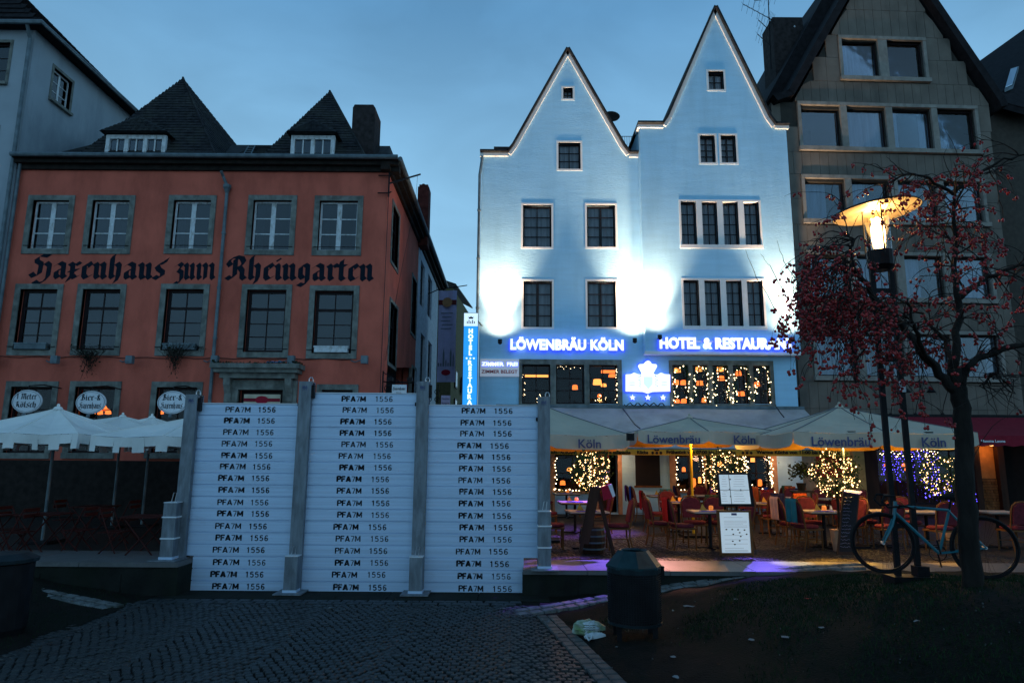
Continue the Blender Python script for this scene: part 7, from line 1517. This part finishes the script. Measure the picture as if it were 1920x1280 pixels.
# ================================================================== LITTER BIN
bc = fixed(1191, 1196, lawn_z); bn = thing('litter_bin', 'dark perforated steel litter bin with faceted cone hood standing by the kerb', 'litter bin', bc); k_ = (bc - EYE).length / 1290
rb = 45 * k_; zb0 = bc.z + .19; zb1 = atY(1191, 1063, bc.y).z; zb2 = atY(1191, 1030, bc.y).z
MB().lathe((bc.x, bc.y, 0), [(rb * .93, zb0), (rb * .94, zb1 - .0)], 28).build('liner', M['iron'], bn)
mb = MB(); nr = 26
for k in range(nr): z_ = zb0 + (zb1 - zb0) * k / (nr - 1); mb.tube([(bc.x + rb * math.cos(a * math.pi / 16), bc.y + rb * math.sin(a * math.pi / 16), z_) for a in range(33)], .0062, 4, False)
for a in range(64): x_, y_ = bc.x + rb * math.cos(a * math.pi / 32), bc.y + rb * math.sin(a * math.pi / 32); mb.tube([(x_, y_, zb0), (x_, y_, zb1)], .0045, 4, False)
mb.build('wire_mesh', M['iron'], bn, kind='stuff')
for z_, h_ in ((zb0 - .01, .03), (zb1 - .05, .06)): MB().lathe((bc.x, bc.y, z_), [(rb * 1.0, 0), (rb * 1.03, .002), (rb * 1.03, h_), (rb * 1.0, h_ + .002)], 28).build('rim', M['green_bin'], bn)
hd = MB(); hd.lathe((bc.x, bc.y, zb1), [(rb * 1.07, 0), (rb * 1.07, .03), (rb * .62, (zb2 - zb1) * .93), (rb * .58, zb2 - zb1), (rb * .50, (zb2 - zb1) * .9)], 8); hd.f.pop(); hd.build('hood', mat('teal_black_hood', (.018, .045, .052), .35, .2, var=.3), bn)
MB().lathe((bc.x, bc.y, zb1 + (zb2 - zb1) * .7), [(rb * .5, 0), (0, .001)], 8).build('opening', M['rubber'], bn); MB().box(bc.x + rb * .98, bc.x + rb * 1.15, bc.y - .05, bc.y + .03, zb1 - .14, zb1 + .02).build('lock', M['iron'], bn)
for a in (35, 145, 215, 325): x_, y_ = bc.x + rb * .82 * math.cos(R(a)), bc.y + rb * .82 * math.sin(R(a)); MB().box(x_ - .03, x_ + .03, y_ - .012, y_ + .012, bc.z - .03, zb0).build('leg', M['iron'], bn)
# ================================================================== BAG AND LITTER
gb = fixed(1103, 1190, lawn_z); bg_ = thing('plastic_bag', 'crumpled white and green plastic carrier bag lying beside the litter bin', 'plastic bag', gb); r8 = random.Random(12)
def lump(c, sx, sy, sz, seed, n=10, m=14):
    r = random.Random(seed); mb = MB(); b = []
    for i in range(n + 1):
        row = []
        for j in range(m):
            th = math.pi * i / n; ph = 2 * math.pi * j / m; k = 1 + .22 * math.sin(ph * 3 + seed) * math.sin(th * 2) + r.uniform(-.16, .16); z_ = max(0.0, (math.cos(th) * k + .75)) * sz; row.append(c + Vector((sx * k * math.sin(th) * math.cos(ph), sy * k * math.sin(th) * math.sin(ph), z_)))
        b.append(row)
    for i in range(n):
        for j in range(m): mb.quad(b[i][j], b[i][(j + 1) % m], b[i + 1][(j + 1) % m], b[i + 1][j])
    return mb
M['scrap'] = mat('dull_paper', (.2, .22, .23), .8); M['bag_w'] = mat('white_plastic', (.55, .60, .62), .4, var=.1); M['bag_g'] = mat('green_yellow_plastic', (.20, .38, .06), .4, var=.5, scale=8, col2=(.45, .5, .45))
lump(gb, .20, .12, .10, 3).build('bag_body', M['bag_g'], bg_); lump(gb + Vector((.02, -.07, .01)), .12, .07, .095, 5, 7, 9).build('bag_front', M['bag_w'], bg_); lump(gb + Vector((.06, -.2, 0)), .13, .05, .045, 8, 6, 9).build('bag_tail', M['bag_w'], bg_)
mb = MB()
for i in range(3): mb.tube([gb + Vector((-.07 + k * .018, -.155 + .004 * abs(k - 4), .095 + i * .026 + .004 * (k % 2))) for k in range(9)], .004, 3)
mb.build('print', M['leaf'], bg_)
hn = MB(); hn.tube([gb + Vector((-.02, -.22, .06)), gb + Vector((-.05, -.27, .04)), gb + Vector((-.03, -.33, .02)), gb + Vector((.0, -.3, .03)), gb + Vector((.02, -.24, .05))], .012, 5); hn.build('handle', M['bag_w'], bg_)
lt = [((1292, 1139), .09, .03, 'long torn white paper strip on the soil right of the bin'), ((1262, 1147), .02, .012, 'tiny white scrap right of the bin foot'), ((1262, 1235), .035, .015, 'white paper scrap on bare soil below the bin'), ((618, 1142), .045, .02, 'white paper scrap on the setts below the middle board panel'), ((1028, 1167), .03, .012, 'white cigarette packet scrap at the path edge left of the bag'), ((1122, 1245), .03, .015, 'small pale scrap on the path border stones'), ((1268, 1273), .035, .02, 'pale ring-shaped scrap at the bottom edge'), ((1473, 1198), .05, .03, 'crumpled bluish paper on the lawn'), ((1410, 1203), .05, .02, 'pale torn wrapper in the grass patch'), ((1156, 1216), .02, .012, 'tiny white scrap beneath the bin legs'), ((1514, 1125), .05, .02, 'reddish crushed scrap high on the lawn'), ((942, 1143), .04, .015, 'white scrap below the right board panel'), ((650, 1208), .02, .01, 'tiny white scrap on the cobbled path'), ((1380, 1126), .03, .02, 'grey scrap near the curving kerb'), ((1718, 1168), .03, .02, 'tiny white scrap on the dark lawn under the tree'), ((1540, 1180), .035, .015, 'pale scrap on the lawn left of the tree')]
for (px, py), a, b, lab in lt:
    zf_ = (lambda x, y: .012) if px < 1150 and py > 1130 else lawn_z
    p = fixed(px, py, zf_); mb = MB(); n = 7; pts = [p + Vector((a * math.cos(k * 6.283 / n) * r8.uniform(.7, 1.2), b * 1.6 * math.sin(k * 6.283 / n) * r8.uniform(.7, 1.2), .014 + .016 * r8.random())) for k in range(n)]; mb.slab(pts, (0, 0, .004)); o = mb.mesh('paper_scrap', M['red_print'] if 'reddish' in lab else M['scrap'], off=p); tag(link('paper_scrap', o, None, p), lab, 'litter')
mb = MB(); lf_ = MB()
for _ in range(900):
    x = r8.uniform(-5.2, 7); y = r8.choice([r8.uniform(10.6, 11.5), r8.uniform(5, 11.3), r8.uniform(9.6, 11.3)]); z = (lawn_z(x, y) if x > xb(y) - .1 else .01) + .02; s_ = r8.uniform(.008, .022); a = Vector((r8.uniform(-1, 1), r8.uniform(-1, 1), r8.uniform(-.2, .2))) * s_; b = Vector((r8.uniform(-1, 1), r8.uniform(-1, 1), r8.uniform(-.2, .4))) * s_ * .6; c = Vector((x, y, z)); lf_.quad(c - a, c - b, c + a, c + b)
for _ in range(160):
    x = r8.uniform(.9, 6); y = r8.uniform(6, 10.8); c = Vector((x, y, lawn_z(x, y) + .02)); s_ = r8.uniform(.004, .012); mb.octa(c, s_)
lf_.build('fallen_leaves', mat('dead_leaf', (.05, .025, .010), .8, var=.5), None, label='small dead leaves scattered over path and lawn', cat='leaves', kind='stuff'); mb.build('pebbles', M['sett2'], None, label='pale grit and crumbs strewn on the soil', cat='grit', kind='stuff')
# ================================================================== LAMP POST
YL = 8.9; lp = thing('street_lamp', 'twin-pole street lamp with wide tilted disc and lit glass cylinder behind the berry tree', 'street lamp', atY(1690, 1085, YL)); gzl = lawn_z(atY(1690, 1085, YL).x, YL)
pt = lambda px, py, dy=0: atY(px, py, YL + dy)
zb_ = gzl - .1; xL, xR = pt(1660, 800).x, pt(1697, 800).x; ztop = pt(1670, 505).z
for x in (xL, xR): MB().box(x - .033, x + .033, YL - .022, YL + .022, zb_, ztop).build('pole', M['iron'], lp)
for py in (674, 545, 985): z_ = pt(1680, py).z; MB().box(xL + .033, xR - .033, YL - .015, YL + .015, z_ - .03, z_ + .03).build('crossbar', M['iron'], lp)
MB().box(xR - .04, xR + .04, YL - .03, YL - .023, pt(1690, 735).z, pt(1690, 715).z).build('sticker', M['plate'], lp)
xm = (xL + xR) / 2; MB().box(xL - .12, xR + .12, YL - .14, YL + .14, gzl - .06, gzl + .1).build('base', M['iron'], lp); MB().box(xR - .06, xR + .09, YL - .1, YL + .05, gzl + .1, gzl + .22).build('junction_box', M['iron'], lp)
zc0, zc1 = pt(1658, 472).z, pt(1658, 402).z; rl_ = .155
MB().lathe((xm, YL, ztop - .02), [(.10, 0), (.17, .06), (.17, zc0 - ztop + .02)], 18).build('socket', M['iron'], lp)
cyl = MB(); cyl.lathe((xm, YL, zc0), [(rl_, 0), (rl_, zc1 - zc0)], 24); cyl.f = cyl.f[:-2]; cyl.build('glass_cylinder', glass('lamp_glass', (1, .96, .88), .05), lp, smooth=True)
MB().lathe((xm, YL, zc0 + .02), [(.0, 0), (.06, .04), (.085, .16), (.085, .32), (.05, .44), (0, .48)], 14).build('bulb', emis('sodium_bulb', (1.0, .58, .22), 26), lp, smooth=True)
for a in (20, 140, 260): MB().tube([(xm + (rl_ + .02) * math.cos(R(a)), YL + (rl_ + .02) * math.sin(R(a)), zc0 - .05), (xm + (rl_ + .02) * math.cos(R(a)), YL + (rl_ + .02) * math.sin(R(a)), zc1 + .08)], .011, 5).build('strut', M['iron'], lp)
D = MB(); D.lathe((0, 0, 0), [(.0, .13), (.12, .12), (.20, .07), (.54, .015), (.555, .0), (.54, -.008)], 40); Du = MB(); Du.lathe((0, 0, 0), [(.545, -.010), (.2, .045), (.0, .06)], 40)
T_ = Matrix.Translation((xm, YL, zc1 + .04)) @ Matrix.Rotation(R(-5), 4, 'Y')
for q_, nm, m_ in ((D, 'disc', M['iron']), (Du, 'reflector', mat('cream_reflector', (.75, .62, .42), .5, var=.04))): q_.f = [f for f in q_.f if len(f) < 20]; q_.v = [tuple(T_ @ Vector(v)) for v in q_.v]; q_.build(nm, m_, lp, smooth=True)
l = bpy.data.lights.new('lamp', 'POINT'); l.energy = 28; l.color = (1, .55, .18); l.shadow_soft_size = .09; o = bpy.data.objects.new('lamp', l); COL.objects.link(o); o.parent = lp; o.location = Vector((xm, YL - .0, zc0 + .56)) - origin(lp)
# ================================================================== BICYCLE
bk = thing('bicycle', 'teal single-speed bicycle with dark wheels leaning against the street lamp', 'bicycle', atY(1750, 1078, 8.2)); Yf, Yr = 8.45, 8.15
def bp(px, py): f = (px - 1655) / 190; return atY(px, py, Yf + (Yr - Yf) * f)
HF, HR = bp(1655, 1017), bp(1846, 1026); dirb = (HR - HF); dirb.z = 0; dirb.normalize(); RW_ = .34
def wheel(c, nm):
    w_ = thing_part = None; pts = lambda r: [c + dirb * (r * math.cos(a * math.pi / 24)) + Vector((0, 0, r * math.sin(a * math.pi / 24))) for a in range(49)]
    ty = MB().tube(pts(RW_), .015, 6, False).build('wheel', M['rubber'], bk); MB().tube(pts(RW_ - .025), .010, 5, False).build('rim', M['iron'], ty); sp = MB(); side = Vector((-dirb.y, dirb.x, 0))
    for k in range(28): a = k * 2 * math.pi / 28; sp.tube([c + side * (.03 if k % 2 else -.03), c + dirb * ((RW_ - .03) * math.cos(a + .3 * (-1) ** (k // 2))) + Vector((0, 0, (RW_ - .03) * math.sin(a + .3 * (-1) ** (k // 2))))], .0013, 3, False)
    sp.build('spokes', M['iron'], ty, kind='stuff'); MB().tube([c - side * .05, c + side * .05], .018, 8).build('hub', M['steel'], ty)
wheel(HF, 'f'); wheel(HR, 'r')
ht, hb = bp(1679, 941), bp(1676.5, 966); bb_ = bp(1761, 1037); st = bp(1780, 955)
for a, b, r_, nm in ((ht + Vector((0, 0, .01)), hb, .022, 'head_tube'), (bp(1680, 948), bp(1779, 956), .016, 'top_tube'), (bp(1678, 960), bb_, .018, 'down_tube'), (st, bb_, .016, 'seat_tube')): MB().tube([a, b], r_, 8).build(nm, M['teal'], bk)
side = Vector((-dirb.y, dirb.x, 0))
for s_ in (-1, 1):
    MB().tube([hb + side * .03 * s_, bp(1671, 985) + side * .05 * s_, HF + side * .055 * s_], [.016, .014, .009], 7).build('fork_blade', M['teal'], bk); MB().tube([bb_ + side * .03 * s_, HR + side * .06 * s_], .010, 6).build('chain_stay', M['teal'], bk); MB().tube([bp(1779, 958) + side * .02 * s_, HR + side * .06 * s_], .008, 6).build('seat_stay', M['teal'], bk)
MB().tube([st, bp(1783, 935)], .013, 6).build('seat_post', M['iron'], bk)
sd = MB(); sc_ = bp(1783, 932); sd.tube([sc_ - dirb * .13, sc_ - dirb * .04 + Vector((0, 0, .005)), sc_ + dirb * .06, sc_ + dirb * .12], [.018, .03, .06, .055], 8); sd.build('saddle', M['rubber'], bk)
hs0 = bp(1679, 938); hbr = MB(); hbr.tube([hs0, hs0 + Vector((0, 0, .05)), hs0 + Vector((0, 0, .06)) - dirb * .08], .013, 6)
for s_ in (-1, 1): q0_ = hs0 + Vector((0, 0, .06)) - dirb * .08; hbr.tube([q0_, q0_ + side * .2 * s_, q0_ + side * .21 * s_ - dirb * .08, q0_ + side * .21 * s_ - dirb * .11 + Vector((0, 0, -.06)), q0_ + side * .21 * s_ - dirb * .05 + Vector((0, 0, -.13)), q0_ + side * .21 * s_ + dirb * .05 + Vector((0, 0, -.12))], .014, 6)
hbr.build('handlebar', M['rubber'], bk)
MB().tube([bb_ + side * .05 + dirb * (.09 * math.cos(a * .393)) + Vector((0, 0, .09 * math.sin(a * .393))) for a in range(17)], .006, 4, False).build('chainring', M['iron'], bk)
for s_ in (-1, 1): MB().tube([bb_ + side * .06 * s_, bb_ + side * .07 * s_ + dirb * .03 * s_ - Vector((0, 0, .16 * s_)), bb_ + side * .15 * s_ + dirb * .03 * s_ - Vector((0, 0, .16 * s_))], .010, 5).build('crank', M['iron'], bk)
MB().tube([bb_ + side * .05 + Vector((0, 0, .09)), HR + side * .05 + Vector((0, 0, .035))], .004, 4).tube([bb_ + side * .05 - Vector((0, 0, .09)), HR + side * .05 - Vector((0, 0, .035))], .004, 4).build('chain', M['iron'], bk)
ml = thing('bicycle_lock', 'black lock loop around lamp pole and bicycle crossbar', 'bike lock', bp(1700, 950)); MB().tube([bp(1700, 950) + dirb * (.09 * math.cos(a * .5)) + side * (.12 * math.sin(a * .5)) + Vector((0, 0, .02 * math.sin(a))) for a in range(14)], .013, 6).build('loop', M['rubber'], ml)
# ================================================================== BERRY TREE
YT_ = 7.6; T3 = lambda px, py, dy=0.0: atY(px, py, YT_ + dy)
tb = T3(1822, 1100); tr = thing('crab_apple_tree', 'bare weeping crab apple tree hung with dark red berries in front of the stone house', 'tree', (tb.x, tb.y, lawn_z(tb.x, tb.y)))
r9 = random.Random(21); tk = MB()
def limb(pts, r0, r1, n=9, mbb=None, wob=.012):
    P_ = []; 
    for a, b in zip(pts, pts[1:]):
        for k in range(4): P_.append(a.lerp(b, k / 4) + Vector((r9.gauss(0, wob), r9.gauss(0, wob), r9.gauss(0, wob))))
    P_.append(pts[-1]); m = len(P_) - 1; (mbb or tk).tube(P_, [r0 + (r1 - r0) * (i / m) for i in range(m + 1)], n); return P_
k1 = .0060
trunk = limb([Vector((tb.x + .02, tb.y, lawn_z(tb.x, tb.y) - .15)), T3(1817, 1020), T3(1810, 900), T3(1806, 800), T3(1797, 730), T3(1790, 690)], .105, .082, 12, wob=.008)
L1 = limb([T3(1795, 735), T3(1760, 700), T3(1722, 655), T3(1690, 610), T3(1655, 575), T3(1625, 535), T3(1600, 505), T3(1594, 470), T3(1602, 448)], .055, .014)
L2 = limb([T3(1787, 690), T3(1798, 600, .1), T3(1790, 500, .2), T3(1786, 420, .2), T3(1790, 350, .3)], .048, .014)
L3 = limb([T3(1800, 730), T3(1815, 685, -.1), T3(1855, 662, -.1), T3(1900, 650, -.2), T3(1990, 640, -.2)], .045, .02)
L4 = limb([T3(1750, 690), T3(1725, 640, -.3), T3(1710, 600, -.4), T3(1702, 560, -.5)], .032, .008)
L5 = limb([T3(1788, 360, .3), T3(1830, 330, .3), T3(1880, 300, .2), T3(1940, 285, .2)], .025, .008); L6 = limb([T3(1796, 560, .2), T3(1850, 520, .3), T3(1910, 500, .4), T3(1970, 490, .4)], .035, .012)
L7 = limb([T3(1790, 700), T3(1770, 640, .6), T3(1730, 590, .9), T3(1680, 560, 1.1)], .03, .008)
L8 = limb([T3(1786, 365, .2), T3(1740, 335, .1), T3(1700, 325, 0), T3(1665, 345, 0)], .022, .006)
tk.build('trunk', M['bark'], tr, smooth=True)
tw2, be, sk2 = MB(), MB(), MB()
def cluster(p, n):
    for _ in range(n): q = p + Vector((r9.gauss(0, .018), r9.gauss(0, .018), -r9.uniform(.02, .06))); sk2.tube([p, q], .0014, 3, False); be.ico(q, r9.uniform(.0135, .020), 1.1)
def twig(p0, d, ln, r0, droop, dens, depth=0):
    n = max(4, int(ln / .055)); pts = [p0]; p = p0; d = d.normalized()
    for i in range(n):
        d = (d + Vector((r9.gauss(0, .13), r9.gauss(0, .13), r9.gauss(0, .10) - droop))).normalized(); p = p + d * (ln / n); pts.append(p)
        if depth < 2 and i > 0 and r9.random() < (.30 if depth == 0 else .16): twig(p, d + Vector((r9.gauss(0, .7), r9.gauss(0, .6), r9.gauss(0, .5) - .1)), ln * r9.uniform(.3, .6), r0 * .55, droop * 1.2, dens, depth + 1)
        if i > n * .25 and r9.random() < dens: cluster(p, r9.randint(2, 4))
    tw2.tube(pts, [r0 * (1 - .75 * i / n) + .0008 for i in range(n + 1)], 4, False)
for path_, cnt, dens, dr, ln, bias, lo in ((L1, 48, .36, .14, (.5, 1.15), Vector((-.8, 0, .3)), .25), (L4, 16, .28, .14, (.4, .8), Vector((-.5, -.2, .4)), .1), (L2, 46, .34, .11, (.4, .9), Vector((-.1, 0, .3)), .25), (L3, 14, .10, .12, (.4, .8), Vector((.3, -.1, .3)), .3), (L5, 16, .22, .12, (.3, .7), Vector((0, 0, .2)), .1), (L6, 22, .30, .13, (.3, .8), Vector((.2, 0, .2)), .1), (L7, 24, .32, .14, (.4, .9), Vector((-.6, .1, .4)), .2), (L8, 16, .24, .12, (.3, .7), Vector((-.2, 0, .1)), .1)):
    for _ in range(cnt): i = int(len(path_) * (lo + (1 - lo) * r9.random() ** .9)); p = path_[min(i, len(path_) - 1)]; twig(p, bias + Vector((r9.gauss(0, .45), r9.gauss(0, .6), r9.gauss(0, .35))), r9.uniform(*ln), .0075, dr, dens)
# the heavy weeping mass on the left: long arching branches with hanging shoots
for _ in range(15):
    s0 = L1[int(len(L1) * r9.uniform(.35, .98))]; e_ = T3(r9.uniform(1445, 1610), r9.uniform(545, 700), r9.uniform(-.9, .9)); h_ = r9.uniform(.05, .4); pts = []
    for i in range(15): f = i / 14; pts.append(s0.lerp(e_, f) + Vector((r9.gauss(0, .015), r9.gauss(0, .015), h_ * math.sin(f * math.pi) * (1 - .4 * f) + r9.gauss(0, .012))))
    tw2.tube(pts, [.011 * (1 - i / 17) for i in range(15)], 4, False)
    for i in range(4, 15):
        if r9.random() < .66: twig(pts[i], Vector((r9.gauss(-.2, .4), r9.gauss(0, .4), -.1)), r9.uniform(.18, .50), .003, .22, .40, 1)
        if r9.random() < .6: cluster(pts[i], 3)
for (a, b, c) in (((1460, 590), (1420, 520), (1398, 468)), ((1475, 560), (1445, 500), (1426, 476)), ((1505, 545), (1470, 490), (1457, 450)), ((1600, 450), (1560, 455), (1520, 480)), ((1602, 448), (1570, 450), (1530, 468)), ((1600, 455), (1555, 470), (1535, 510)), ((1790, 350), (1770, 300), (1776, 270)), ((1840, 330), (1800, 300), (1768, 230)), ((1700, 330), (1670, 300), (1660, 290)), ((1800, 900), (1860, 800), (1915, 760)), ((1870, 725), (1900, 760), (1925, 775))):
    limb([T3(*a), T3(*b), T3(*c)], .006, .0015, 4, tw2, .008)
for _ in range(16): limb([T3(1862, 700, -.1), T3(1862 + r9.uniform(-30, 60), 715 + r9.uniform(-20, 25), r9.uniform(-.4, .4)), T3(1862 + r9.uniform(-90, 110), 725 + r9.uniform(-40, 70), r9.uniform(-.6, .6))], .010, .002, 4, tw2, .01)
tw2.build('twigs', M['twig'], tr, kind='stuff'); sk2.build('stalks', M['twig'], tr, kind='stuff'); be.build('berries', M['berry'], tr, smooth=True, kind='stuff')
